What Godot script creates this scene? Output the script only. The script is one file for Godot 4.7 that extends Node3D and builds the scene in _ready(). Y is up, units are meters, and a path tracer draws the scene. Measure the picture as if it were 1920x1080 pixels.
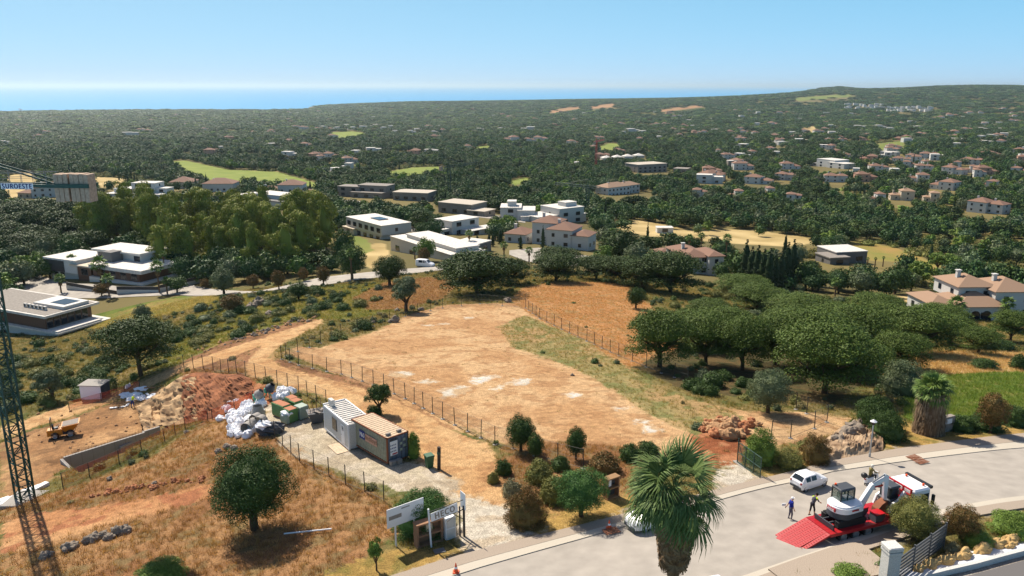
extends Node3D
# Hillside building plots above a wooded valley and the sea, seen from a drone.
const F = 1500.0
const HORIZON = 160.5
const EYE = Vector3(0, 32, 0)
var pitch: float
# photo pixel, metres below the camera (or minus the distance and the height)
const CTL = [880,1075,32.5,999, 1100,1010,32.3,999, 1500,1010,31.6,999, 1650,965,32,999, 1480,965,32,999, 1510,920,32.8,999, 1633,858,33.4,999, 1900,845,34,999, 1900,935,32,999, 1700,1075,30.6,999, 1300,1078,31.3,999, 900,1000,32.8,999, 880,880,33.6,999, 790,800,34.3,999, 720,870,34,999, 620,800,34.4,999, 520,790,34.8,999, 744,1028,33,999, 600,1070,33.2,999, 560,950,34.4,999, 480,1000,34.6,999, 300,1060,34.8,999, 100,1070,36,999, 0,1000,37.6,999, 300,900,36.4,999, 230,864,38.2,999, 100,850,41,999, 200,780,41.6,999, 20,900,40.8,999, 45,935,39.6,999, 250,740,41.5,999, 392,796,37.4,999, 440,706,36.4,999, 340,700,38.4,999, 520,690,36,999, 500,650,37.4,999, 360,672,40,999, 590,605,39.8,999, 0,800,42.5,999, 265,700,41,999, 100,690,45,999, 200,650,48.5,999, 60,635,55,999, 160,620,54.5,999, 300,600,48.5,999, 420,560,47,999, 350,640,44,999, 480,600,43,999, 0,590,57,999, 40,535,56,999, 330,548,52.5,999, 600,522,49,999, 700,515,48,999, 480,537,50.5,999, 200,522,53,999, 290,520,52.5,999, 120,495,55.5,999, 0,480,58,999, 600,690,36.3,999, 640,610,40,999, 860,700,36,999, 1000,700,35.8,999, 900,610,39.4,999, 950,565,41.5,999, 820,575,41.4,999, 1100,800,34,999, 1000,800,34.2,999, 1250,800,33.7,999, 1350,790,33.8,999, 1200,700,36,999, 1100,625,39,999, 1480,800,34,999, 1550,780,34.5,999, 1250,690,37,999, 1400,700,37.5,999, 1530,740,36.5,999, 1700,700,39,999, 1850,680,41,999, 1800,780,35.6,999, 1900,720,38.5,999, 1740,808,34.8,999, 890,548,42.6,999, 1030,522,44.8,999, 1150,560,42.5,999, 1250,548,44.5,999, 1060,490,51,999, 790,475,51,999, 700,440,55,999, 870,455,54,999, 1000,465,53,999, 1850,602,50,999, 1780,572,52,999, 1600,530,57,999, 1500,480,61,999, 1400,450,66,999, 1320,492,58,999, 1700,480,64,999, 1900,480,66,999, 1500,600,46.5,999, 1680,620,46,999, 960,380,67,999, 700,380,64,999, 700,330,74,999, 300,380,64,999, 100,350,67,999, 400,500,55,999, 400,420,59,999, 150,420,60,999, 960,300,88,999, 300,300,87,999, 1600,300,85,999, 1900,300,83,999, 1600,380,75,999, 1900,380,74,999, 0,300,88,999, 300,250,106,999, 960,250,104,999, 1600,250,93,999, 1900,250,90,999, 0,250,107,999, 300,215,120,999, 960,215,112,999, 1600,215,92,999, 1900,215,88,999, 0,215,121,999, 0,203,-4900,-131, 300,203,-4900,-131, 600,203,-4900,-131, 0,203,-7000,-150, 300,203,-7000,-150, 600,203,-7000,-150, 760,192,-5200,999, 900,191,-5600,999, 1100,187,-6000,999, 1300,185,-6200,999, 1420,183,-6200,999, 1500,176,-6000,999, 1560,161,-6000,999, 1640,173,-6000,999, 1750,163,-6000,999, 1900,162,-6000,999, 760,203,-8500,-150, 900,203,-8500,-150, 1100,203,-8500,-150, 1300,203,-8500,-150, 1560,203,-8500,-150, 1900,203,-8500,-150, 960,1080,-22,-30.5, 300,1080,-26,-33.5, 0,1080,-30,-36, 1920,1080,-28,-29.5, 1500,1080,-22,-30, 1920,1080,-12,-29.5, 0,1080,-12,-33, 305,826,38,999, 130,914,38.4,999, 60,945,38.6,999, 230,800,41.2,999, 310,795,41,999, 370,780,40.6,999, 150,830,41.2,999, 350,760,40.6,999, 200,920,37.4,999, 120,960,37.2,999, 350,840,36.8,999]
const NT = 120
const NR = 180
const T0 = -1.0
const T1 = 1.0
var L0 := log(9.0)
var L1 := log(9600.0)
var grid := PackedFloat32Array()
var rng := RandomNumberGenerator.new()
var names := {}
var M := {}

# ---------------------------------------------------------------- shape builder
class MB:
	var v := PackedVector3Array()
	var c := PackedColorArray()
	var n := PackedVector3Array()
	var uv := PackedVector2Array()
	var col := Color(1, 1, 1)
	func tri(a, b, d):
		v.append(a); v.append(b); v.append(d)
		c.append(col); c.append(col); c.append(col)
	func quad(a, b, d, e):
		tri(a, b, d); tri(a, d, e)
	func hexa(p):   # 8 corners: bottom 0-3 counter-clockwise from above, top 4-7
		quad(p[0], p[1], p[2], p[3]); quad(p[7], p[6], p[5], p[4])
		for k in 4:
			var j = (k + 1) % 4
			quad(p[k], p[k + 4], p[j + 4], p[j])
	func box(lo: Vector3, hi: Vector3, x := Transform3D.IDENTITY):
		var p = []
		for y in [lo.y, hi.y]:
			p.append(x * Vector3(lo.x, y, hi.z)); p.append(x * Vector3(hi.x, y, hi.z))
			p.append(x * Vector3(hi.x, y, lo.z)); p.append(x * Vector3(lo.x, y, lo.z))
		hexa(p)
	func bbox(lo: Vector3, hi: Vector3, b := 0.03, x := Transform3D.IDENTITY):   # box with chamfered top and upright edges
		var rings = [[lo.y, 0.0], [hi.y - b, 0.0], [hi.y, b]]
		var prev = []
		for r in rings:
			var i = r[1]
			var x0 = lo.x + i; var x1 = hi.x - i; var z0 = lo.z + i; var z1 = hi.z - i
			var ring = []
			for q in [[x0 + b, z1], [x1 - b, z1], [x1, z1 - b], [x1, z0 + b], [x1 - b, z0], [x0 + b, z0], [x0, z0 + b], [x0, z1 - b]]:
				ring.append(x * Vector3(q[0], r[0], q[1]))
			if prev:
				for k in 8:
					var j = (k + 1) % 8
					quad(prev[k], ring[k], ring[j], prev[j])
			prev = ring
		for k in range(1, 7):
			tri(prev[0], prev[k + 1], prev[k])
	func tube(a: Vector3, b: Vector3, ra: float, rb := -1.0, sides := 6, caps := true):
		if rb < 0: rb = ra
		var d = (b - a).normalized()
		var s = d.cross(Vector3.UP if abs(d.y) < 0.9 else Vector3.RIGHT).normalized()
		var t = s.cross(d)
		for k in sides:
			var p = TAU * k / sides; var q = TAU * (k + 1) / sides
			var e0 = s * cos(p) + t * sin(p); var e1 = s * cos(q) + t * sin(q)
			quad(a + e0 * ra, a + e1 * ra, b + e1 * rb, b + e0 * rb)
			if caps:
				tri(a, a + e1 * ra, a + e0 * ra); tri(b, b + e0 * rb, b + e1 * rb)
	func lathe(o: Vector3, axis: Vector3, prof, sides := 16):   # prof: [distance along the axis, radius]
		for k in prof.size() - 1:
			tube(o + axis * prof[k][0], o + axis * prof[k + 1][0], max(prof[k][1], 0.001), max(prof[k + 1][1], 0.001), sides, false)
	func extrude(poly, z0: float, z1: float, x := Transform3D.IDENTITY):   # outline in x, y pushed along z
		var pp = PackedVector2Array(poly)
		var t = Geometry2D.triangulate_polygon(pp)
		for k in range(0, t.size(), 3):
			var a = pp[t[k]]; var b = pp[t[k + 1]]; var d = pp[t[k + 2]]
			if (b - a).cross(d - a) < 0:
				var e = b; b = d; d = e
			tri(x * Vector3(a.x, a.y, z1), x * Vector3(d.x, d.y, z1), x * Vector3(b.x, b.y, z1))
			tri(x * Vector3(a.x, a.y, z0), x * Vector3(b.x, b.y, z0), x * Vector3(d.x, d.y, z0))
		var cw = Geometry2D.is_polygon_clockwise(pp)
		for k in pp.size():
			var a = pp[k]; var b = pp[(k + 1) % pp.size()]
			if cw:
				var e = a; a = b; b = e
			quad(x * Vector3(a.x, a.y, z1), x * Vector3(a.x, a.y, z0), x * Vector3(b.x, b.y, z0), x * Vector3(b.x, b.y, z1))
	func blob(o: Vector3, r: Vector3, rough: float, nz: FastNoiseLite, res := 10, freq := 1.0):
		var pts = []
		for i in res + 1:
			var row = []
			var ph = PI * i / res
			for j in res * 2:
				var th = TAU * j / (res * 2)
				var d = Vector3(sin(ph) * cos(th), cos(ph), sin(ph) * sin(th))
				var s = 1.0 + rough * nz.get_noise_3dv(d * 40.0 * freq + o * 31.0)
				row.append(o + d * r * s)
			pts.append(row)
		for i in res:
			for j in res * 2:
				var k = (j + 1) % (res * 2)
				if i > 0: tri(pts[i][j], pts[i][k], pts[i + 1][j])
				if i < res - 1: tri(pts[i][k], pts[i + 1][k], pts[i + 1][j])
	func mesh() -> ArrayMesh:
		var a = []
		a.resize(Mesh.ARRAY_MAX)
		a[Mesh.ARRAY_VERTEX] = v
		a[Mesh.ARRAY_COLOR] = c
		if n.size() == v.size(): a[Mesh.ARRAY_NORMAL] = n
		if uv.size() == v.size(): a[Mesh.ARRAY_TEX_UV] = uv
		var m = ArrayMesh.new()
		m.add_surface_from_arrays(Mesh.PRIMITIVE_TRIANGLES, a)
		return m
	func smooth(angle := 0.8):   # shared normals where faces meet below the angle
		var fn = []
		var at = {}
		for k in range(0, v.size(), 3):
			var f = (v[k + 2] - v[k]).cross(v[k + 1] - v[k])
			fn.append(f)
			for j in 3:
				var key = (v[k + j] * 500.0).round()
				if at.has(key): at[key].append(k / 3)
				else: at[key] = [k / 3]
		n.resize(v.size())
		var lim = cos(angle)
		for k in v.size():
			var f: Vector3 = fn[k / 3]
			var s = Vector3.ZERO
			var fl = f.length()
			for q in at[(v[k] * 500.0).round()]:
				var g: Vector3 = fn[q]
				if f.dot(g) > lim * fl * g.length(): s += g
			n[k] = s.normalized() if s.length() > 0 else Vector3.UP
		return self

# ---------------------------------------------------------------- naming
func numbered(called: String) -> String:
	var k = names.get(called, 0)
	names[called] = k + 1
	return called if k == 0 else "%s_%03d" % [called, k]
func tag(o, label := "", category := "", group := "", kind := ""):
	if label: o.set_meta("label", label)
	if category: o.set_meta("category", category)
	if group: o.set_meta("group", group)
	if kind: o.set_meta("kind", kind)
	return o
func thing(called, label, category, at := Vector3.ZERO, turn := 0.0, group := "") -> Node3D:
	var o = Node3D.new()
	o.name = numbered(called)
	add_child(o)
	o.position = at
	o.rotation.y = turn
	tag(o, label, category, group)
	return o
func obj(called, mesh, mat, parent = null) -> MeshInstance3D:
	var o = MeshInstance3D.new()
	o.mesh = mesh.mesh() if mesh is MB else mesh
	o.material_override = mat
	if parent == null:
		o.name = numbered(called); add_child(o)
	else:
		o.name = called; parent.add_child(o, true)
	return o
func struct(called, mesh, mat) -> MeshInstance3D:
	return tag(obj(called, mesh, mat), "", "", "", "structure")
func copy(o, at: Vector3, turn := 0.0, label := "", base := "") -> Node3D:
	var r = o.duplicate()
	r.name = numbered(base if base else String(o.name).rstrip("_0123456789"))
	add_child(r)
	r.position = at; r.rotation.y = turn
	if label: r.set_meta("label", label)
	return r

# ---------------------------------------------------------------- materials
func srgb(r, g, b) -> Color: return Color(r / 255.0, g / 255.0, b / 255.0)
func lin(r, g, b) -> Color: return srgb(r, g, b).srgb_to_linear()
var grain_tex := {}
func noise_image(freq: float, lo: float, hi: float, seed_: int, size := 512, oct := 4) -> ImageTexture:
	var nz = FastNoiseLite.new()
	nz.seed = seed_; nz.frequency = freq; nz.fractal_octaves = oct
	var im: Image = nz.get_seamless_image(size, size)
	im.convert(Image.FORMAT_L8)
	var d = im.get_data()
	for k in d.size():
		d[k] = int(255.0 * lerp(lo, hi, d[k] / 255.0))
	var out = Image.create_from_data(size, size, false, Image.FORMAT_L8, d)
	out.convert(Image.FORMAT_RGB8)
	return ImageTexture.create_from_image(out)
func mat(called: String, color: Color, rough := 0.8, grain := "", scale := 1.0, metal := 0.0) -> StandardMaterial3D:
	if M.has(called): return M[called]
	var m = StandardMaterial3D.new()
	m.resource_name = called
	m.albedo_color = color; m.roughness = rough; m.metallic = metal
	if grain:
		m.albedo_texture = grain_tex[grain]
		m.uv1_triplanar = true; m.uv1_world_triplanar = true
		m.uv1_scale = Vector3.ONE * scale
	M[called] = m
	return m
func vmat(called: String, rough := 0.85, back := 0.0) -> StandardMaterial3D:
	if M.has(called): return M[called]
	var m = StandardMaterial3D.new()
	m.resource_name = called
	m.vertex_color_use_as_albedo = true
	m.roughness = rough
	m.metallic_specular = 0.25
	if back > 0:
		m.backlight_enabled = true; m.backlight = Color(back, back, back * 0.6)
	M[called] = m
	return m

# ---------------------------------------------------------------- camera rays and the lie of the land
func ray(px: float, py: float) -> Vector3:
	var x = (px - 960.0) / F; var y = -(py - 540.0) / F
	return Vector3(x, y * cos(pitch) - sin(pitch), -(cos(pitch) + y * sin(pitch)))
func rbf_fit():
	var n = CTL.size() / 4
	var q = []; var hv = []
	for k in n:
		var d = ray(CTL[k * 4], CTL[k * 4 + 1])
		var h = CTL[k * 4 + 2]
		var w = Vector3.ZERO
		if h > 0: w = d * (h / -d.y)
		else:
			w = d * (-h / Vector2(d.x, d.z).length())
			if CTL[k * 4 + 3] < 900: w.y = CTL[k * 4 + 3]
		q.append(Vector2(atan2(w.x, -w.z) * 1.6, log(Vector2(w.x, w.z).length())))
		hv.append(w.y)
	var N = n + 3
	var A = []
	for i in N:
		var row = PackedFloat64Array(); row.resize(N + 1)
		if i < n:
			for j in n: row[j] = sqrt(q[i].distance_squared_to(q[j]) + 0.0009)
			row[i] -= 0.004
			row[n] = 1; row[n + 1] = q[i].x; row[n + 2] = q[i].y; row[N] = hv[i]
		else:
			for j in n: row[j] = 1.0 if i == n else (q[j].x if i == n + 1 else q[j].y)
		A.append(row)
	for i in N:
		var p = i
		for r in range(i + 1, N):
			if abs(A[r][i]) > abs(A[p][i]): p = r
		var t = A[i]; A[i] = A[p]; A[p] = t
		var ai: PackedFloat64Array = A[i]
		for r in range(i + 1, N):
			var ar: PackedFloat64Array = A[r]
			var f = ar[i] / ai[i]
			if f != 0.0:
				for c in range(i, N + 1): ar[c] -= f * ai[c]
			A[r] = ar
	var w = PackedFloat64Array(); w.resize(N)
	for i in range(N - 1, -1, -1):
		var s = A[i][N]
		for c in range(i + 1, N): s -= A[i][c] * w[c]
		w[i] = s / A[i][i]
	grid.resize(NT * NR)
	for i in NR:
		var lr = lerp(L0, L1, i / float(NR - 1))
		for j in NT:
			var u = Vector2(lerp(T0, T1, j / float(NT - 1)) * 1.6, lr)
			var s = w[n] + w[n + 1] * u.x + w[n + 2] * u.y
			for k in n: s += w[k] * sqrt(u.distance_squared_to(q[k]) + 0.0009)
			grid[i * NT + j] = s + EYE.y
func hgt(x: float, z: float) -> float:
	var t = (clampf(atan2(x, -z), T0, T1 - 0.0001) - T0) / (T1 - T0) * (NT - 1)
	var r = (clampf(0.5 * log(x * x + z * z), L0, L1 - 0.0001) - L0) / (L1 - L0) * (NR - 1)
	var j = int(t); var i = int(r)
	t -= j; r -= i
	var k = i * NT + j
	var y = lerpf(lerpf(grid[k], grid[k + 1], t), lerpf(grid[k + NT], grid[k + NT + 1], t), r)
	if pit_box.has_point(Vector2(x, z)) and Geometry2D.is_point_in_polygon(Vector2(x, z), pit): y = minf(y, PIT_FLOOR)
	return y
const PIT_FLOOR = -10.4
var pit_box := Rect2()
var pit := PackedVector2Array()
func dig():   # the trench of the excavation
	var p = world_poly([116,862, 272,812, 304,799, 330,799, 296,815, 226,850, 150,884])
	var b = Rect2(p[0], Vector2.ZERO)
	for q in p: b = b.expand(q)
	pit = p; pit_box = b
func gnd(px: float, py: float) -> Vector3:   # where the ray through a photo pixel meets the land
	var d = ray(px, py)
	d /= Vector2(d.x, d.z).length()
	var a = 24.0; var b = 24.0
	while b < 9000.0:
		b = a * 1.012
		if EYE.y + d.y * b < hgt(d.x * b, d.z * b): break
		a = b
	for k in 12:
		var m = (a + b) * 0.5
		if EYE.y + d.y * m < hgt(d.x * m, d.z * m): b = m
		else: a = m
	return EYE + d * b
func at_level(px: float, py: float, h: float) -> Vector3:   # the ray meets a level so many metres below the camera
	var d = ray(px, py)
	return EYE + d * (h / -d.y)
func on(x: float, z: float, up := 0.0) -> Vector3: return Vector3(x, hgt(x, z) + up, z)
func depth(p: Vector3) -> float:
	return (p - EYE).dot(Vector3(0, -sin(pitch), -cos(pitch)))
func mpp(p: Vector3) -> float: return depth(p) / F      # metres that one photo pixel spans at p
func at_depth(px, py, d) -> Vector3: return EYE + ray(px, py) * d
func pix(p: Vector3) -> Vector2:
	var q = p - EYE; var d = depth(p)
	return Vector2(960 + F * q.x / d, 540 - F * q.dot(Vector3(0, cos(pitch), -sin(pitch))) / d)
func world_poly(a) -> PackedVector2Array:
	var o = PackedVector2Array()
	for k in range(0, a.size(), 2):
		var p = gnd(a[k], a[k + 1])
		o.append(Vector2(p.x, p.z))
	return o
func rnd(a: float, b: float) -> float: return rng.randf_range(a, b)

# ---------------------------------------------------------------- camera, sky, sun
const SUN_AZ = -0.62      # to the left of the view
const SUN_EL = 0.82
func sun_dir() -> Vector3: return Vector3(sin(SUN_AZ) * cos(SUN_EL), sin(SUN_EL), -cos(SUN_AZ) * cos(SUN_EL))
func make_view():
	pitch = atan((540.0 - HORIZON) / F)
	var cam = Camera3D.new()
	cam.name = "camera"
	cam.position = EYE
	cam.rotation.x = -pitch
	cam.fov = rad_to_deg(2.0 * atan(540.0 / F))
	cam.near = 0.5; cam.far = 400000.0
	add_child(cam)
	var env = Environment.new()
	env.background_mode = Environment.BG_SKY
	env.tonemap_mode = Environment.TONE_MAPPER_LINEAR
	env.tonemap_exposure = 1.5
	env.sdfgi_enabled = true; env.ssao_enabled = true; env.ssil_enabled = true
	env.volumetric_fog_enabled = true
	env.volumetric_fog_density = 0.00004
	env.volumetric_fog_albedo = Color(0.84, 0.94, 1.0)
	env.volumetric_fog_anisotropy = 0.4
	var sky = Sky.new()
	var sm = PanoramaSkyMaterial.new()
	var w = 128; var h = 2048
	var im = Image.create(w, h, false, Image.FORMAT_RGBF)
	var sd = sun_dir()
	for j in h:
		var el = PI * (0.5 - (j + 0.5) / h)
		for i in w:
			var az = TAU * (i + 0.5) / w
			var dir = Vector3(sin(az) * cos(el), sin(el), -cos(az) * cos(el))
			var e = max(el, 0.0)
			var low = exp(-e / 0.060); var mid = exp(-e / 0.30)
			var g = acos(clamp(dir.dot(sd), -1.0, 1.0))
			var c = Vector3(0.035, 0.10, 0.28).lerp(Vector3(0.17, 0.70, 1.10), mid).lerp(Vector3(0.42, 0.66, 0.88), low)
			c += Vector3(0.78, 0.52, 0.30) * exp(-g / 0.55)
			c /= 1.5
			im.set_pixel(i, j, Color(c.x, c.y, c.z))
	sm.panorama = ImageTexture.create_from_image(im)
	sky.sky_material = sm
	env.sky = sky
	var we = WorldEnvironment.new()
	we.name = "world_environment"
	we.environment = env
	add_child(we)
	var sun = DirectionalLight3D.new()
	sun.name = "sun"
	sun.light_color = Color(1.0, 0.96, 0.90)
	sun.light_energy = 1.6
	sun.light_angular_distance = 0.53
	sun.shadow_enabled = true
	add_child(sun)
	sun.look_at_from_position(sun_dir() * 100.0, Vector3.ZERO)

# ---------------------------------------------------------------- what the ground is covered with, zone by zone
const ZX0 = -135.0
const ZZ0 = -222.0
const ZW = 1500
const ZH = 1100
const ZS = 0.18
var zone := PackedByteArray()
# zone colours (albedo, sRGB): main, second, patches
const PAL = [
	[122,114,68, 150,130,84, 98,104,56], [220,180,130, 208,164,114, 184,136,92], [218,180,134, 202,158,112, 174,130,90], [212,164,116, 192,138,94, 174,114,80],
	[176,136,94, 154,112,76, 138,118,80], [104,122,48, 118,130,56, 94,112,46], [200,158,112, 170,128,88, 130,98,70], [204,190,164, 186,168,142, 214,200,178],
	[232,226,216, 218,206,186, 206,172,130], [190,156,92, 172,142,82, 138,126,68], [204,154,104, 190,138,88, 170,140,94], [164,150,100, 186,154,108, 132,134,82],
	[176,110,72, 146,88,58, 196,138,100], [104,128,56, 120,134,64, 146,142,78], [208,178,126, 192,152,98, 178,126,74], [214,204,186, 206,192,168, 198,180,154],
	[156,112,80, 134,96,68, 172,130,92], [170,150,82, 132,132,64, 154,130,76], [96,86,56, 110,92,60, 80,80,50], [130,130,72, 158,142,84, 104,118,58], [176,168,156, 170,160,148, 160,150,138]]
const ZONES = [
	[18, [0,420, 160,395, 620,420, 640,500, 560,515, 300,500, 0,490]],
	[4, [0,1100, 0,945, 60,935, 130,915, 300,850, 390,785, 430,780, 520,825, 560,855, 640,898, 720,938, 745,1000, 705,1030, 640,1062, 580,1100]],
	[4, [935,1000, 925,900, 935,860, 1010,845, 1120,860, 1180,870, 1180,930, 1060,940, 985,985]],
	[3, [0,985, 70,960, 140,955, 260,938, 395,905, 400,932, 300,958, 190,985, 120,1005, 60,1030, 0,1040]],
	[9, [560,1100, 640,1062, 730,1030, 800,1032, 880,1030, 850,1060, 780,1100]],
	[9, [980,992, 1010,975, 1060,940, 1175,925, 1215,955, 1160,968, 1060,1000, 1010,1015]],
	[9, [1425,905, 1440,868, 1560,830, 1690,788, 1730,806, 1830,800, 1920,780, 1920,816, 1800,826, 1690,842, 1560,866, 1450,900]],
	[19, [400,560, 480,545, 620,535, 730,530, 820,540, 800,570, 720,590, 640,600, 590,598, 520,612, 420,650, 350,680, 300,690, 330,640]],
	[4, [660,560, 720,530, 800,520, 860,530, 830,560, 760,580, 690,582]],
	[10, [960,560, 980,540, 1050,528, 1170,532, 1210,565, 1250,600, 1290,690, 1180,690, 1100,655, 1010,605, 960,585]],
	[2, [535,660, 560,650, 600,652, 700,622, 760,592, 830,572, 960,568, 1010,600, 1130,660, 1200,705, 1290,752, 1400,772, 1500,772, 1600,785, 1570,815, 1480,832, 1380,850, 1330,862, 1240,856, 1180,846, 1100,832, 960,836, 925,830, 800,772, 640,704]],
	[4, [935,845, 960,826, 1100,830, 1180,840, 1200,870, 1120,870, 1010,870]],
	[11, [935,612, 985,592, 1100,640, 1190,700, 1290,745, 1380,775, 1390,800, 1300,812, 1215,775, 1160,735, 1080,692, 960,650]],
	[12, [1290,820, 1340,800, 1410,815, 1400,850, 1385,880, 1330,872]],
	[16, [505,690, 520,672, 640,705, 800,772, 860,800, 845,808, 760,768, 640,722, 560,698]],
	[16, [350,690, 430,668, 490,650, 478,668, 455,690, 462,708, 410,704, 360,706]],
	[16, [340,678, 420,642, 520,612, 590,598, 600,604, 530,622, 440,654, 360,684]],
	[1, [604,598, 560,612, 470,640, 350,680, 200,738, 100,768, 0,802, 0,826, 110,788, 220,748, 360,692, 440,667, 492,648, 470,672, 458,690, 470,706, 560,731, 640,757, 700,787, 760,832, 800,880, 850,930, 955,950, 930,900, 925,850, 912,832, 850,802, 760,757, 690,732, 560,696, 522,686, 507,671, 517,655, 547,635, 604,606]],
	[7, [530,800, 490,790, 505,755, 600,785, 670,825, 730,862, 800,872, 850,900, 862,960, 840,932, 740,925, 640,886, 560,856, 520,832]],
	[15, [800,900, 850,925, 955,950, 965,985, 1050,1020, 900,1070, 872,1035, 850,985, 850,950]],
	[15, [1340,880, 1380,868, 1445,905, 1350,940, 1335,915]],
	[6, [0,832, 110,792, 220,752, 330,718, 390,730, 380,775, 300,805, 270,822, 110,885, 60,925, 0,952]],
	[12, [385,790, 325,745, 345,712, 400,702, 450,702, 520,735, 500,762, 430,785]],
	[4, [345,700, 380,690, 450,690, 470,705, 400,704, 360,712]],
	[5, [140,568, 300,556, 385,549, 330,564, 262,580, 212,596, 150,614, 146,590]],
	[17, [205,590, 262,574, 300,562, 395,552, 425,555, 380,575, 262,602, 165,618]],
	[14, [1670,668, 1760,658, 1920,662, 1920,704, 1780,712, 1690,704]],
	[13, [1690,745, 1740,706, 1920,698, 1920,775, 1800,792, 1700,790]],
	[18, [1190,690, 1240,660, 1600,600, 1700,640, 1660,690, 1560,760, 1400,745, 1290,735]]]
const LIME = [752,702,22, 800,716,16, 905,709,24, 890,716,14, 975,716,22, 845,737,28, 865,730,20, 1075,740,14, 880,596,12, 830,608,9, 800,610,8, 1205,790,16, 1222,803,18, 1215,808,10, 1160,765,10, 930,728,12]
func fill(poly: PackedVector2Array, id: int):
	var z0 = 1e9; var z1 = -1e9
	for p in poly: z0 = min(z0, p.y); z1 = max(z1, p.y)
	var j0 = max(0, int((z0 - ZZ0) / ZS)); var j1 = min(ZH - 1, int((z1 - ZZ0) / ZS))
	for j in range(j0, j1 + 1):
		var z = ZZ0 + (j + 0.5) * ZS
		var xs = []
		for k in poly.size():
			var a = poly[k]; var b = poly[(k + 1) % poly.size()]
			if (a.y <= z) != (b.y <= z): xs.append(a.x + (z - a.y) / (b.y - a.y) * (b.x - a.x))
		xs.sort()
		for k in range(0, xs.size() - 1, 2):
			for i in range(max(0, int((xs[k] - ZX0) / ZS)), min(ZW, int((xs[k + 1] - ZX0) / ZS) + 1)):
				zone[j * ZW + i] = id
func zone_at(x: float, z: float) -> int:
	var i = int((x - ZX0) / ZS); var j = int((z - ZZ0) / ZS)
	return zone[j * ZW + i] if i >= 0 and j >= 0 and i < ZW and j < ZH else 255
func raw_noise(w: int, h: int, freq: float, s: int, oct := 3) -> PackedByteArray:
	var nz = FastNoiseLite.new()
	nz.seed = s; nz.frequency = freq; nz.fractal_octaves = oct
	var im = nz.get_image(w, h)
	im.convert(Image.FORMAT_L8)
	return im.get_data()
func make_zones() -> ImageTexture:
	zone.resize(ZW * ZH); zone.fill(0)
	for z in ZONES: fill(world_poly(z[1]), z[0])
	var rp = []
	rp.append_array(PAVE_N)
	for k in range(PAVE_S.size() - 2, -1, -2): rp.append_array([PAVE_S[k], PAVE_S[k + 1]])
	fill(world_poly(rp), 20)
	for p in STREETS: fill(world_poly(p), 20)
	fill(world_poly([1680,1068, 1990,990, 2060,1130, 1760,1180]), 20)
	for k in range(0, LIME.size(), 3):
		var p = gnd(LIME[k], LIME[k + 1])
		var r = LIME[k + 2] * mpp(p)
		var e = PackedVector2Array()
		for a in 14: e.append(Vector2(p.x + cos(TAU * a / 14) * r * rnd(0.6, 1.1), p.z + sin(TAU * a / 14) * r * 1.3 * rnd(0.5, 1.1)))
		fill(e, 8)
	var na = raw_noise(ZW, ZH, 0.02, 3); var nb = raw_noise(ZW, ZH, 0.02, 4)
	var nc = raw_noise(ZW, ZH, 0.012, 5, 4); var nd = raw_noise(ZW, ZH, 0.22, 6, 3); var ne = raw_noise(ZW, ZH, 0.05, 7, 3)
	var pal = PackedFloat32Array()
	for p in PAL:
		for x in p: pal.append(x)
	var arc = gnd(1200, 560)
	var out = PackedByteArray(); out.resize(ZW * ZH * 3)
	for j in ZH:
		var zz = ZZ0 + j * ZS
		for i in ZW:
			var k = j * ZW + i
			var fine = nd[k]
			var a = clampi(i + ((na[k] - 128) + (fine - 128) / 2) / 20, 0, ZW - 1)
			var b = clampi(j + ((nb[k] - 128) + (fine - 128) / 2) / 20, 0, ZH - 1)
			var id = zone[b * ZW + a]
			var q = id * 9
			var q2 = zone[clampi(2 * j - b + (fine - 128) / 16, 0, ZH - 1) * ZW + clampi(2 * i - a + (ne[k] - 128) / 12, 0, ZW - 1)] * 9
			var t = clampf((nc[k] - 90) / 80.0, 0.0, 1.0)
			var s = clampf((ne[k] - 138) / 40.0, 0.0, 0.85)
			var f = 0.88 + 0.30 * fine / 255.0
			if id == 2 or id == 1 or id == 6:
				var x = ZX0 + i * ZS - arc.x; var y = zz - arc.z
				var w = sin(sqrt(x * x + y * y) * 3.4 + (na[k] - 128) * 0.07)
				if w > 0.45: f *= 1.0 - 0.10 * (w - 0.45) * (nb[k] / 128.0)
				s *= 0.6
			var o = k * 3
			for ch in 3:
				var v = lerpf(pal[q + ch] + pal[q2 + ch], pal[q + 3 + ch] + pal[q2 + 3 + ch], t) * 0.5
				v = lerpf(v, pal[q + 6 + ch], s) * f
				out[o + ch] = int(clampf(v, 0, 255))
	return ImageTexture.create_from_image(Image.create_from_data(ZW, ZH, false, Image.FORMAT_RGB8, out))

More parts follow.
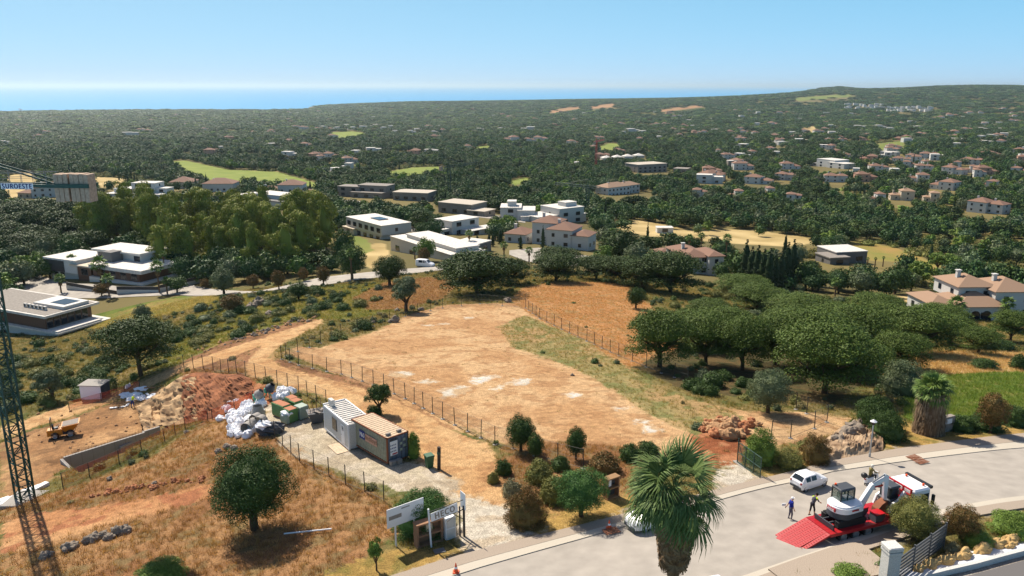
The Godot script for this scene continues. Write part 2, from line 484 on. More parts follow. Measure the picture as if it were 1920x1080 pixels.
# ---------------------------------------------------------------- land, sea, roads
var fair := []
func far_color(x: float, z: float, nz: FastNoiseLite) -> Color:
	var n = nz.get_noise_2d(x * 0.35, z * 0.35)
	var c = lin(92, 86, 54).lerp(lin(116, 104, 64), clamp(n + 0.5, 0, 1))
	for f in fair:
		if f[2].has_point(Vector2(x, z)) and Geometry2D.is_point_in_polygon(Vector2(x, z), f[1]):
			var t = clamp(nz.get_noise_2d(x * 2.0, z * 2.0) + 0.5, 0, 1)
			return f[0][0].lerp(f[0][1], t)
	return c
func land_mesh(r0: float, r1: float, nr: int, nt: int, colored: bool) -> ArrayMesh:
	var v = PackedVector3Array(); var n = PackedVector3Array(); var uv = PackedVector2Array(); var uv2 = PackedVector2Array(); var c = PackedColorArray(); var ix = PackedInt32Array()
	var nz = FastNoiseLite.new(); nz.seed = 8; nz.frequency = 0.02
	for i in nr + 1:
		var r = exp(lerp(log(r0), log(r1), i / float(nr)))
		for j in nt + 1:
			var t = lerp(-0.86, 0.86, j / float(nt))
			var x = r * sin(t); var z = -r * cos(t)
			var y = hgt(x, z)
			v.append(Vector3(x, y, z))
			var e = max(0.5, r * 0.02)
			n.append(Vector3(hgt(x - e, z) - hgt(x + e, z), 2 * e, hgt(x, z - e) - hgt(x, z + e)).normalized())
			uv.append(Vector2((x - ZX0) / (ZW * ZS), (z - ZZ0) / (ZH * ZS)))
			uv2.append(Vector2(x, z) * 0.06)
			c.append(far_color(x, z, nz) if colored else Color(1, 1, 1))
	for i in nr:
		for j in nt:
			var k = i * (nt + 1) + j
			ix.append_array([k, k + nt + 1, k + 1, k + 1, k + nt + 1, k + nt + 2])
	var a = []
	a.resize(Mesh.ARRAY_MAX)
	a[Mesh.ARRAY_VERTEX] = v; a[Mesh.ARRAY_NORMAL] = n; a[Mesh.ARRAY_TEX_UV] = uv; a[Mesh.ARRAY_TEX_UV2] = uv2; a[Mesh.ARRAY_COLOR] = c; a[Mesh.ARRAY_INDEX] = ix
	var m = ArrayMesh.new()
	m.add_surface_from_arrays(Mesh.PRIMITIVE_TRIANGLES, a)
	return m
const FAIR = [   # open ground in the valley: colours, then outline in photo pixels
	[0, [320,303, 345,300, 400,312, 430,318, 520,322, 600,345, 608,352, 560,350, 490,340, 440,342, 400,340, 350,325]],
	[0, [722,323, 770,314, 830,312, 838,318, 790,330, 730,330]], [0, [640,262, 690,250, 660,246, 620,248, 615,258]],
	[0, [890,275, 920,272, 922,280, 895,284]], [0, [1120,275, 1145,268, 1165,270, 1150,282, 1125,285]], [0, [950,340, 985,332, 1000,338, 965,348]],
	[1, [1140,425, 1200,412, 1290,430, 1400,430, 1480,440, 1550,452, 1480,462, 1400,458, 1300,450, 1230,445, 1150,432]],
	[2, [1580,460, 1610,450, 1680,465, 1770,498, 1740,505, 1700,490, 1640,490, 1590,480]],
	[3, [1640,270, 1690,264, 1700,275, 1650,283]], [1, [10,330, 60,320, 80,345, 60,370, 10,372]], [1, [160,330, 230,335, 240,350, 180,352]],
	[4, [1030,208, 1085,198, 1090,203, 1035,212]], [4, [1105,200, 1150,194, 1155,200, 1110,204]], [4, [1235,205, 1320,196, 1322,200, 1240,210]],
	[3, [1480,184, 1590,176, 1600,181, 1500,189]], [0, [1545,356, 1600,350, 1602,356, 1550,360]],
	[1, [1500,240, 1530,236, 1535,246, 1505,250]], [3, [660,440, 690,450, 700,470, 650,490, 640,460]], [1, [680,460, 720,455, 740,490, 690,505]],
	[1, [1640,560, 1760,545, 1740,570, 1660,580]], [0, [300,495, 380,498, 375,510, 305,506]], [1, [1260,540, 1300,530, 1290,570]]]
func ribbon(a, b, cuts: int, across: int, lift: float) -> MB:   # a sheet laid on the land between two lines of photo pixels
	var m = MB.new()
	var pa = []; var pb = []
	for k in range(0, a.size(), 2):
		pa.append(gnd(a[k], a[k + 1])); pb.append(gnd(b[k], b[k + 1]))
	var rows = []
	for k in pa.size() - 1:
		for s in cuts + (1 if k == pa.size() - 2 else 0):
			var p = pa[k].lerp(pa[k + 1], s / float(cuts)); var q = pb[k].lerp(pb[k + 1], s / float(cuts))
			var row = []
			for t in across + 1:
				var w = p.lerp(q, t / float(across))
				row.append(on(w.x, w.z, lift))
			rows.append(row)
	for i in rows.size() - 1:
		for t in across: m.quad(rows[i][t], rows[i + 1][t], rows[i + 1][t + 1], rows[i][t + 1])
		var dn = Vector3(0, lift + 0.05, 0)
		for t in [0, across]: m.quad(rows[i][t] - dn, rows[i][t], rows[i + 1][t], rows[i + 1][t] - dn)
	return m
func sheet(poly_px, lift: float, step := 2.0) -> MB:   # a patch with a free outline laid on the land, cut into a grid
	var m = MB.new()
	var poly = world_poly(poly_px)
	var lo = poly[0]; var hi = poly[0]
	for p in poly: lo = lo.min(p); hi = hi.max(p)
	var x = lo.x
	while x < hi.x:
		var z = lo.y
		while z < hi.y:
			var cell = PackedVector2Array([Vector2(x, z), Vector2(x + step, z), Vector2(x + step, z + step), Vector2(x, z + step)])
			for part in Geometry2D.intersect_polygons(cell, poly):
				var t = Geometry2D.triangulate_polygon(part)
				for k in range(0, t.size(), 3):
					var p = part[t[k]]; var q = part[t[k + 1]]; var r = part[t[k + 2]]
					if (q - p).cross(r - p) < 0:
						var e = q; q = r; r = e
					m.tri(on(p.x, p.y, lift), on(q.x, q.y, lift), on(r.x, r.y, lift))
			z += step
		x += step
	return m
const ROAD_N = [700,1130, 800,1098, 900,1066, 1040,1026, 1160,992, 1300,954, 1440,915, 1560,886, 1700,866, 1920,841, 2060,826]
const ROAD_S = [1150,1165, 1250,1130, 1320,1106, 1400,1080, 1480,1052, 1560,1025, 1640,998, 1720,968, 1800,950, 1920,932, 2080,915]
const PAVE_N = [660,1105, 760,1074, 850,1046, 1000,1008, 1130,976, 1280,938, 1425,900, 1548,868, 1690,842, 1920,814, 2060,800]
const PAVE_S = [1180,1180, 1290,1146, 1360,1124, 1440,1098, 1520,1070, 1600,1042, 1680,1016, 1760,986, 1840,968, 1920,955, 2080,937]
func make_land():
	grain_tex.fine = noise_image(0.12, 0.72, 1.0, 21)
	grain_tex.asphalt = noise_image(0.012, 0.85, 1.0, 25, 512, 6)
	grain_tex.coarse = noise_image(0.02, 0.78, 1.0, 22)
	grain_tex.spots = noise_image(0.3, 0.78, 1.0, 23)
	var gm = StandardMaterial3D.new()
	gm.resource_name = "earth_and_dry_grass"
	gm.albedo_texture = make_zones()
	gm.roughness = 0.95; gm.metallic_specular = 0.2
	gm.detail_enabled = true
	gm.detail_blend_mode = BaseMaterial3D.BLEND_MODE_MUL
	gm.detail_albedo = noise_image(0.09, 0.58, 1.0, 24, 1024, 5)
	gm.detail_uv_layer = BaseMaterial3D.DETAIL_UV_2
	struct("ground", land_mesh(12.0, 214.0, 420, 420, false), gm)
	var pal = [[lin(110, 124, 54), lin(128, 136, 66)], [lin(188, 166, 118), lin(150, 130, 84)], [lin(150, 122, 72), lin(116, 118, 56)], [lin(96, 112, 50), lin(120, 122, 62)], [lin(166, 124, 88), lin(140, 112, 80)]]
	for f in FAIR:
		var p = world_poly(f[1])
		var b = Rect2(p[0], Vector2.ZERO)
		for q in p: b = b.expand(q)
		fair.append([pal[f[0]], p, b, f[0]])
	struct("terrain", land_mesh(214.0, 8600.0, 420, 460, true), vmat("valley_floor", 0.95))
	var sm = mat("sea_water", srgb(72, 144, 188), 0.7)
	sm.metallic_specular = 0.2
	var s = MB.new()
	for i in 24:
		var r = exp(lerp(log(3800.0), log(160000.0), i / 24.0)); var r2 = exp(lerp(log(3800.0), log(160000.0), (i + 1) / 24.0))
		for j in 40:
			var t = lerp(-0.8, 0.8, j / 40.0); var t2 = lerp(-0.8, 0.8, (j + 1) / 40.0)
			s.quad(Vector3(r * sin(t), -100, -r * cos(t)), Vector3(r2 * sin(t), -100, -r2 * cos(t)), Vector3(r2 * sin(t2), -100, -r2 * cos(t2)), Vector3(r * sin(t2), -100, -r * cos(t2)))
	struct("sea", s, sm)
	# the road across the hill with its pavements and kerbs
	var asphalt = mat("bleached_asphalt", srgb(166, 158, 147), 0.9, "asphalt", 0.07)
	asphalt.detail_enabled = false
	var paving = mat("pavement_concrete", srgb(176, 160, 142), 0.9, "fine", 0.2)
	var gutter = mat("kerb_concrete", srgb(206, 196, 178), 0.85, "fine", 0.4)
	struct("road", ribbon(ROAD_N, ROAD_S, 6, 8, 0.06), asphalt)
	struct("pavement", ribbon(PAVE_N, shift(ROAD_N, PAVE_N, 0.42), 6, 2, 0.135), paving)
	struct("pavement", ribbon(shift(ROAD_S, PAVE_S, 0.35), PAVE_S, 6, 2, 0.14), paving)
	struct("kerb", ribbon(shift(ROAD_N, PAVE_N, 0.42), ROAD_N, 6, 1, 0.12), gutter)
	struct("kerb", ribbon(ROAD_S, shift(ROAD_S, PAVE_S, 0.35), 6, 1, 0.12), gutter)
	var street = mat("street_concrete", srgb(178, 170, 158), 0.9, "coarse", 0.03)
	for p in STREETS:
		struct("street", sheet(p, 0.12, 3.0), street)
const STREETS = [[0,502, 60,514, 130,532, 250,541, 360,535, 480,547, 600,521, 700,510, 830,500, 832,507, 700,522, 600,536, 440,553, 330,553, 200,560, 140,560, 60,548, 0,566],
	[955,470, 1010,465, 1060,474, 1120,483, 1128,490, 1085,499, 1040,500, 985,490, 955,478],
	[634,375, 665,375, 700,385, 732,396, 748,410, 800,434, 850,449, 872,461, 850,466, 790,444, 720,412, 690,400, 638,388],
	[60,322, 78,322, 98,352, 82,352], [1515,516, 1600,518, 1600,524, 1520,523], [830,385, 905,400, 985,412, 985,418, 900,408, 830,392]]
func shift(a, b, t: float):
	var o = []
	for k in a.size(): o.append(lerp(float(a[k]), float(b[k]), t))
	return o

# ---------------------------------------------------------------- plants
var nz0 := FastNoiseLite.new()
func leaf_cloud(m: MB, o: Vector3, rad: Vector3, count: int, size: float, ca: Color, cb: Color, low := -1.0, jit := 0.75, slim := 0.55):
	for k in count:
		var d = Vector3(rng.randfn(), rng.randfn(), rng.randfn()).normalized()
		if d.y < low: d.y = -d.y * 0.3
		var p = o + d * rad * rnd(0.70, 1.02)
		var nrm = (d / rad * rad.x + Vector3(rng.randfn(), rng.randfn(), rng.randfn()) * jit * 0.6).normalized()
		var t = nrm.cross(Vector3(rng.randfn(), rng.randfn(), rng.randfn())).normalized()
		var b = nrm.cross(t)
		var s = size * rnd(0.6, 1.35)
		m.col = ca.lerp(cb, rng.randf()) * rnd(0.8, 1.2)
		m.quad(p - t * s, p + b * s * slim, p + t * s, p - b * s * slim)
func limb(m: MB, a: Vector3, b: Vector3, ra: float, rb: float, bend: float, segs := 4, sides := 6):
	var p = a
	var off = Vector3(rnd(-1, 1), rnd(-0.3, 0.3), rnd(-1, 1)) * bend
	for k in segs:
		var t = (k + 1) / float(segs)
		var q = a.lerp(b, t) + off * sin(t * PI)
		m.tube(p, q, lerp(ra, rb, k / float(segs)), lerp(ra, rb, t), sides, false)
		p = q
# a crown one metre wide and one metre high in all, on the point (0, 0, 0)
func crown(kind: String, leaves: int, seed_: int, ca: Color, cb: Color) -> ArrayMesh:
	rng.seed = seed_
	var m = MB.new()
	var cl = []
	var core = [Vector3(0, 0.62, 0), Vector3(0.36, 0.26, 0.36)]
	var low = -0.5
	match kind:
		"pine":
			for k in 34:
				var a = k * 2.39996 + rnd(-0.3, 0.3); var r = sqrt((k + 0.5) / 34.0)
				cl.append([Vector3(cos(a) * r * 0.38, 0.54 + 0.30 * sqrt(max(0.0, 1.0 - r * r * 0.92)) + rnd(-0.03, 0.03), sin(a) * r * 0.38), Vector3(0.14, 0.125, 0.14) * rnd(0.8, 1.3)])
			for k in 9:
				var a = TAU * k / 9.0 + rnd(-0.2, 0.2)
				cl.append([Vector3(cos(a) * 0.35, 0.41 + rnd(-0.08, 0.06), sin(a) * 0.35), Vector3(0.14, 0.11, 0.14)])
			for k in 12:
				var a = k * 2.39996; var r = sqrt((k + 0.5) / 12.0)
				cl.append([Vector3(cos(a) * r * 0.27, 0.43 + rnd(-0.05, 0.05), sin(a) * r * 0.27), Vector3(0.13, 0.08, 0.13)])
			core = [Vector3(0, 0.66, 0), Vector3(0.31, 0.15, 0.31)]
			low = -0.3
		"round":
			for k in 30:
				var y = 1.0 - 2.0 * (k + 0.5) / 30.0
				var a = k * 2.39996; var r = sqrt(1.0 - y * y)
				cl.append([Vector3(cos(a) * r * 0.34, 0.54 + y * 0.32, sin(a) * r * 0.34) * rnd(0.92, 1.06), Vector3(0.16, 0.15, 0.16) * rnd(0.75, 1.2)])
			core = [Vector3(0, 0.54, 0), Vector3(0.31, 0.30, 0.31)]
		"loose":
			for k in 20:
				var y = rnd(-0.8, 1.0); var a = rnd(0, TAU); var r = sqrt(1.0 - y * y) * rnd(0.5, 1.0)
				cl.append([Vector3(cos(a) * r * 0.36, 0.6 + y * 0.28, sin(a) * r * 0.36), Vector3(0.13, 0.11, 0.13) * rnd(0.7, 1.3)])
			core = [Vector3(0, 0.6, 0), Vector3(0.22, 0.18, 0.22)]
		"tall":
			for k in 26:
				var t = k / 25.0
				var a = rnd(0, TAU); var r = rnd(0.1, 0.34) * (1.0 - 0.55 * pow(abs(t - 0.4) * 1.6, 2.0))
				cl.append([Vector3(cos(a) * r, 0.22 + 0.68 * t, sin(a) * r), Vector3(0.19, 0.075, 0.19) * rnd(0.6, 1.3)])
			core = [Vector3(0, 0.56, 0), Vector3(0.20, 0.34, 0.20)]
		"cypress":
			for k in 26:
				var t = k / 25.0
				var a = k * 2.4; var w = 0.5 * (1.0 - t * t) * (0.55 + 0.9 * min(t * 3.0, 0.5))
				cl.append([Vector3(cos(a) * w * 0.6, 0.06 + 0.9 * t, sin(a) * w * 0.6), Vector3(0.18, 0.05, 0.18) * (1.1 - 0.75 * t)])
			core = [Vector3(0, 0.45, 0), Vector3(0.24, 0.43, 0.24)]
		"bush":
			for k in 26:
				var a = k * 2.39996; var r = sqrt((k + 0.5) / 26.0)
				cl.append([Vector3(cos(a) * r * 0.40, 0.08 + 0.62 * sqrt(1.0 - r * r * 0.95) * rnd(0.7, 1.15), sin(a) * r * 0.40), Vector3(0.14, 0.17, 0.14) * rnd(0.6, 1.35)])
			for k in 10: cl.append([Vector3(cos(k * 0.63) * 0.4, 0.08, sin(k * 0.63) * 0.4) * rnd(0.8, 1.1), Vector3(0.12, 0.12, 0.12) * rnd(0.7, 1.3)])
			core = [Vector3(0, 0.22, 0), Vector3(0.40, 0.42, 0.40)]
			low = -0.2
	m.col = ca.lerp(cb, 0.35)
	m.blob(core[0], core[1] * 0.95, 0.16, nz0, 9 if leaves > 900 else 5, 1.2)
	var tot = 0.0
	for q in cl: tot += q[1].x * q[1].x
	var size = clamp((1.2 if leaves < 2000 else 1.6) / sqrt(float(leaves)), 0.006, 0.07)
	for q in cl:
		var tone = rnd(0.86, 1.14)
		leaf_cloud(m, q[0], q[1], int(ceil(leaves * q[1].x * q[1].x / tot)), size, ca * tone, cb * tone, low)
	m.col = Color(1, 1, 1)
	return m.mesh()
func trunk_mesh(kind: String, seed_: int) -> ArrayMesh:
	rng.seed = seed_
	var m = MB.new()
	m.col = lin(92, 74, 58)
	match kind:
		"pine":
			limb(m, Vector3(0, -0.05, 0), Vector3(0.02, 0.42, 0.0), 0.034, 0.024, 0.015, 4, 8)
			for k in 7:
				var a = TAU * k / 7.0
				limb(m, Vector3(0.02, rnd(0.2, 0.42), 0), Vector3(cos(a) * 0.3, rnd(0.5, 0.6), sin(a) * 0.3), 0.018, 0.006, 0.02)
		"tall":
			limb(m, Vector3(0, -0.05, 0), Vector3(0.0, 0.85, 0.0), 0.035, 0.008, 0.02, 5, 7)
			for k in 5: limb(m, Vector3(0, 0.2 + k * 0.1, 0), Vector3(rnd(-0.25, 0.25), 0.4 + k * 0.11, rnd(-0.25, 0.25)), 0.016, 0.005, 0.02)
		_:
			limb(m, Vector3(0, -0.05, 0), Vector3(0.0, 0.3, 0.0), 0.05, 0.036, 0.02, 3, 8)
			for k in 6:
				var a = TAU * k / 6.0 + 0.4
				limb(m, Vector3(0, rnd(0.16, 0.3), 0), Vector3(cos(a) * 0.26, rnd(0.45, 0.7), sin(a) * 0.26), 0.028, 0.008, 0.03)
	return m.mesh()
var proto := {}
const LEAF = {   # albedo, sRGB
	"pine": [70,90,38, 96,112,50], "pine_dark": [52,70,34, 74,90,44], "olive": [84,98,68, 112,122,88], "carob": [52,74,36, 76,96,48], "euca": [100,114,42, 148,148,62],
	"oak": [56,80,40, 82,102,52], "forest": [50,76,42, 74,98,56], "bright": [88,114,48, 122,142,66], "cypress": [40,56,32, 56,70,40], "rust": [84,84,44, 134,96,60],
	"scrub": [98,104,54, 130,126,70], "grey": [116,116,88, 142,136,104], "oleander": [56,88,44, 90,122,62]}
func leaf(k: String) -> Array:
	var a = LEAF[k]
	return [lin(a[0], a[1], a[2]), lin(a[3], a[4], a[5])]
func tree_proto(shape: String, tint: String, leaves: int, variant := 0) -> Array:
	var key = "%s %s %d %d" % [shape, tint, leaves, variant]
	if not proto.has(key):
		var keep = rng.state
		var c = leaf(tint)
		proto[key] = [crown(shape, leaves, hash(key) % 100000, c[0], c[1]), trunk_mesh(shape, 40 + variant)]
		rng.state = keep
	return proto[key]
func plant(called, label, category, p: Vector3, w: float, h: float, shape: String, tint: String, leaves: int, group := "", variant := 0) -> Node3D:
	var t = thing(called, label, category, p, rnd(0, TAU), group)
	var q = tree_proto(shape, tint, leaves, variant)
	var m = vmat("foliage", 0.75, 0.55)
	var c = obj("crown" if shape != "bush" else "foliage", q[0], m, t)
	c.scale = Vector3(w, h, w)
	if shape != "bush" and shape != "cypress":
		var s = obj("trunk", q[1], vmat("bark", 0.95), t)
		var k = min(w, h)
		s.scale = Vector3(lerp(k, w, 0.5), h, lerp(k, w, 0.5))
	return t
func plant_px(called, label, category, px, py, wpx, hpx, shape, tint, leaves, group := "", variant := 0) -> Node3D:
	var p = gnd(px, py)
	var s = mpp(p)
	# a crown stands upright, so that its height shows a little shortened
	return plant(called, label, category, p, wpx * s, hpx * s * 1.03, shape, tint, leaves, group, variant)

# fan palms
func frond_mesh(seed_: int, leaflets: int, ca: Color, cb: Color, droop: float) -> ArrayMesh:
	rng.seed = seed_
	var m = MB.new()
	m.col = ca.lerp(cb, 0.6)
	m.tube(Vector3(0, 0, 0), Vector3(0.5, 0.09, 0), 0.018, 0.012, 4, false)
	m.tube(Vector3(0.5, 0.09, 0), Vector3(0.85, 0.08, 0), 0.012, 0.008, 4, false)
	var o = Vector3(0.85, 0.08, 0)
	for k in leaflets:
		var a = lerp(-1.75, 1.75, k / float(leaflets - 1)) + rnd(-0.03, 0.03)
		var ln = (0.88 - 0.16 * abs(a)) * rnd(0.85, 1.1)
		var d = Vector3(cos(a), 0, sin(a))
		var s = Vector3(-sin(a), 0, cos(a)) * 0.9 / leaflets
		var fold = Vector3(0, 0.02 if k % 2 == 0 else -0.02, 0)
		var p1 = o + d * ln * 0.5 + Vector3(0, -0.05 * droop, 0) + fold
		var p2 = o + d * ln * 0.82 + Vector3(0, -0.24 * droop - rnd(0, 0.06), 0)
		var p3 = o + d * ln * 0.95 + Vector3(rnd(-0.03, 0.03), -0.55 * droop - rnd(0, 0.12), rnd(-0.03, 0.03))
		m.col = ca.lerp(cb, rng.randf())
		m.quad(o - s * 0.25, o + s * 0.25, p1 + s, p1 - s)
		m.quad(p1 - s, p1 + s, p2 + s * 0.55, p2 - s * 0.55)
		m.tri(p2 - s * 0.55, p2 + s * 0.55, p3)
	return m.mesh()
func palm_crown(seed_: int, fronds: int, leaflets: int, skirt: int, ca: Color, cb: Color) -> ArrayMesh:   # joined crown for palms far off, frond length 1
	rng.seed = seed_
	var st = SurfaceTool.new()
	var fm = frond_mesh(seed_ + 1, leaflets, ca, cb, 0.5); var dm = frond_mesh(seed_ + 2, max(5, leaflets - 4), lin(120, 96, 66), lin(150, 124, 88), 1.0)
	for k in fronds:
		var b = Basis(Vector3.UP, k * 2.39996) * Basis(Vector3(0, 0, 1), lerp(1.25, -0.75, k / float(fronds)) + rnd(-0.15, 0.15)) * Basis(Vector3(1, 0, 0), rnd(-0.4, 0.4))
		st.append_from(fm, 0, Transform3D(b.scaled(Vector3.ONE * 0.58), Vector3.ZERO))
	for k in skirt:
		var b = Basis(Vector3.UP, k * 2.39996) * Basis(Vector3(0, 0, 1), rnd(-1.5, -1.2))
		st.append_from(dm, 0, Transform3D(b.scaled(Vector3.ONE * 0.5), Vector3(0, -0.05 - 0.25 * rng.randf(), 0)))
	return st.commit()
func palm_px(label, px, py, hpx, wpx, group := "", skirt := 6, dense := 1, trunk_w := 0.0, called := "fan_palm") -> Node3D:
	var p = gnd(px, py)
	var s = mpp(p)
	var t = thing(called, label, "palm", p, rnd(0, TAU), group)
	var key = "palm %d %d" % [dense, skirt]
	if not proto.has(key):
		var keep = rng.state
		proto[key] = palm_crown(91 + dense, 34 if dense > 1 else 22, 16 if dense > 1 else 7, skirt, lin(74, 100, 42), lin(112, 132, 68))
		rng.state = keep
	var h = hpx * s; var r = wpx * s * 0.5
	var th = h - r * 0.75
	var m = MB.new()
	var tw = trunk_w * s * 0.5 if trunk_w > 0 else 0.2
	m.col = lin(112, 92, 72)
	for k in 8: m.tube(Vector3(0, th * k / 8.0 - 0.1, 0), Vector3(0, th * (k + 1) / 8.0 - 0.1, 0), tw * lerp(1.15, 0.85, k / 8.0), tw * lerp(1.05, 0.8, k / 8.0), 8, false)
	if trunk_w > 0:
		for k in 900:
			var a = rnd(0, TAU); var yy = rnd(0.0, th); var o2 = Vector3(cos(a), 0, sin(a)) * tw * rnd(0.95, 1.12) + Vector3(0, yy, 0)
			var s2 = Vector3(-sin(a), 0, cos(a)) * 0.06
			m.col = lin(96, 80, 64).lerp(lin(150, 130, 106), rng.randf())
			m.tri(o2 - s2, o2 + s2, o2 + Vector3(cos(a) * 0.12, -rnd(0.35, 0.8), sin(a) * 0.12))
	obj("trunk", m, vmat("bark", 0.95), t)
	var c = obj("crown", proto[key], vmat("foliage", 0.75, 0.55), t)
	c.position = Vector3(0, th, 0)
	c.scale = Vector3.ONE * r
	return t
func big_palm():
	var d = 43.0
	var top = at_depth(1264, 920, 44.0)
	var base = on(top.x + 0.1, top.z)
	var t = thing("fan_palm", "tall windblown fan palm with a shaggy skirt of dead leaves beside the road", "palm", base)
	var h = top.y - base.y
	var m = MB.new()
	rng.seed = 77
	for k in 24:
		var y0 = h * k / 24.0 - 0.1; var y1 = h * (k + 1) / 24.0 - 0.1
		m.col = lin(100, 84, 68).lerp(lin(128, 108, 86), rng.randf())
		m.tube(Vector3(0.1 * sin(y0 * 0.3), y0, 0), Vector3(0.1 * sin(y1 * 0.3), y1, 0), 0.36, 0.31, 10, false)
	obj("trunk", m, vmat("bark", 0.95), t)
	var live = []; var dead = []
	for k in 4:
		live.append(frond_mesh(200 + k, 34, lin(62, 84, 38), lin(112, 130, 76), 0.5 + 0.22 * k))
		dead.append(frond_mesh(300 + k, 16, lin(106, 84, 62), lin(146, 122, 92), 1.1))
	rng.seed = 78
	for k in 46:
		var f = obj("frond", live[k % 4], vmat("foliage", 0.6, 0.35), t)
		var az = k * 2.39996
		var el = lerp(1.25, -0.75, pow(k / 46.0, 0.9)) + rnd(-0.12, 0.12)
		var b = Basis(Vector3.UP, az) * Basis(Vector3(0, 0, 1), el) * Basis(Vector3(1, 0, 0), rnd(-0.5, 0.5))
		# the wind bends the leaves over towards one side
		var wind = Vector3(-1, 0.1, 0.2).normalized()
		var ax = (b * Vector3(1, 0, 0)).cross(wind)
		if ax.length() > 0.05: b = Basis(ax.normalized(), 0.5 * ax.length()) * b
		f.transform = Transform3D(b.scaled(Vector3.ONE * rnd(1.5, 2.0)), Vector3(0.1 * sin(h * 0.3), h + rnd(-0.5, 0.25), 0))
	for k in 110:
		var f = obj("dead_frond", dead[k % 4], vmat("dead_leaf", 0.9, 0.2), t)
		var b = Basis(Vector3.UP, k * 2.39996) * Basis(Vector3(0, 0, 1), rnd(-1.5, -1.15)) * Basis(Vector3(1, 0, 0), rnd(-0.5, 0.5))
		var y = h - 0.3 - 3.4 * k / 110.0
		f.transform = Transform3D(b.scaled(Vector3.ONE * lerp(1.5, 0.9, k / 110.0)), Vector3(0.1 * sin(y * 0.3), y, 0) + (b * Vector3(1, 0, 0) * Vector3(1, 0, 1)).normalized() * 0.34)

# scattered ground cover
func tuft_mesh(seed_: int, blades: int, h: float, spread: float) -> ArrayMesh:
	rng.seed = seed_
	var m = MB.new()
	for k in blades:
		var a = rnd(0, TAU); var d = Vector3(cos(a), 0, sin(a))
		var o = d * rnd(0, spread * 0.5); var w = Vector3(-d.z, 0, d.x) * 0.04
		var tip = o + d * spread * rnd(0.2, 1.0) + Vector3.UP * h * rnd(0.55, 1.1)
		m.col = Color(1, 1, 1) * rnd(0.75, 1.2)
		m.tri(o - w, o + w, tip)
	return m.mesh()
func scatter_mesh(called, label, category, mesh: Mesh, material, places: Array, colors: Array) -> MultiMeshInstance3D:
	var mm = MultiMesh.new()
	mm.transform_format = MultiMesh.TRANSFORM_3D
	mm.use_colors = true
	mm.mesh = mesh
	mm.instance_count = places.size()
	for k in places.size():
		mm.set_instance_transform(k, places[k]); mm.set_instance_color(k, colors[k])
	var o = MultiMeshInstance3D.new()
	o.multimesh = mm
	o.material_override = material
	o.name = numbered(called)
	add_child(o)
	tag(o, label, category, "", "stuff")
	return o
# per zone: tufts per square metre, height, two colours (albedo, sRGB)
const TUFT = {0: [1.4, 0.5, 124,120,64, 176,150,96], 4: [3.0, 0.42, 194,152,104, 164,120,80], 9: [1.6, 0.14, 200,166,102, 164,146,84], 10: [1.8, 0.34, 222,170,116, 200,152,98], 11: [1.7, 0.4, 162,156,106, 190,164,114],
	13: [4.0, 0.55, 106,134,56, 140,152,74], 14: [3.6, 0.6, 226,198,148, 200,156,100], 19: [2.0, 0.5, 124,130,64, 176,156,84], 2: [0.03, 0.25, 160,140,92, 130,130,78], 3: [0.25, 0.3, 190,142,94, 160,132,84], 12: [0.15, 0.3, 150,130,84, 130,130,74], 16: [0.4, 0.3, 150,130,84, 124,126,74], 17: [2.6, 0.45, 206,180,106, 164,152,84]}
func make_tufts():
	var big = []; var cb = []
	rng.seed = 51
	var r = 40.0
	while r < 205.0:
		var s = 0.17 * max(1.0, r / 62.0)
		var n = int(1.46 * r / s)
		for k in n:
			var t = lerp(-0.73, 0.73, (k + rng.randf()) / n)
			var rr = r + rnd(0, s)
			var x = rr * sin(t); var z = -rr * cos(t)
			var id = zone_at(x, z)
			if TUFT.has(id):
				var q = TUFT[id]
				var dens = q[0] * 3.2 * (0.55 + 0.9 * clamp(nz0.get_noise_2d(x * 6.0, z * 6.0) + 0.4, 0.0, 1.0))
				if rng.randf() < dens * s * s * 0.75:
					var h = q[1] * 0.72 * rnd(0.45, 1.35)
					var w = 0.5 * max(1.0, s * 3.0)
					big.append(Transform3D(Basis(Vector3.UP, rnd(0, TAU)).scaled(Vector3(w, h, w)), on(x, z, -0.02)))
					cb.append(lin(q[2], q[3], q[4]).lerp(lin(q[5], q[6], q[7]), clamp(0.5 + nz0.get_noise_2d(x * 9.0, z * 9.0) * 1.1 + rnd(-0.25, 0.25), 0, 1)) * rnd(0.8, 1.15))
		r += s
	var ub = []; var uc = []
	for k in 9000:
		var t = rnd(-0.72, 0.72); var rr = sqrt(rng.randf()) * 175.0 + 38.0
		var x = rr * sin(t); var z = -rr * cos(t)
		var id = zone_at(x, z)
		var keep = {0: 0.5, 19: 0.45, 18: 0.22, 11: 0.05, 13: 0.06, 4: 0.02, 10: 0.02, 16: 0.06}.get(id, 0.0) * clamp(0.55 + nz0.get_noise_2d(x * 3.0, z * 3.0) * 1.6, 0.0, 1.4)
		if rng.randf() < keep:
			var w = rnd(0.5, 1.7)
			ub.append(Transform3D(Basis(Vector3.UP, rnd(0, TAU)).scaled(Vector3(w, w * rnd(0.45, 0.8), w)), on(x, z, -0.03)))
			uc.append([lin(96, 110, 56), lin(72, 94, 46), lin(120, 120, 66), lin(130, 120, 78), lin(88, 100, 70)][rng.randi() % 5] * rnd(0.75, 1.2))
	scatter_mesh("undergrowth", "low wild undergrowth scattered over the scrubby slopes", "undergrowth", crown("bush", 260, 931, Color(0.8, 0.8, 0.8), Color(1.2, 1.2, 1.1)), vmat("foliage", 0.75, 0.55), ub, uc)
	scatter_mesh("grass", "dry grass and weeds covering the open slopes", "grass", tuft_mesh(5, 12, 1.0, 0.6), vmat("grass_blade", 0.9, 0.8), big, cb)
var excl := []
var excl_grid := {}
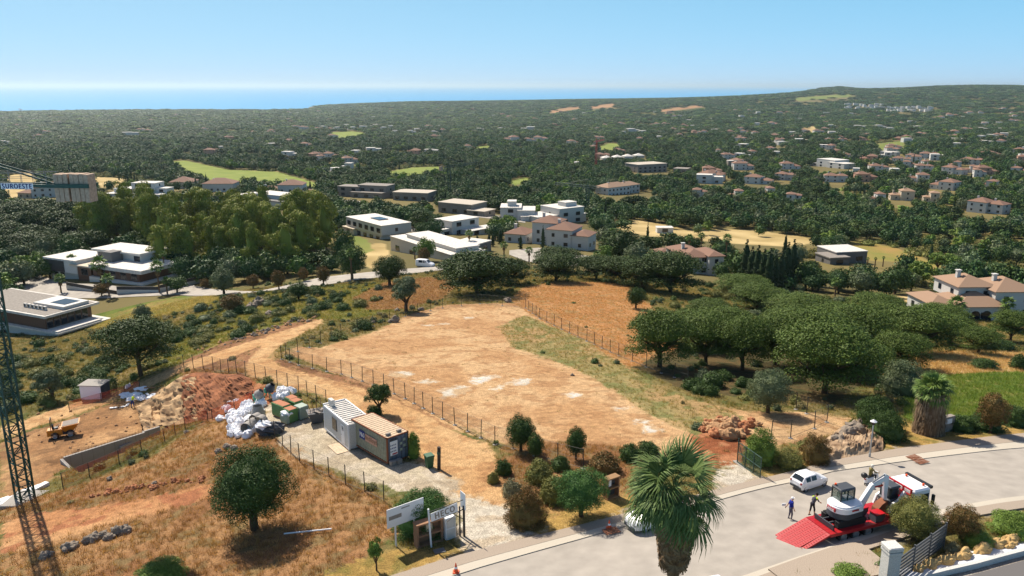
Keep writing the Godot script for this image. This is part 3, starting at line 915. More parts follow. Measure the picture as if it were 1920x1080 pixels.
func keep_clear(p: Vector3, rad: float, front := 2):
	for k in front + 1:
		var q = Vector2(p.x, p.z) * (1.0 - k * rad * 1.3 / Vector2(p.x, p.z).length())
		var e = [q, rad]
		for i in range(int(floor((q.x - rad) / 60.0)), int(floor((q.x + rad) / 60.0)) + 1):
			for j in range(int(floor((q.y - rad) / 60.0)), int(floor((q.y + rad) / 60.0)) + 1):
				var key = Vector2i(i, j)
				if excl_grid.has(key): excl_grid[key].append(e)
				else: excl_grid[key] = [e]
func clear_poly(px_poly):
	var p = world_poly(px_poly)
	var b = Rect2(p[0], Vector2.ZERO)
	for q in p: b = b.expand(q)
	clear_polys.append([p, b])
var clear_polys := []
func is_clear(x: float, z: float, m := 0.0) -> bool:
	var p = Vector2(x, z)
	for e in excl_grid.get(Vector2i(int(floor(x / 60.0)), int(floor(z / 60.0))), []):
		if p.distance_squared_to(e[0]) < (e[1] + m) * (e[1] + m): return false
	for f in fair:
		if f[2].has_point(p) and (f[3] == 0 or rng.randf() < 0.93) and Geometry2D.is_point_in_polygon(p, f[1]): return false
	for f in clear_polys:
		if f[1].has_point(p) and Geometry2D.is_point_in_polygon(p, f[0]): return false
	return true
func make_woods():
	rng.seed = 61
	var shapes = [["round", "forest"], ["pine", "pine_dark"], ["round", "oak"], ["loose", "bright"], ["round", "olive"], ["bush", "scrub"], ["cypress", "cypress"]]
	var places = []; var colors = []
	for s in shapes: places.append([]); colors.append([])
	var nf = FastNoiseLite.new(); nf.seed = 9; nf.frequency = 0.004; nf.fractal_octaves = 3
	var single = 0
	var r = 216.0
	while r < 6900.0:
		var s = max(5.6, r / 125.0)
		var n = int(1.4 * r / s)
		for k in n:
			var t = lerp(-0.70, 0.70, (k + rnd(0.1, 0.9)) / n)
			var rr = r + rnd(0, s)
			var x = rr * sin(t); var z = -rr * cos(t)
			var y = hgt(x, z)
			if y < -99.0: continue
			if not is_clear(x, z, s * 0.4): continue
			var back = (EYE.y - y) / max(EYE.y - y - 7.0, 4.0)
			if not is_clear(x * back, z * back) or not is_clear(x * lerp(1.0, back, 0.5), z * lerp(1.0, back, 0.5)): continue
			var g = nf.get_noise_2d(x, z); var f = nf.get_noise_2d(x * 5.0 + 900.0, z * 5.0)
			var id = 0
			if f > 0.22: id = 1
			elif f > -0.02: id = 2
			elif f < -0.38: id = 3
			elif f < -0.26: id = 4
			if g < -0.20 and rng.randf() < 0.75: id = 5
			if rng.randf() < 0.012: id = 6
			if rr < 330.0 and id == 5 and rng.randf() < 0.4: continue
			var w = s * rnd(0.85, 1.7); var h = min(w * rnd(0.75, 1.1), rnd(6.0, 12.0))
			if id == 5: w *= 0.75; h = min(h * 0.5, 3.5)
			if id == 6: w = rnd(2.0, 3.0); h = rnd(8.0, 13.0)
			if rr > 1600.0: h = min(h, 9.0)
			if single < 260 and rr < 420.0 and id != 5 and id != 6 and rng.randf() < 0.5:
				single += 1
				var q = shapes[id]
				var nm = {"forest": ["broadleaf_tree", "dark green broadleaf tree in the wood behind the villas"], "pine_dark": ["stone_pine", "dark dome-shaped pine in the wood behind the villas"], "oak": ["cork_oak", "olive green oak in the wood behind the villas"], "bright": ["leafy_tree", "bright green airy tree in the wood behind the villas"], "olive": ["olive_tree", "grey green olive tree in the wood behind the villas"]}[q[1]]
				plant(nm[0], nm[1], "tree", Vector3(x, y, z), w, h, q[0], q[1], 1500, nm[1].replace("tree in", "trees in").replace("pine in", "pines in").replace("oak in", "oaks in"), single % 2)
				continue
			places[id].append(Transform3D(Basis(Vector3.UP, rnd(0, TAU)).scaled(Vector3(w, h, w)), Vector3(x, y - 0.3, z)))
			colors[id].append(Color(1, 1, 1).lerp(Color(rnd(0.85, 1.2), rnd(0.92, 1.12), rnd(0.75, 1.15)), 0.7) * rnd(0.8, 1.25))
		r += s
	for k in shapes.size():
		scatter_mesh("woodland", ["dark green broadleaf wood filling the valley", "dark pine wood spread over the valley", "olive green oak wood spread over the valley", "bright green groves spread over the valley", "grey green olive groves spread over the valley", "low scrub on the clearings of the valley", "dark slender cypresses scattered in the valley"][k], "wood", crown(shapes[k][0], 420, 700 + k, leaf(shapes[k][1])[0], leaf(shapes[k][1])[1]), vmat("foliage", 0.75, 0.55), places[k], colors[k])

# ---------------------------------------------------------------- buildings
func frame_px(ax, ay, bx, by) -> Array:   # a base line on the ground: corner, turn, length
	var a = gnd(ax, ay); var b = gnd(bx, by)
	var d = b - a
	return [Vector3(a.x, min(a.y, b.y), a.z), atan2(-d.z, d.x), Vector2(d.x, d.z).length()]
func part_box(t, called, lo: Vector3, hi: Vector3, m, b := 0.0):
	var k = MB.new()
	if b > 0: k.bbox(lo, hi, b)
	else: k.box(lo, hi)
	return obj(called, k, m, t)
var win_mesh := {}
func window(t, c: Vector3, w: float, h: float, side: int, called := "window"):   # side 0 front (+z), 1 right (+x), 2 left (-x)
	var key = "%.1f %.1f" % [w, h]
	if not win_mesh.has(key):
		var f = MB.new(); f.box(Vector3(-w / 2, -h / 2, -0.05), Vector3(w / 2, h / 2, 0.06))
		var g = MB.new(); g.box(Vector3(-w / 2 + 0.07, -h / 2 + 0.07, 0.0), Vector3(w / 2 - 0.07, h / 2 - 0.07, 0.075))
		win_mesh[key] = [f.mesh(), g.mesh()]
	var o = obj(called, win_mesh[key][0], M.window_frame, t)
	o.position = c
	o.rotation.y = [0.0, PI / 2, -PI / 2][side]
	obj("pane", win_mesh[key][1], M.window_glass, o)
func hip(m: MB, lo: Vector3, hi: Vector3, rise: float):
	var over = 0.45
	var x0 = lo.x - over; var x1 = hi.x + over; var z0 = lo.z - over; var z1 = hi.z + over; var y = hi.y
	var lx = x1 - x0; var lz = z1 - z0; var s = min(lx, lz) / 2.0
	var a = Vector3(x0 + s, y + rise, (z0 + z1) / 2) if lx > lz else Vector3((x0 + x1) / 2, y + rise, z0 + s)
	var b = Vector3(x1 - s, y + rise, (z0 + z1) / 2) if lx > lz else Vector3((x0 + x1) / 2, y + rise, z1 - s)
	var p = [Vector3(x0, y, z1), Vector3(x1, y, z1), Vector3(x1, y, z0), Vector3(x0, y, z0)]
	if lx > lz:
		m.quad(p[0], a, b, p[1]); m.tri(p[1], b, p[2]); m.quad(p[2], b, a, p[3]); m.tri(p[3], a, p[0])
	else:
		m.tri(p[0], b, p[1]); m.quad(p[1], b, a, p[2]); m.tri(p[2], a, p[3]); m.quad(p[3], a, b, p[0])
	m.quad(p[3] - Vector3(0, 0.12, 0), p[2] - Vector3(0, 0.12, 0), p[1] - Vector3(0, 0.12, 0), p[0] - Vector3(0, 0.12, 0))
	for k in 4: m.quad(p[k], p[(k + 1) % 4], p[(k + 1) % 4] - Vector3(0, 0.12, 0), p[k] - Vector3(0, 0.12, 0))
# blocks: [x0, x1, depth from, depth to, foot, height, roof kind f flat / h hip / g raw slab]; shares of the front length
var tiny := false
func house(called, label, category, fr: Array, blocks: Array, wall, roof, group := "", step := 3.6) -> Node3D:
	var t = thing(called, label, category, fr[0], fr[1], group)
	var L = fr[2]
	keep_clear(fr[0] + Vector3(cos(fr[1]), 0, -sin(fr[1])) * L * 0.5 - Vector3(sin(fr[1]), 0, cos(fr[1])) * 4.0, max(6.0, L * 0.62), 1)
	for q in blocks:
		var lo = Vector3(q[0] * L, q[4] - (2.0 if q[4] == 0 else 0.0), -q[3]); var hi = Vector3(q[1] * L, q[5], -q[2])
		part_box(t, "wall", lo, hi, wall)
		var r = MB.new()
		if q[6] == "h": hip(r, lo, hi, min(hi.x - lo.x, hi.z - lo.z) * 0.22)
		elif q[6] == "f":
			r.box(Vector3(lo.x - 0.15, hi.y, lo.z - 0.15), Vector3(hi.x + 0.15, hi.y + 0.28, hi.z + 0.15))
		else: r.box(Vector3(lo.x - 0.3, hi.y, lo.z - 0.3), Vector3(hi.x + 0.3, hi.y + 0.35, hi.z + 0.3))
		var ro = obj("roof", r, roof if q[6] != "f" else M.white_roof, t)
		if q[6] == "h" and hi.x - lo.x > 7.0:
			var c = MB.new(); var cx = lerp(lo.x, hi.x, 0.28); var cz = (lo.z + hi.z) / 2
			c.box(Vector3(cx - 0.4, hi.y + 0.3, cz - 0.4), Vector3(cx + 0.4, hi.y + 2.6, cz + 0.4)); c.box(Vector3(cx - 0.55, hi.y + 2.6, cz - 0.55), Vector3(cx + 0.55, hi.y + 2.8, cz + 0.55))
			obj("chimney", c, wall, ro)
		var floors = max(1, int(round((hi.y - q[4]) / 3.1)))
		if tiny: continue
		for f in floors:
			var y = q[4] + 1.6 + f * 3.05
			if y + 0.8 > hi.y: continue
			var nx = int((hi.x - lo.x) / (step if q[6] == "h" else step * 1.5))
			for k in nx: window(t, Vector3(lerp(lo.x, hi.x, (k + 0.5) / nx), y, hi.z), (1.5 if k % 2 else 1.1) if q[6] == "h" else 2.6, 1.3 if q[6] == "h" else 1.7, 0)
			var nzw = int((hi.z - lo.z) / (step * (1.2 if q[6] == "h" else 2.2)))
			for k in nzw:
				window(t, Vector3(lo.x, y, lerp(lo.z, hi.z, (k + 0.5) / nzw)), 1.2, 1.3, 2)
				window(t, Vector3(hi.x, y, lerp(lo.z, hi.z, (k + 0.5) / nzw)), 1.2, 1.3, 1)
	return t
func build_mats():
	mat("white_render", srgb(226, 224, 218), 0.8, "fine", 0.15)
	mat("white_roof", srgb(228, 222, 212), 0.85, "coarse", 0.1)
	mat("cream_render", srgb(222, 206, 180), 0.85, "fine", 0.15)
	mat("pink_render", srgb(214, 168, 140), 0.85, "fine", 0.15)
	mat("terracotta_tile", srgb(142, 106, 86), 0.9, "spots", 0.5)
	mat("pale_tile", srgb(168, 136, 110), 0.9, "spots", 0.5)
	mat("raw_concrete", srgb(150, 142, 132), 0.92, "coarse", 0.12)
	mat("pale_slab", srgb(204, 192, 174), 0.92, "spots", 0.12)
	mat("brown_cladding", srgb(112, 74, 52), 0.6, "fine", 0.4)
	mat("dark_cladding", srgb(58, 54, 54), 0.55)
	mat("grey_stone", srgb(128, 124, 120), 0.85, "fine", 0.3)
	mat("window_frame", srgb(96, 94, 92), 0.5)
	mat("window_glass", srgb(26, 34, 42), 0.08)
	mat("pool_water", srgb(70, 190, 200), 0.1)
	mat("black_metal", srgb(34, 34, 36), 0.5)
	mat("grey_metal", srgb(120, 124, 128), 0.45, "", 1.0, 0.6)
const FAR = [   # px, py, width in px, kind: w white flat, t tiled, p pink, g raw concrete, a white block of flats
	1287,229,16,"w", 1308,253,12,"t", 1322,251,14,"t", 1345,248,18,"w", 1370,251,16,"p", 1395,251,16,"t", 1420,254,18,"t", 1445,259,22,"p", 1480,253,18,"w", 1508,258,16,"w", 1504,268,24,"w", 1385,278,26,"w", 1388,298,26,"w", 1458,294,22,"w", 1375,313,20,"g",
	1592,300,26,"t", 1627,303,30,"p", 1660,296,22,"w", 1674,307,30,"t", 1710,304,28,"t", 1704,315,22,"t", 1744,314,24,"t", 1788,315,20,"t", 1820,324,20,"t", 1838,332,22,"t", 1908,328,26,"t", 1690,263,28,"p", 1750,265,20,"p", 1550,246,18,"t", 1565,253,22,"w", 1612,241,22,"w", 1653,240,20,"w", 1673,245,18,"w", 1720,242,20,"w", 1785,252,24,"t", 1830,261,22,"w", 1850,259,20,"w", 1876,256,22,"w", 1795,267,20,"w", 1725,256,18,"t", 1843,245,16,"w", 1870,234,16,"w", 1845,234,16,"w",
	1757,223,20,"t", 1786,219,20,"t", 1815,214,18,"t", 1393,220,12,"w", 1410,216,12,"w", 1425,213,12,"w", 1415,235,14,"w", 1447,235,20,"t", 1600,329,20,"w", 1683,330,26,"w", 1722,342,36,"t", 1762,356,48,"t", 1850,355,30,"t", 1646,382,18,"t", 1692,376,40,"c", 1746,380,26,"c", 1842,400,60,"t", 1487,383,18,"t", 1440,370,24,"t", 1380,376,20,"t", 1310,374,14,"t", 1902,262,18,"w", 1912,300,14,"w",
	245,254,28,"w", 205,256,12,"w", 70,259,16,"t", 12,271,14,"w", 410,283,14,"w", 600,303,24,"t", 537,304,16,"t", 627,330,24,"w", 455,278,10,"w", 660,307,30,"t", 648,319,22,"w", 770,291,30,"p", 610,241,14,"w", 628,243,14,"w", 645,238,14,"w", 660,243,14,"w", 680,241,14,"w", 700,238,14,"w", 715,243,14,"w", 730,240,14,"w", 742,250,14,"w", 770,250,14,"w", 786,246,16,"w", 990,243,30,"w", 960,264,30,"t", 1012,264,26,"t", 1190,247,26,"w", 1165,252,12,"w", 1225,236,16,"t", 1250,236,16,"t", 1272,258,16,"t", 1240,262,20,"w", 1082,316,14,"w", 1120,245,10,"t", 1135,238,12,"t", 1300,240,12,"w",
	150,240,10,"t", 110,232,10,"t", 60,226,10,"w", 280,228,10,"t", 350,236,10,"t", 470,234,9,"w", 540,226,9,"t", 30,238,12,"t", 90,215,9,"w", 200,218,9,"w", 330,218,9,"t", 820,240,10,"w", 700,222,9,"w", 560,214,8,"w", 1330,226,10,"w", 1500,226,12,"w", 1540,222,10,"t", 1880,206,12,"t", 1900,220,14,"t", 1620,258,14,"t", 1575,268,14,"t", 1460,270,12,"t", 1350,290,14,"t"]
func make_far_houses():
	rng.seed = 31
	for k in range(0, FAR.size(), 4):
		var c = gnd(FAR[k], FAR[k + 1])
		var s = mpp(c)
		var w = clamp(FAR[k + 2] * s, 9.0, 34.0)
		var kind = FAR[k + 3]
		var turn = atan2(c.x, -c.z) * -1.0 + rnd(-0.5, 0.5)
		var x = Vector3(cos(turn), 0, -sin(turn))
		var a = c - x * w * 0.5
		var fr = [Vector3(a.x, c.y, a.z), turn, w]
		var d = clamp(w * 0.6, 7.0, 14.0)
		var tall = 6.4 if FAR[k + 2] * s < 26.0 else 6.8
		var roof = "f" if kind == "w" or kind == "g" else "h"
		var bl = [[0.0, 0.58, 0.0, d, 0.0, tall, roof], [0.5, 1.0, d * 0.25, d * 1.1, 0.0, tall * rnd(0.5, 0.95), roof]]
		if rng.randf() < 0.5: bl = [[0.42, 1.0, 0.0, d, 0.0, tall, roof], [0.0, 0.5, d * 0.2, d, 0.0, 3.4, roof]]
		var lab = {"w": "white flat-roofed villa among the trees of the valley", "t": "white villa with a tiled hip roof among the trees of the valley", "p": "pinkish villa with a tiled roof among the trees of the valley", "g": "grey concrete house among the trees of the valley", "c": "cream villa with pale tiled roofs among the trees of the valley"}[kind]
		tiny = Vector2(c.x, c.z).length() > 1300.0
		house("villa", lab, "house", fr, bl, {"w": M.white_render, "t": M.white_render, "p": M.pink_render, "g": M.raw_concrete, "c": M.cream_render}[kind], M.pale_tile if kind == "c" else M.terracotta_tile, lab.replace("villa", "villas").replace("house", "houses"), 4.5)
	for k in 170:
		var px = rnd(1285, 1915); var py = rnd(208, 345)
		if k > 90: px = rnd(0, 1280); py = rnd(206, 252)
		if k > 140: px = rnd(380, 1280); py = rnd(236, 300)
		var c = gnd(px, py)
		if not is_clear(c.x, c.z): continue
		var w = rnd(14, 22); var turn = -atan2(c.x, -c.z) + rnd(-0.7, 0.7)
		var kind = ["w", "t", "t", "p"][rng.randi() % 4]
		tiny = Vector2(c.x, c.z).length() > 1300.0
		var roof = "f" if kind == "w" else "h"
		var lab = {"w": "white flat-roofed villa among the trees of the valley", "t": "white villa with a tiled hip roof among the trees of the valley", "p": "pinkish villa with a tiled roof among the trees of the valley"}[kind]
		house("villa", lab, "house", [c, turn, w], [[0.0, 0.6, 0.0, 10.0, 0.0, rnd(5.5, 7.0), roof], [0.55, 1.0, 2.0, 11.0, 0.0, rnd(3.2, 6.0), roof]], M.white_render if kind != "p" else M.pink_render, M.terracotta_tile, lab.replace("villa", "villas"), 4.5)
	tiny = true
	for k in 34:   # the white village on the hillside
		var px = 1582 + (k % 17) * 10 + rnd(-3, 3); var py = (205 if k < 17 else 211) + rnd(-2, 2)
		if k >= 17 and px < 1660: py -= 12
		var c = gnd(px, py); var w = rnd(13, 20)
		var turn = rnd(-0.5, 0.5)
		house("white_block", "white cube house in the dense white village on the hillside", "house", [c, turn, w], [[0.0, 0.6, 0.0, 10.0, 0.0, rnd(7, 11), "f"], [0.55, 1.0, 1.0, 11.0, 0.0, rnd(5, 9), "f"]], M.white_render, M.white_roof, "white village on the hillside", 5.0)
	tiny = false
	for k in 4:   # marquees on the golf course
		var c = gnd(1137 + k * 20, 300 - k * 1.5)
		var t = thing("marquee", "white peaked marquee tent beside the golf course", "tent", c, 0.2, "marquee tents by the golf course")
		keep_clear(c, 14.0, 1)
		var m = MB.new(); m.box(Vector3(-6, -1, -6), Vector3(6, 3, 6)); obj("canvas_wall", m, M.white_render, t)
		var r = MB.new()
		for q in 4:
			var a = [Vector3(-6.3, 3, 6.3), Vector3(6.3, 3, 6.3), Vector3(6.3, 3, -6.3), Vector3(-6.3, 3, -6.3)]
			r.tri(a[q], Vector3(0, 5.6, 0), a[(q + 1) % 4])
		obj("canvas_roof", r, M.white_roof, t)
func make_villas():
	# the villa with the brown upper storey
	var fr = frame_px(-62, 616, 107, 631)
	var t = thing("modern_villa", "white modern villa with brown clad upper storey and air conditioners on its roof", "house", fr[0], fr[1])
	var L = fr[2]
	keep_clear(gnd(60, 610), 14.0, 1)
	part_box(t, "wall", Vector3(0, -3, -13), Vector3(L, 2.9, 0), M.white_render)
	part_box(t, "cladding", Vector3(-1, 3.25, -12.4), Vector3(L - 4.2, 6.2, -0.6), M.brown_cladding)
	part_box(t, "balcony_slab", Vector3(-1.4, 2.9, -13.4), Vector3(L + 1.2, 3.25, 0.5), M.white_roof)
	part_box(t, "parapet", Vector3(L - 1.0, 3.25, -11), Vector3(L + 0.8, 3.6, 0.3), M.white_roof)
	var rf = part_box(t, "roof", Vector3(-2.2, 6.2, -13.6), Vector3(L - 2.6, 6.75, 0.5), M.white_roof)
	part_box(rf, "roof_gravel", Vector3(-1.6, 6.75, -13.0), Vector3(L - 3.2, 6.8, -0.1), M.raw_concrete)
	part_box(rf, "roof_box", Vector3(L - 14, 6.8, -11.6), Vector3(L - 3.6, 7.5, -5.0), M.white_render)
	part_box(rf, "skylight", Vector3(L - 10, 7.5, -10.4), Vector3(L - 5, 7.56, -6.4), M.window_glass)
	for k in 6: ac_unit(rf, Vector3(L - 14.6 + k * 1.35, 6.8, -3.4), 0.95, 0.45, 0.9)
	for k in 6: window(t, Vector3(L - 4.2, 4.7, -1.6 - k * 1.8), 1.5, 2.5, 1)
	for k in 4: window(t, Vector3(1.5 + k * 4.4, 1.2, 0), 1.5, 0.9, 0)
	for k in 3: window(t, Vector3(L, 1.3, -2.0 - k * 3.2), 1.6 if k == 2 else 0.8, 2.2, 1)
	for k in 3: part_box(t, "cladding_joint", Vector3(2.0 + k * 4.2, 3.3, -0.6), Vector3(2.6 + k * 4.2, 6.15, -0.56), M.dark_cladding)
	# the villa with the grey tower
	fr = frame_px(92, 524, 268, 533)
	t = thing("modern_villa", "white modern villa with flat roofs, grey stone tower and a pool", "house", fr[0], fr[1])
	L = fr[2]
	keep_clear(gnd(180, 525), 17.0, 1)
	var W = M.white_render
	part_box(t, "wall", Vector3(0, -2, -11), Vector3(0.3 * L, 3.0, -1), W)
	part_box(t, "cladding", Vector3(-0.4, 3.0, -11.2), Vector3(0.2 * L, 6.4, 0.4), M.dark_cladding)
	part_box(t, "wall", Vector3(0.2 * L, 2.9, -11.4), Vector3(0.34 * L, 6.5, 0.2), W)
	part_box(t, "roof", Vector3(-0.6, 6.4, -11.6), Vector3(0.34 * L, 6.9, 0.6), M.white_roof)
	part_box(t, "cladding", Vector3(0.36 * L, -1, -6), Vector3(0.5 * L, 5.4, 0.6), M.brown_cladding)
	part_box(t, "roof", Vector3(0.28 * L, 5.4, -8), Vector3(0.51 * L, 5.8, 0.9), M.cream_render)
	part_box(t, "wall", Vector3(0.32 * L, -1, -16), Vector3(0.78 * L, 8.6, -7.4), W)
	part_box(t, "roof", Vector3(0.29 * L, 8.6, -16.6), Vector3(0.80 * L, 9.1, -6.4), M.white_roof)
	part_box(t, "stone_tower", Vector3(0.51 * L, -1, -7.0), Vector3(0.60 * L, 9.4, -3.4), M.grey_stone)
	part_box(t, "wall", Vector3(0.5 * L, -2, -12), Vector3(1.04 * L, 3.2, 1.4), W)
	part_box(t, "cladding", Vector3(0.52 * L, 3.2, -12), Vector3(0.99 * L, 5.6, 0.6), M.brown_cladding)
	part_box(t, "roof", Vector3(0.5 * L, 5.6, -12.6), Vector3(1.03 * L, 6.6, 1.2), M.white_roof)
	for k in 4: window(t, Vector3(lerp(0.62, 0.94, k / 3.0) * L, 4.4, 0.6), 2.2, 1.9, 0)
	for k in 3: window(t, Vector3(lerp(0.36, 0.74, k / 2.0) * L, 7.3, -7.4), 2.4, 1.6, 0)
	for k in 2: window(t, Vector3(0.06 * L + k * 2.6, 1.5, -1), 1.8, 1.9, 0)
	window(t, Vector3(0.43 * L, 4.0, 0.6), 2.6, 1.8, 0)
	window(t, Vector3(0.62 * L, 1.6, 1.4), 1.0, 2.2, 0); window(t, Vector3(0.72 * L, 2.0, 1.4), 1.2, 0.7, 0)
	struct("swimming_pool", sheet([262,492, 290,492, 296,500, 268,503], 0.5, 3.0), M.pool_water)
	for q in [[126,543, 220,552, 2.2], [220,552, 300,548, 2.2], [300,548, 395,527, 2.0], [0,500, 126,543, 2.0]]:
		var f = frame_px(q[0], q[1], q[2], q[3])
		var g = thing("garden_wall", "white garden wall with a dark rail in front of the villa with the pool", "wall", f[0], f[1], "white garden walls")
		part_box(g, "wall", Vector3(0, -1.5, -0.15), Vector3(f[2], q[4] * 0.6, 0.15), W)
		part_box(g, "rail", Vector3(0, q[4] * 0.6, -0.06), Vector3(f[2], q[4], 0.06), M.dark_cladding)
	# white villas beyond the crest
	fr = frame_px(648, 438, 716, 450)
	house("modern_villa", "white two storey villa with solar panels and a hedge along its garden", "house", fr, [[0.0, 0.3, -1.0, 6.0, 0.0, 2.8, "g"], [0.1, 0.95, 0.5, 12.0, 0.0, 3.2, "f"], [0.04, 1.0, 0.0, 12.5, 3.2, 6.6, "f"]], W, M.cream_render, "", 3.0)
	solar(fr, 6.95)
	fr = frame_px(733, 470, 845, 490)
	house("modern_villa", "long white villa with a pale ridged roof and dark ground floor wing", "house", fr, [[0.0, 1.0, 0.0, 12.0, 0.0, 4.6, "f"], [0.15, 0.95, 3.0, 11.0, 4.9, 5.8, "g"]], W, M.white_roof, "", 5.0)
	fr = frame_px(848, 482, 921, 470)
	house("garage_wing", "dark grey flat-roofed wing attached behind the long white villa", "house", fr, [[0.0, 1.0, 0.0, 9.0, 0.0, 3.2, "f"]], M.grey_stone, M.white_roof, "", 4.0)
	fr = frame_px(848, 440, 898, 436)
	house("modern_villa", "white cubist villa with walled terraces beside the cypresses", "house", fr, [[0.0, 1.0, 0.0, 10.0, 0.0, 6.0, "f"], [-0.35, 0.1, 1.0, 8.0, 0.0, 3.2, "f"], [0.3, 1.5, -6.0, 0.0, 0.0, 2.4, "f"], [-0.9, -0.3, 0.0, 5.0, 0.0, 1.8, "f"]], W, M.white_roof)
	fr = frame_px(634, 368, 722, 372)
	house("unfinished_villa", "grey concrete villa shell with three flat blocks above the street", "house", fr, [[0.0, 0.45, 0.0, 10.0, 0.0, 6.0, "g"], [0.4, 1.0, 2.0, 13.0, 0.0, 7.0, "g"], [0.35, 1.0, -4.0, 2.0, 0.0, 3.4, "g"]], M.raw_concrete, M.raw_concrete)
	fr = frame_px(737, 375, 802, 378)
	house("unfinished_villa", "long low brown house shell with a littered pale roof slab", "house", fr, [[0.0, 1.0, 0.0, 14.0, 0.0, 4.6, "g"]], M.raw_concrete, M.pale_slab)
	fr = frame_px(822, 398, 900, 405)
	house("unfinished_villa", "brown concrete house shell with pale roof slab beside the cypress road", "house", fr, [[0.0, 0.8, 0.0, 14.0, 0.0, 5.0, "g"], [0.75, 1.15, -2.0, 8.0, 0.0, 2.6, "g"]], M.raw_concrete, M.pale_slab)
	fr = frame_px(938, 411, 1003, 414)
	house("white_mansion", "sprawling bright white mansion with terraces, farther from the dark pine", "house", fr, [[0.0, 0.6, 0.0, 14.0, 0.0, 6.0, "f"], [0.5, 1.0, -2.0, 12.0, 0.0, 5.0, "f"], [0.2, 0.45, 4.0, 10.0, 6.0, 8.4, "f"], [0.6, 0.85, -5.0, 0.0, 0.0, 2.6, "f"]], W, M.white_roof)
	fr = frame_px(1008, 418, 1092, 416)
	house("white_mansion", "bright white mansion with stepped flat roofs next to the dark pine", "house", fr, [[0.0, 0.55, 0.0, 14.0, 0.0, 4.4, "f"], [0.45, 1.0, -1.0, 14.0, 0.0, 7.4, "f"], [0.7, 0.95, 3.0, 9.0, 7.6, 9.4, "f"], [0.9, 1.15, 2.0, 8.0, 0.0, 3.4, "f"]], W, M.white_roof)
	fr = frame_px(942, 455, 1096, 470)
	house("tiled_villa", "large white villa with several brown tiled roofs behind the cypresses", "house", fr, [[0.0, 0.26, 2.0, 12.0, 0.0, 3.6, "h"], [0.32, 0.62, 4.0, 14.0, 0.0, 8.0, "h"], [0.55, 0.85, 0.0, 11.0, 0.0, 6.6, "h"], [0.84, 1.04, 0.0, 9.0, 0.0, 5.0, "h"]], W, M.terracotta_tile)
	fr = frame_px(1284, 512, 1344, 516)
	house("tiled_villa", "white villa with a brown tiled roof beside the tall palms", "house", fr, [[0.0, 0.78, 0.0, 16.0, 0.0, 5.6, "h"], [0.65, 1.1, -2.0, 9.0, 0.0, 6.2, "h"], [0.8, 1.15, -5.0, -2.0, 0.0, 2.8, "h"]], W, M.terracotta_tile)
	fr = frame_px(1236, 488, 1262, 490)
	house("garden_house", "small white tiled garden house at the foot of the palms", "house", fr, [[0.0, 1.0, 0.0, 6.0, 0.0, 3.0, "h"]], W, M.terracotta_tile)
	fr = frame_px(1762, 598, 1925, 606)
	var rv = house("tiled_villa", "large white villa with brown tiled hip roofs and an arched porch", "house", fr, [[0.0, 0.3, 4.0, 14.0, 0.0, 3.4, "h"], [0.24, 0.82, 1.0, 12.0, 0.0, 3.6, "h"], [0.36, 0.8, 6.0, 16.0, 3.6, 6.8, "h"], [0.7, 1.2, 3.0, 14.0, 0.0, 6.4, "h"]], W, M.pale_tile)
	L = fr[2]
	for k in 3:
		var m = MB.new(); var c = Vector3((0.3 + k * 0.13) * L, 0, -1.0)
		var poly = [Vector2(c.x - 1.1, 0), Vector2(c.x + 1.1, 0)]
		for j in 9: poly.append(Vector2(c.x + 1.1 * cos(PI * j / 8.0), 1.6 + 1.0 * sin(PI * j / 8.0)))
		m.extrude(poly, -1.02, -0.94)
		obj("arch", m, M.window_glass, rv)
	fr = frame_px(1556, 496, 1634, 497)
	house("flat_villa", "low white flat-roofed villa below the fenced dry field", "house", fr, [[0.0, 0.45, 0.0, 9.0, 0.0, 3.0, "g"], [0.3, 1.05, 4.0, 16.0, 0.0, 4.0, "f"]], M.grey_stone, M.raw_concrete)
	fr = frame_px(1525, 312, 1582, 317)
	house("modern_villa", "very large bright white modern villa in the valley", "house", fr, [[0.0, 0.6, 4.0, 24.0, 0.0, 8.0, "f"], [0.45, 1.0, 0.0, 16.0, 0.0, 6.0, "f"], [-0.3, 0.1, 6.0, 20.0, 0.0, 3.0, "f"]], W, M.white_roof, "", 6.0)
	fr = frame_px(1140, 366, 1207, 362)
	house("tiled_villa", "long white villa with a pinkish tiled roof in the middle of the wood", "house", fr, [[0.0, 0.6, 0.0, 12.0, 0.0, 6.6, "h"], [0.55, 1.0, 4.0, 14.0, 0.0, 6.0, "h"]], W, M.pale_tile)
	fr = frame_px(1196, 324, 1250, 322)
	house("unfinished_block", "grey unfinished concrete block in the valley wood", "building", fr, [[0.0, 1.0, 0.0, 22.0, 0.0, 8.0, "g"]], M.raw_concrete, M.pale_slab)
	fr = frame_px(1262, 324, 1288, 325)
	house("unfinished_block", "low grey shed with a ribbed roof beside the unfinished block", "building", fr, [[0.0, 1.0, 0.0, 14.0, 0.0, 4.0, "g"]], M.raw_concrete, M.raw_concrete)
	# houses beyond the eucalyptus grove
	fr = frame_px(206, 372, 310, 374)
	house("modern_villa", "white and grey cube villa rising behind the eucalyptus grove", "house", fr, [[0.0, 1.0, -4.0, 6.0, 0.0, 3.2, "f"], [0.05, 0.45, 2.0, 12.0, 0.0, 5.5, "f"], [0.38, 0.8, 2.0, 12.0, 0.0, 9.0, "f"], [0.78, 1.0, 3.0, 10.0, 0.0, 6.0, "f"]], W, M.white_roof)
	fr = frame_px(60, 372, 130, 368)
	house("long_house", "long low white house with a brown roof behind the pine wood", "house", fr, [[0.0, 1.0, 0.0, 12.0, 0.0, 6.2, "h"]], W, M.terracotta_tile)
	fr = frame_px(34, 372, 58, 372)
	house("long_house", "small tiled outhouse beside the long low white house", "house", fr, [[0.0, 1.0, 0.0, 9.0, 0.0, 3.4, "h"]], M.cream_render, M.terracotta_tile)
	fr = frame_px(318, 354, 362, 354)
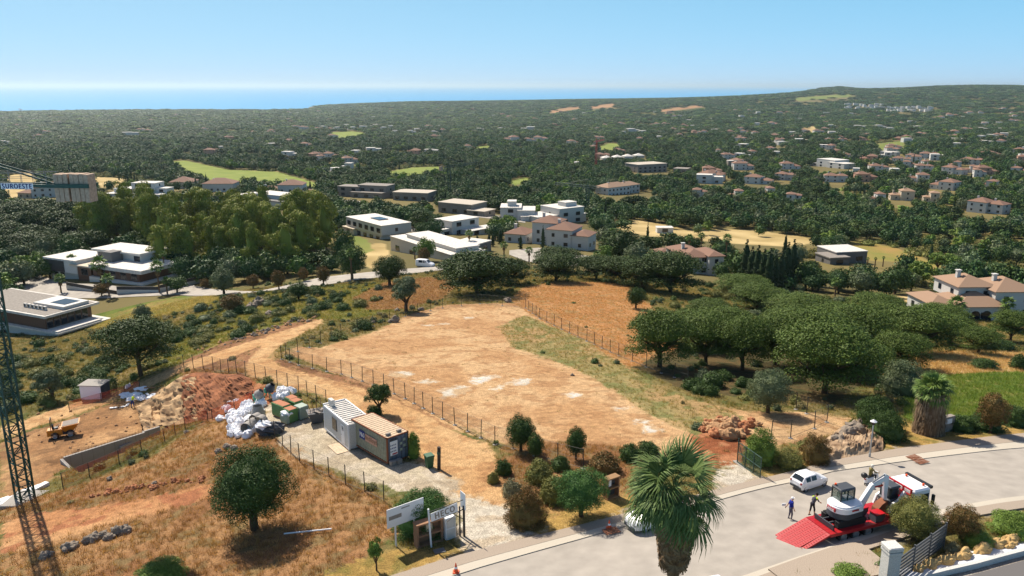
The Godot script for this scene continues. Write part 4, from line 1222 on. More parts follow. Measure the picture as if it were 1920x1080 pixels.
	house("tiled_villa", "brown roofed villa beside the cube villa behind the grove", "house", fr, [[0.0, 1.0, 0.0, 14.0, 0.0, 4.6, "h"]], M.cream_render, M.terracotta_tile)
	fr = frame_px(380, 360, 438, 360)
	house("tiled_villa", "white tiled villa between fairway and eucalyptus grove", "house", fr, [[0.0, 1.0, 0.0, 14.0, 0.0, 5.4, "h"]], W, M.terracotta_tile)
	fr = frame_px(445, 386, 526, 392)
	house("modern_villa", "white villa with dark terrace roofs at the edge of the grove", "house", fr, [[0.0, 0.35, 0.0, 12.0, 0.0, 6.0, "f"], [0.3, 1.0, 2.0, 14.0, 0.0, 7.2, "f"], [0.55, 1.25, -3.0, 3.0, 0.0, 5.0, "g"]], W, M.dark_cladding)
	fr = frame_px(522, 372, 568, 372)
	house("tiled_villa", "tall white house with a pink tiled hip roof below the fairway", "house", fr, [[0.0, 1.0, 0.0, 12.0, 0.0, 8.0, "h"], [-0.9, 0.0, 4.0, 14.0, 0.0, 4.4, "h"], [0.9, 1.5, 2.0, 10.0, 0.0, 3.2, "h"]], W, M.terracotta_tile)
	fr = frame_px(1232, 437, 1262, 439)
	house("shed", "small white shed at the edge of the golden field", "shed", fr, [[0.0, 1.0, 0.0, 5.0, 0.0, 2.6, "f"]], W, M.white_roof)
func solar(fr, y):
	var t = thing("solar_array", "black solar panels on the roof of the white villa", "solar panels", fr[0] + Vector3(0, y, 0), fr[1])
	for k in 6: part_box(t, "panel", Vector3(fr[2] * 0.4 + k * 1.1, 0, -9.0), Vector3(fr[2] * 0.4 + k * 1.1 + 1.0, 0.25, -5.0), M.window_glass)
func ac_unit(t, at: Vector3, w: float, d: float, h: float):
	var m = MB.new(); m.bbox(at, at + Vector3(w, h, d), 0.03)
	var o = obj("air_conditioner", m, M.white_roof, t)
	var f = MB.new()
	f.tube(at + Vector3(w * 0.4, h * 0.5, d), at + Vector3(w * 0.4, h * 0.5, d + 0.03), h * 0.36, -1.0, 14)
	obj("fan_grille", f, M.black_metal, o)

# ---------------------------------------------------------------- small helpers for things
func line_text(t, called, words: String, size: float, at: Vector3, turn: Vector3, m, width := 0.0):
	var tm = TextMesh.new()
	tm.text = words
	var f = SystemFont.new(); f.font_names = PackedStringArray(["Droid Sans"]); f.font_weight = 700
	tm.font = f; tm.font_size = 64; tm.pixel_size = size / 46.0; tm.depth = 0.01
	var o = MeshInstance3D.new()
	o.mesh = tm; o.material_override = m; o.name = called
	t.add_child(o, true)
	o.position = at; o.rotation = turn
	if width > 0:
		var w = tm.get_aabb().size.x
		if w > 0: o.scale.x = width / w
	return o
func part(t, called, mb, m): return obj(called, mb, m, t)
func cyl(t, called, a: Vector3, b: Vector3, r: float, m, sides := 10, r2 := -1.0):
	var k = MB.new(); k.tube(a, b, r, r2, sides); return obj(called, k, m, t)
func wheel(t, c: Vector3, r: float, w: float):   # axle along z
	var m = MB.new()
	m.lathe(c - Vector3(0, 0, w / 2), Vector3(0, 0, 1), [[0, r * 0.62], [0.0, r * 0.93], [w * 0.12, r], [w * 0.88, r], [w, r * 0.93], [w, r * 0.62]], 18)
	var o = obj("wheel", m, M.rubber, t)
	var k = MB.new()
	k.lathe(c - Vector3(0, 0, w / 2 - 0.02), Vector3(0, 0, 1), [[0.03, 0.0], [0.0, r * 0.2], [0.03, r * 0.5], [0.0, r * 0.62], [w - 0.04, r * 0.62], [w - 0.07, r * 0.5], [w - 0.04, r * 0.2], [w - 0.07, 0.0]], 14)
	obj("rim", k, M.rim, o)
func thing_mats():
	mat("rubber", srgb(30, 30, 32), 0.85); mat("rim", srgb(150, 152, 156), 0.4, "", 1.0, 0.5)
	var wp = mat("white_paint", srgb(232, 232, 234), 0.3); wp.clearcoat_enabled = true; wp.clearcoat = 0.6
	var rp = mat("red_paint", srgb(188, 24, 34), 0.45, "spots", 0.4)
	mat("red_gloss", srgb(180, 20, 28), 0.3); mat("tail_red", srgb(150, 16, 16), 0.2)
	mat("car_glass", srgb(34, 44, 52), 0.05); mat("plastic_grey", srgb(62, 66, 72), 0.6)
	mat("crane_green", srgb(20, 62, 48), 0.5); mat("ballast_concrete", srgb(196, 168, 142), 0.9, "coarse", 0.3)
	mat("navy_print", srgb(24, 24, 92), 0.6); mat("sign_white", srgb(226, 226, 226), 0.6)
	mat("rust_steel", srgb(150, 92, 60), 0.85, "spots", 0.5); mat("container_green", srgb(166, 166, 144), 0.75, "coarse", 0.3)
	mat("container_roof", srgb(220, 194, 162), 0.85, "coarse", 0.25); mat("door_blue", srgb(112, 124, 140), 0.7, "coarse", 0.3)
	mat("faded_blue", srgb(48, 58, 120), 0.8); mat("faded_pink", srgb(196, 150, 128), 0.85); mat("bin_green", srgb(52, 92, 62), 0.5)
	mat("timber", srgb(166, 128, 86), 0.85, "fine", 0.6); mat("dark_timber", srgb(62, 50, 42), 0.9); mat("brick_wall", srgb(170, 128, 96), 0.9, "fine", 0.4)
	mat("stone_grey", srgb(160, 150, 140), 0.95, "coarse", 0.4); mat("orange_plastic", srgb(224, 84, 30), 0.6); mat("yellow_paint", srgb(220, 138, 24), 0.5, "coarse", 0.4)
	mat("wire_dark", srgb(70, 68, 62), 0.7); mat("fence_post", srgb(62, 58, 50), 0.8); mat("bag_white", srgb(240, 240, 242), 0.85)
	mat("shrink_green", srgb(104, 148, 84), 0.45, "fine", 0.5); mat("shrink_pale", srgb(170, 186, 168), 0.45, "fine", 0.5); mat("clay_brick", srgb(196, 128, 92), 0.9, "fine", 0.6)
	mat("teal_paint", srgb(44, 150, 124), 0.5); mat("pipe_concrete", srgb(176, 170, 162), 0.9, "fine", 0.5); mat("tarp_dark", srgb(58, 62, 70), 0.6)
	mat("rock_tan", srgb(196, 152, 108), 0.95, "spots", 0.35); mat("rock_red", srgb(190, 126, 84), 0.95, "spots", 0.35); mat("rock_grey", srgb(150, 136, 120), 0.95, "spots", 0.3); mat("rock_gold", srgb(208, 172, 112), 0.92, "spots", 0.3)
	mat("white_gravel", srgb(226, 228, 232), 0.95, "spots", 1.0); mat("gate_grey", srgb(84, 86, 88), 0.5); mat("asphalt_dark", srgb(112, 108, 106), 0.9, "spots", 0.2); mat("hivis", srgb(206, 232, 30), 0.7)
	mat("gate_green", srgb(46, 74, 62), 0.6); mat("lamp_grey", srgb(170, 172, 170), 0.5)
	var net = mat("orange_net", srgb(226, 92, 54), 0.7); net.transparency = BaseMaterial3D.TRANSPARENCY_ALPHA; net.albedo_color.a = 0.35
	var mesh = mat("wire_mesh", srgb(82, 80, 70), 0.8); mesh.transparency = BaseMaterial3D.TRANSPARENCY_ALPHA; mesh.albedo_color.a = 0.12
	var gm = mat("green_mesh", srgb(40, 74, 56), 0.8); gm.transparency = BaseMaterial3D.TRANSPARENCY_ALPHA; gm.albedo_color.a = 0.45

# ---------------------------------------------------------------- fences
func fence(label: String, px, h: float, gap: float, group := "", net = null, feet := true, called := "wire_fence"):
	var pts = []
	for k in range(0, px.size(), 2): pts.append(gnd(px[k], px[k + 1]))
	var t = thing(called, label, "fence", pts[0], 0.0, group)
	var o = pts[0]
	var pm = MB.new(); pm.tube(Vector3(0, -0.2, 0), Vector3(0, h, 0), 0.045, 0.045, 6)
	var fm = MB.new(); fm.lathe(Vector3.ZERO, Vector3.UP, [[-0.1, 0.26], [0.06, 0.22], [0.09, 0.0]], 8)
	var post = pm.mesh(); var foot = fm.mesh()
	var wires = MB.new(); var sheet_ = MB.new()
	var prev = null
	for k in pts.size() - 1:
		var a = pts[k]; var b = pts[k + 1]
		var n = max(1, int(round(Vector2(b.x - a.x, b.z - a.z).length() / gap)))
		for j in n + (1 if k == pts.size() - 2 else 0):
			var w = a.lerp(b, j / float(n))
			var p = on(w.x, w.z) - o
			var q = obj("post", post, M.fence_post, t)
			q.position = p
			q.rotation.z = rnd(-0.04, 0.04)
			if feet: obj("footing", foot, M.pipe_concrete, q)
			if prev != null:
				for y in [0.08, 0.5, 1.0]: wires.tube(prev + Vector3(0, h * y * 0.97, 0), p + Vector3(0, h * y * 0.97, 0), 0.02 if y < 0.1 else 0.012, -1.0, 3, false)
				sheet_.quad(prev + Vector3(0, 0.03, 0), prev + Vector3(0, h * 0.97, 0), p + Vector3(0, h * 0.97, 0), p + Vector3(0, 0.03, 0))
			prev = p
	obj("wire", wires, M.wire_dark, t)
	obj("netting" if net != null else "wire_mesh", sheet_, net if net != null else M.wire_mesh, t)
func make_fences():
	rng.seed = 41
	var g = "wire fences on concrete footings"
	fence("wire fence on concrete footings along the track side of the plot", [528,674, 560,685, 640,702, 700,722, 760,748, 830,786, 928,834, 962,842], 2.0, 2.4, g)
	fence("wire fence between the cleared plot and the rust coloured grass", [985,578, 1012,598, 1100,640, 1160,668, 1240,700, 1290,716], 2.0, 3.0, g)
	fence("wire fence across the far end of the cleared plot", [536,668, 580,652, 640,630, 700,612, 760,594, 830,578, 900,570, 985,578], 2.0, 4.0, g)
	fence("wire fence from the bank of the plot towards the boulders", [962,842, 1046,868, 1094,880], 2.0, 3.6, g)
	fence("wire fence beside the rock outcrop at the end of the plot", [1445,822, 1482,822, 1527,804, 1550,792, 1512,776, 1492,768], 2.0, 3.2, g)
	fence("wire fence along the lower side of the dirt track above the yard", [345,690, 400,694, 460,704, 520,722, 560,735, 612,762], 2.0, 2.3, g, null, false)
	fence("wire fence along the dry grass below the yard", [470,812, 515,822, 562,866, 617,893, 648,908, 684,922, 720,940], 1.9, 2.6, g, null, false)
	fence("orange netting fence along the edge of the excavation", [118,914, 168,894, 224,870, 266,850, 309,828, 348,806, 390,790], 1.6, 3.0, "", M.orange_net, false, "barrier_fence")
	fence("orange netting fence behind the tin hut on the site", [130,768, 190,752, 235,738, 262,728], 1.2, 4.0, "", M.orange_net, false, "barrier_fence")
	fence("orange netting fence beside the heap of white sacks", [398,786, 440,770, 475,752, 500,742], 1.3, 2.6, "", M.orange_net, false, "barrier_fence")

# ---------------------------------------------------------------- tower crane
func lattice(m: MB, a: Vector3, b: Vector3, w: float, chord: float, pitch_: float):
	var d = (b - a).normalized()
	var s = d.cross(Vector3.UP if abs(d.y) < 0.9 else Vector3(0.8, 0, 0.6)).normalized() * w / 2
	var u = s.cross(d).normalized() * w / 2
	var cs = [s + u, s - u, -s - u, -s + u]
	for c in cs: m.tube(a + c, b + c, chord, -1, 5)
	var n = int(a.distance_to(b) / pitch_)
	for k in n:
		var p = a.lerp(b, k / float(n)); var q = a.lerp(b, (k + 1) / float(n))
		for j in 4:
			var e = cs[j]; var f = cs[(j + 1) % 4]
			m.tube(p + (e if k % 2 else f), q + (f if k % 2 else e), chord * 0.5, -1, 4, false)
			m.tube(p + e, p + f, chord * 0.45, -1, 4, false)
func make_crane():
	var base = gnd(48, 938)
	var t = thing("tower_crane", "dark green lattice tower crane with concrete counterweights on its jib", "crane", base)
	var top = 23.4 - base.y
	var m = MB.new(); lattice(m, Vector3(0, -0.5, 0), Vector3(0, top, 0), 1.25, 0.11, 1.15)
	obj("mast", m, M.crane_green, t)
	var f = MB.new(); f.bbox(Vector3(-1.6, -1.2, -1.6), Vector3(1.6, 0.25, 1.6), 0.05)
	obj("base_block", f, M.pipe_concrete, t)
	var d = Vector3(0.998, 0, 0.06)
	var x = Basis(d, Vector3.UP, d.cross(Vector3.UP))
	var T = Transform3D(x, Vector3(0, top, 0))
	var j = MB.new()
	for s in [-0.7, 0.7]:
		j.box(Vector3(-14, 0.0, s - 0.08), Vector3(10.9, 0.28, s + 0.08), T)
	for k in 18: j.box(Vector3(-2 + k * 0.72, 0.04, -0.62), Vector3(-1.9 + k * 0.72, 0.16, 0.62), T)
	obj("jib", j, M.crane_green, t)
	var r = MB.new()
	for s in [-0.72, 0.72]:
		r.tube(T * Vector3(0, 1.25, s), T * Vector3(7.3, 1.25, s), 0.03, -1, 4); r.tube(T * Vector3(0, 0.75, s), T * Vector3(7.3, 0.75, s), 0.02, -1, 4)
		for k in 7: r.tube(T * Vector3(0.6 + k * 1.1, 0.2, s), T * Vector3(0.6 + k * 1.1, 1.25, s), 0.022, -1, 4)
	obj("handrail", r, M.grey_metal, t)
	var tie = MB.new()
	for s in [-0.6, 0.6]:
		tie.tube(T * Vector3(0, 2.6, s * 0.5), T * Vector3(7.9, 0.3, s), 0.08, -1, 6); tie.tube(T * Vector3(0, 0.2, s), T * Vector3(0, 2.8, s * 0.4), 0.08, -1, 6)
	obj("tie_bar", tie, M.crane_green, t)
	rng.seed = 5
	for k in 7:
		var b = MB.new(); var x0 = 7.75 + k * 0.43 + (0.12 if k > 2 else 0.0)
		var e = rnd(-0.05, 0.06)
		b.bbox(Vector3(x0, -1.25 + e, -0.6), Vector3(x0 + 0.4, 1.15 + e * 0.6, 0.6 + rnd(-0.04, 0.04)), 0.03, T)
		obj("ballast_block", b, M.ballast_concrete, t)
	var bs = MB.new(); bs.box(Vector3(7.2, -0.02, 0.66), Vector3(10.95, 0.32, 0.8), T); obj("ballast_beam", bs, M.crane_green, t)
	var sg = MB.new(); sg.box(Vector3(3.1, -0.14, 0.80), Vector3(6.0, 0.36, 0.84), T)
	var so = obj("sign_board", sg, M.sign_white, t)
	line_text(so, "lettering", "SUROESTE", 0.42, T * Vector3(4.55, 0.11, 0.85), Vector3(0, atan2(-d.z, d.x), 0), M.navy_print, 2.7)
	# cranes on other sites in the valley
	for q in [[843,372,60,"green", 26.0, 0.9], [1101,402,52,"green", 22.0, 2.4], [1117,322,56,"red", 30.0, 1.2]]:
		var p = gnd(q[0], q[1]); var s = mpp(p)
		var c = thing("site_crane", "thin %s tower crane rising from the wood %s" % [q[3], {843: "behind the house shells", 1101: "beside the white mansion", 1117: "near the marquees"}[q[0]]], "crane", p, q[5])
		var h = q[2] * s
		var mm = M.crane_green if q[3] == "green" else M.red_gloss
		var a = MB.new(); lattice(a, Vector3(0, -1, 0), Vector3(0, h, 0), 1.5, 0.12, 2.0); obj("mast", a, mm, c)
		var b = MB.new(); lattice(b, Vector3(-8, h, 0), Vector3(q[4], h, 0), 1.1, 0.09, 2.0); obj("jib", b, mm, c)
		var e = MB.new(); e.bbox(Vector3(-8, h - 2.2, -0.8), Vector3(-6, h + 0.3, 0.8), 0.05); obj("ballast_block", e, M.ballast_concrete, c)
		var k = MB.new(); k.tube(Vector3(0, h, 0), Vector3(0, h + 4, 0), 0.3, 0.1, 4); k.tube(Vector3(0, h + 4, 0), Vector3(q[4] * 0.7, h + 0.4, 0), 0.05, -1, 4); k.tube(Vector3(0, h + 4, 0), Vector3(-7, h + 0.3, 0), 0.05, -1, 4)
		obj("tie_bar", k, mm, c)

# ---------------------------------------------------------------- yard
func make_yard():
	# shipping container: x along its length away from the doors, z towards its painted side
	var n = gnd(727, 873)
	var a = gnd(668, 842) - n
	var yaw = atan2(-a.z, a.x)
	var t = thing("shipping_container", "rusty grey green shipping container with faded lettering and blue doors", "container", n + Vector3(0, 0.12, 0), yaw)
	# local +x runs along the side; the painted side faces -z or +z, found from the camera
	var side = Vector3(sin(yaw), 0, cos(yaw))
	var zs = 1.0 if side.dot(EYE - n) > 0 else -1.0
	var L = 6.06; var W = 2.44; var H = 2.59
	var wall = MB.new()
	var ribs = 20
	for face in 2:
		for k in ribs:
			var x0 = 0.16 + (L - 0.32) * k / ribs; var dx = (L - 0.32) / ribs
			var z = -0.04 if face == 0 else -W + 0.04
			var i = (-0.05 if face == 0 else 0.05)
			for seg in [[0.0, 0.3, z, z], [0.3, 0.5, z, z + i], [0.5, 0.8, z + i, z + i], [0.8, 1.0, z + i, z]]:
				var p = x0 + dx * seg[0]; var q = x0 + dx * seg[1]
				wall.quad(Vector3(p, 0.14, seg[2] * zs), Vector3(p, H - 0.1, seg[2] * zs), Vector3(q, H - 0.1, seg[3] * zs), Vector3(q, 0.14, seg[3] * zs))
	wall.quad(Vector3(L - 0.05, 0.1, 0), Vector3(L - 0.05, H - 0.1, 0), Vector3(L - 0.05, H - 0.1, -W * zs), Vector3(L - 0.05, 0.1, -W * zs))
	obj("side_panel", wall, M.container_green, t)
	var fr = MB.new()
	for x in [0.0, L - 0.14]:
		for z in [0.0, -W + 0.14]: fr.box(Vector3(x, 0, min(z * zs, (z - 0.14) * zs) + (0.0 if z == 0.0 else 0.0)), Vector3(x + 0.14, H, max(z * zs, (z - 0.14) * zs)))
	for y in [0.0, H - 0.12]:
		fr.box(Vector3(0, y, min(0.0, -0.1 * zs)), Vector3(L, y + 0.12, max(0.0, -0.1 * zs)))
		fr.box(Vector3(0, y, min(-W * zs, (-W + 0.1) * zs)), Vector3(L, y + 0.12, max(-W * zs, (-W + 0.1) * zs)))
		for x in [0.0, L - 0.1]: fr.box(Vector3(x, y, min(0.0, -W * zs)), Vector3(x + 0.1, y + 0.11, max(0.0, -W * zs)))
	obj("frame", fr, M.rust_steel, t)
	var rf = MB.new()
	for k in 15:
		var x0 = 0.08 + (L - 0.16) * k / 15.0; var dx = (L - 0.16) / 15.0
		rf.box(Vector3(x0, H - 0.08, min(-0.06 * zs, (-W + 0.06) * zs)), Vector3(x0 + dx * 0.62, H - 0.005, max(-0.06 * zs, (-W + 0.06) * zs)))
		rf.box(Vector3(x0 + dx * 0.62, H - 0.08, min(-0.06 * zs, (-W + 0.06) * zs)), Vector3(x0 + dx, H - 0.035, max(-0.06 * zs, (-W + 0.06) * zs)))
	obj("roof", rf, M.container_roof, t)
	for k in 2:
		var z0 = -0.16 - k * (W - 0.3) / 2.0; var z1 = z0 - (W - 0.34) / 2.0
		var dm = MB.new(); dm.box(Vector3(-0.02, 0.14, min(z0 * zs, z1 * zs)), Vector3(0.05, H - 0.14, max(z0 * zs, z1 * zs)))
		var dr = obj("door", dm, M.door_blue, t)
		var bars = MB.new()
		for q in [0.3, 0.72]:
			var z = lerp(z0, z1, q) * zs
			bars.tube(Vector3(-0.06, 0.16, z), Vector3(-0.06, H - 0.16, z), 0.025, -1, 6); bars.box(Vector3(-0.08, 1.1, z - 0.16), Vector3(-0.03, 1.16, z + 0.16))
		obj("lock_bar", bars, M.plastic_grey, dr)
		if k == 0:
			var pm = MB.new(); pm.box(Vector3(-0.10, 0.75, min(-0.28 * zs, -1.1 * zs)), Vector3(-0.085, 2.15, max(-0.28 * zs, -1.1 * zs)))
			var po = obj("notice", pm, M.sign_white, dr)
			var st = MB.new(); st.box(Vector3(-0.112, 0.82, min(-0.5 * zs, -1.05 * zs)), Vector3(-0.10, 0.95, max(-0.5 * zs, -1.05 * zs))); obj("red_strip", st, M.red_gloss, po)
			for r in 3:
				var lm = MB.new()
				for c in 4: lm.box(Vector3(-0.11, 1.1 + r * 0.3, (-0.36 - c * 0.17) * zs - 0.05), Vector3(-0.10, 1.22 + r * 0.3, (-0.36 - c * 0.17) * zs + 0.05))
				obj("notice_print", lm, M.door_blue if r != 1 else M.faded_blue, po)
			line_text(po, "lettering", "HECO", 0.22, Vector3(-0.115, 2.3, -0.68 * zs), Vector3(0, -PI / 2, 0), M.black_metal, 0.8)
		else:
			var sm = MB.new()
			for r in 4: sm.box(Vector3(-0.10, 0.95 + r * 0.3, (-1.5 - (r % 2) * 0.36) * zs - 0.13), Vector3(-0.085, 1.2 + r * 0.3, (-1.5 - (r % 2) * 0.36) * zs + 0.13))
			obj("notice", sm, M.shrink_pale, dr)
	var face_turn = Vector3(0, 0 if zs > 0 else PI, 0)
	var bq = MB.new(); bq.box(Vector3(L - 2.35, 1.15, min(0.0, 0.015 * zs)), Vector3(L - 1.4, 2.0, max(0.0, 0.015 * zs))); var bo = obj("logo_panel", bq, M.faded_blue, t)
	line_text(bo, "lettering", "P&O", 0.42, Vector3(L - 1.88, 1.56, 0.02 * zs), face_turn, M.sign_white, 0.8)
	var nq = MB.new(); nq.box(Vector3(L - 4.4, 1.12, min(0.0, 0.012 * zs)), Vector3(L - 2.4, 1.85, max(0.0, 0.012 * zs))); var no = obj("logo_panel", nq, M.faded_pink, t)
	line_text(no, "lettering", "Nedlloyd", 0.42, Vector3(L - 3.4, 1.52, 0.017 * zs), face_turn, M.brick_wall, 1.9)
	for q in [[0.35, -0.5], [0.35, -1.7]]:
		var bm = MB.new(); bm.bbox(Vector3(q[0], H - 0.005, q[1] * zs - 0.22), Vector3(q[0] + 0.26, H + 0.22, q[1] * zs + 0.22), 0.01)
		var wb = thing("concrete_block", "grey concrete block lying on the container roof", "block", t.position, yaw, "blocks on the container roof")
		obj("block", bm, M.stone_grey, wb)
	for q in [[-0.55, -0.35, 0.0], [-0.62, -0.95, 0.1]]:
		var wb = thing("concrete_block", "concrete block on the ground before the container doors", "block", t.position + Vector3(0, -0.12, 0), yaw, "blocks before the container doors")
		var bm = MB.new(); bm.bbox(Vector3(q[0], 0, q[1] * zs - 0.28), Vector3(q[0] + 0.42, 0.5, q[1] * zs + 0.28), 0.02); obj("block", bm, M.stone_grey, wb)
	# site office cabin
	n = gnd(655, 846)
	a = gnd(607, 807) - n
	yaw = atan2(-a.z, a.x)
	side = Vector3(sin(yaw), 0, cos(yaw))
	zs = 1.0 if side.dot(EYE - n) > 0 else -1.0
	t = thing("site_cabin", "white portable site cabin with an air conditioner on its ribbed roof", "cabin", n + Vector3(0, 0.15, 0), yaw)
	L = 6.1; W = 2.4; H = 2.55
	var wb2 = MB.new(); wb2.box(Vector3(0, 0, min(0.0, -W * zs)), Vector3(L, H, max(0.0, -W * zs))); obj("wall", wb2, M.white_render, t)
	var trim = MB.new()
	for x in [-0.02, L - 0.1]: trim.box(Vector3(x, -0.02, min(0.02 * zs, -0.12 * zs)), Vector3(x + 0.12, H + 0.02, max(0.02 * zs, -0.12 * zs)))
	for y in [-0.05, H - 0.14]: trim.box(Vector3(-0.03, y, min(0.03 * zs, -0.1 * zs)), Vector3(L + 0.03, y + 0.18, max(0.03 * zs, -0.1 * zs)))
	trim.box(Vector3(-0.03, H - 0.1, min((-W - 0.03) * zs, (-W + 0.1) * zs)), Vector3(L + 0.03, H + 0.16, max((-W - 0.03) * zs, (-W + 0.1) * zs)))
	trim.box(Vector3(L - 0.08, H - 0.1, min(0.03 * zs, (-W - 0.03) * zs)), Vector3(L + 0.03, H + 0.16, max(0.03 * zs, (-W - 0.03) * zs)))
	obj("trim", trim, M.sign_white, t)
	var ro = part_box(t, "roof", Vector3(0.1, H, min(-0.1 * zs, (-W + 0.1) * zs)), Vector3(L - 0.1, H + 0.04, max(-0.1 * zs, (-W + 0.1) * zs)), M.white_roof)
	for k in 12: part_box(ro, "roof_rib", Vector3(0.35 + k * 0.47, H + 0.04, min(-0.12 * zs, (-W + 0.12) * zs)), Vector3(0.41 + k * 0.47, H + 0.11, max(-0.12 * zs, (-W + 0.12) * zs)), M.white_roof)
	ac_unit(ro, Vector3(L - 1.2, H + 0.12, -0.9 if zs > 0 else 0.4), 0.85, 0.4, 0.65)
	var dm2 = MB.new(); dm2.box(Vector3(0.95, 0.1, min(0.0, 0.03 * zs)), Vector3(1.75, 2.1, max(0.0, 0.03 * zs))); var dd = obj("door", dm2, M.sign_white, t)
	line_text(dd, "lettering", "H", 0.5, Vector3(1.3, 1.75, 0.045 * zs), Vector3(0, 0 if zs > 0 else PI, 0), M.plastic_grey, 0.34)
	var hm = MB.new(); hm.box(Vector3(1.62, 1.0, min(0.03 * zs, 0.08 * zs)), Vector3(1.7, 1.05, max(0.03 * zs, 0.08 * zs))); obj("handle", hm, M.plastic_grey, dd)
	window(t, Vector3(3.3, 1.5, 0.0), 1.1, 1.3, 0 if zs > 0 else 0)
	t.get_child(t.get_child_count() - 1).rotation.y = 0.0 if zs > 0 else PI
	for x in [0.4, L - 0.8]:
		var bm = MB.new(); bm.bbox(Vector3(x, -0.4, -0.35 if zs > 0 else 0.05), Vector3(x + 0.5, 0.0, -0.05 if zs > 0 else 0.35), 0.02); obj("foot_block", bm, M.pipe_concrete, t)
	var st = thing("door_slab", "pale slab laid as a step before the cabin door", "slab", gnd(634, 842), yaw)
	part_box(st, "slab", Vector3(-1.2, -0.05, -0.6), Vector3(1.2, 0.09, 0.6), M.container_roof, 0.03)
	# wheelie bin and post
	var g = gnd(805, 876)
	t = thing("wheelie_bin", "green wheeled bin beside the container", "bin", g, 0.5)
	var b = MB.new()
	var lo = [Vector3(-0.26, 0.06, 0.28), Vector3(0.26, 0.06, 0.28), Vector3(0.26, 0.06, -0.26), Vector3(-0.26, 0.06, -0.26)]; var hi = [Vector3(-0.36, 1.15, 0.38), Vector3(0.36, 1.15, 0.38), Vector3(0.36, 1.15, -0.36), Vector3(-0.36, 1.15, -0.36)]
	b.hexa(lo + hi); obj("body", b, M.bin_green, t)
	b = MB.new(); b.bbox(Vector3(-0.4, 1.15, -0.42), Vector3(0.4, 1.27, 0.44), 0.04); obj("lid", b, M.bin_green, t)
	for s in [-1, 1]: wheel(t, Vector3(s * 0.0, 0.12, 0.0) + Vector3(0.26 * s, 0, -0.24), 0.12, 0.07)
	g = gnd(823, 880)
	t = thing("timber_post", "thick dark timber post beside the driveway", "post", g)
	cyl(t, "post", Vector3(0, -0.3, 0), Vector3(0.05, 2.2, 0), 0.16, M.dark_timber, 8); cyl(t, "wrap", Vector3(0.02, 1.5, 0), Vector3(0.04, 1.75, 0), 0.18, M.gate_green, 8)
	# pallets of wrapped bricks
	var pal = [[524,778,"g"],[534,782,"g"],[546,790,"g"],[548,768,"g"],[556,774,"g"],[566,784,"p"],[540,792,"w"]]
	for k in pal.size():
		var q = pal[k]
		g = gnd(q[0], q[1])
		t = thing("brick_pallet", {"g": "pallet of red bricks wrapped in green film in the yard", "p": "pallet of bricks wrapped in pale green film in the yard", "w": "pallet under a crumpled white sheet in the yard"}[q[2]], "pallet", g, -0.72 + PI / 2, "wrapped brick pallets" if q[2] == "g" else "")
		var top = 1.5 if q[2] != "w" else 1.1
		for x in [-0.5, -0.04, 0.42]: part_box(t, "pallet_skid", Vector3(x, 0.0, -0.55), Vector3(x + 0.1, 0.14, 0.55), M.timber)
		part_box(t, "wrap", Vector3(-0.55, 0.14, -0.6), Vector3(0.55, top, 0.6), {"g": M.shrink_green, "p": M.shrink_pale, "w": M.shrink_pale}[q[2]], 0.05)
		if q[2] == "g": part_box(t, "brick_top", Vector3(-0.47, top, -0.52), Vector3(0.47, top + 0.03, 0.52), M.clay_brick)
		if q[2] == "w":
			var c = MB.new(); c.blob(Vector3(0, top, 0), Vector3(0.62, 0.35, 0.66), 0.5, nz0, 8, 1.5); obj("sheet", c, M.bag_white, t)
	# concrete pipe rings, the cone, mixers, sacks
	for q in [[472,806,0.0],[490,800,0.2],[481,796,0.1],[466,812,0.3]]:
		g = gnd(q[0], q[1])
		t = thing("concrete_ring", "grey concrete pipe ring lying beside the white sacks", "pipe ring", g + Vector3(0, 0.62, 0), 1.0 + q[2], "concrete pipe rings")
		var r = MB.new(); r.lathe(Vector3(-0.4, 0, 0), Vector3(1, 0, 0), [[0, 0.5], [0, 0.64], [0.8, 0.64], [0.8, 0.5], [0, 0.5]], 20); obj("ring", r, M.pipe_concrete, t)
	g = gnd(484, 782)
	t = thing("concrete_cone", "grey concrete manhole cone standing in the yard", "manhole cone", g)
	var cm = MB.new(); cm.lathe(Vector3.ZERO, Vector3.UP, [[0, 0.85], [0.15, 0.86], [1.25, 0.5], [1.35, 0.48], [1.35, 0.36], [0.2, 0.7]], 20); obj("cone", cm, M.pipe_concrete, t)
	for q in [[483,760,"M"],[504,748,"N"]]:
		g = gnd(q[0], q[1])
		t = thing("cement_mixer", "cement mixer with a grey drum on a teal stand" if q[2] == "M" else "dark cement mixer with a teal motor by the track fence", "cement mixer", g, 0.6)
		var mm = MB.new(); var ax = Vector3(0.5, 0.8, 0.3).normalized(); var o = Vector3(0, 1.0, 0)
		mm.lathe(o, ax, [[-0.1, 0.0], [-0.05, 0.3], [0.15, 0.55], [0.5, 0.58], [0.95, 0.32], [1.0, 0.34]], 16); obj("drum", mm, M.pipe_concrete if q[2] == "M" else M.tarp_dark, t)
		var fm = MB.new(); fm.tube(Vector3(-0.5, 0.1, -0.3), Vector3(0, 1.0, 0), 0.06); fm.tube(Vector3(0.5, 0.1, -0.3), Vector3(0, 1.0, 0), 0.06); fm.tube(Vector3(0, 0.1, 0.6), Vector3(0, 1.0, 0), 0.06); fm.bbox(Vector3(-0.35, 0.7, -0.6), Vector3(0.2, 1.25, -0.2), 0.04); obj("stand", fm, M.teal_paint, t)
		for s in [-0.5, 0.5]: wheel(t, Vector3(s, 0.2, -0.35), 0.2, 0.1)
	rng.seed = 43
	var sk = 0
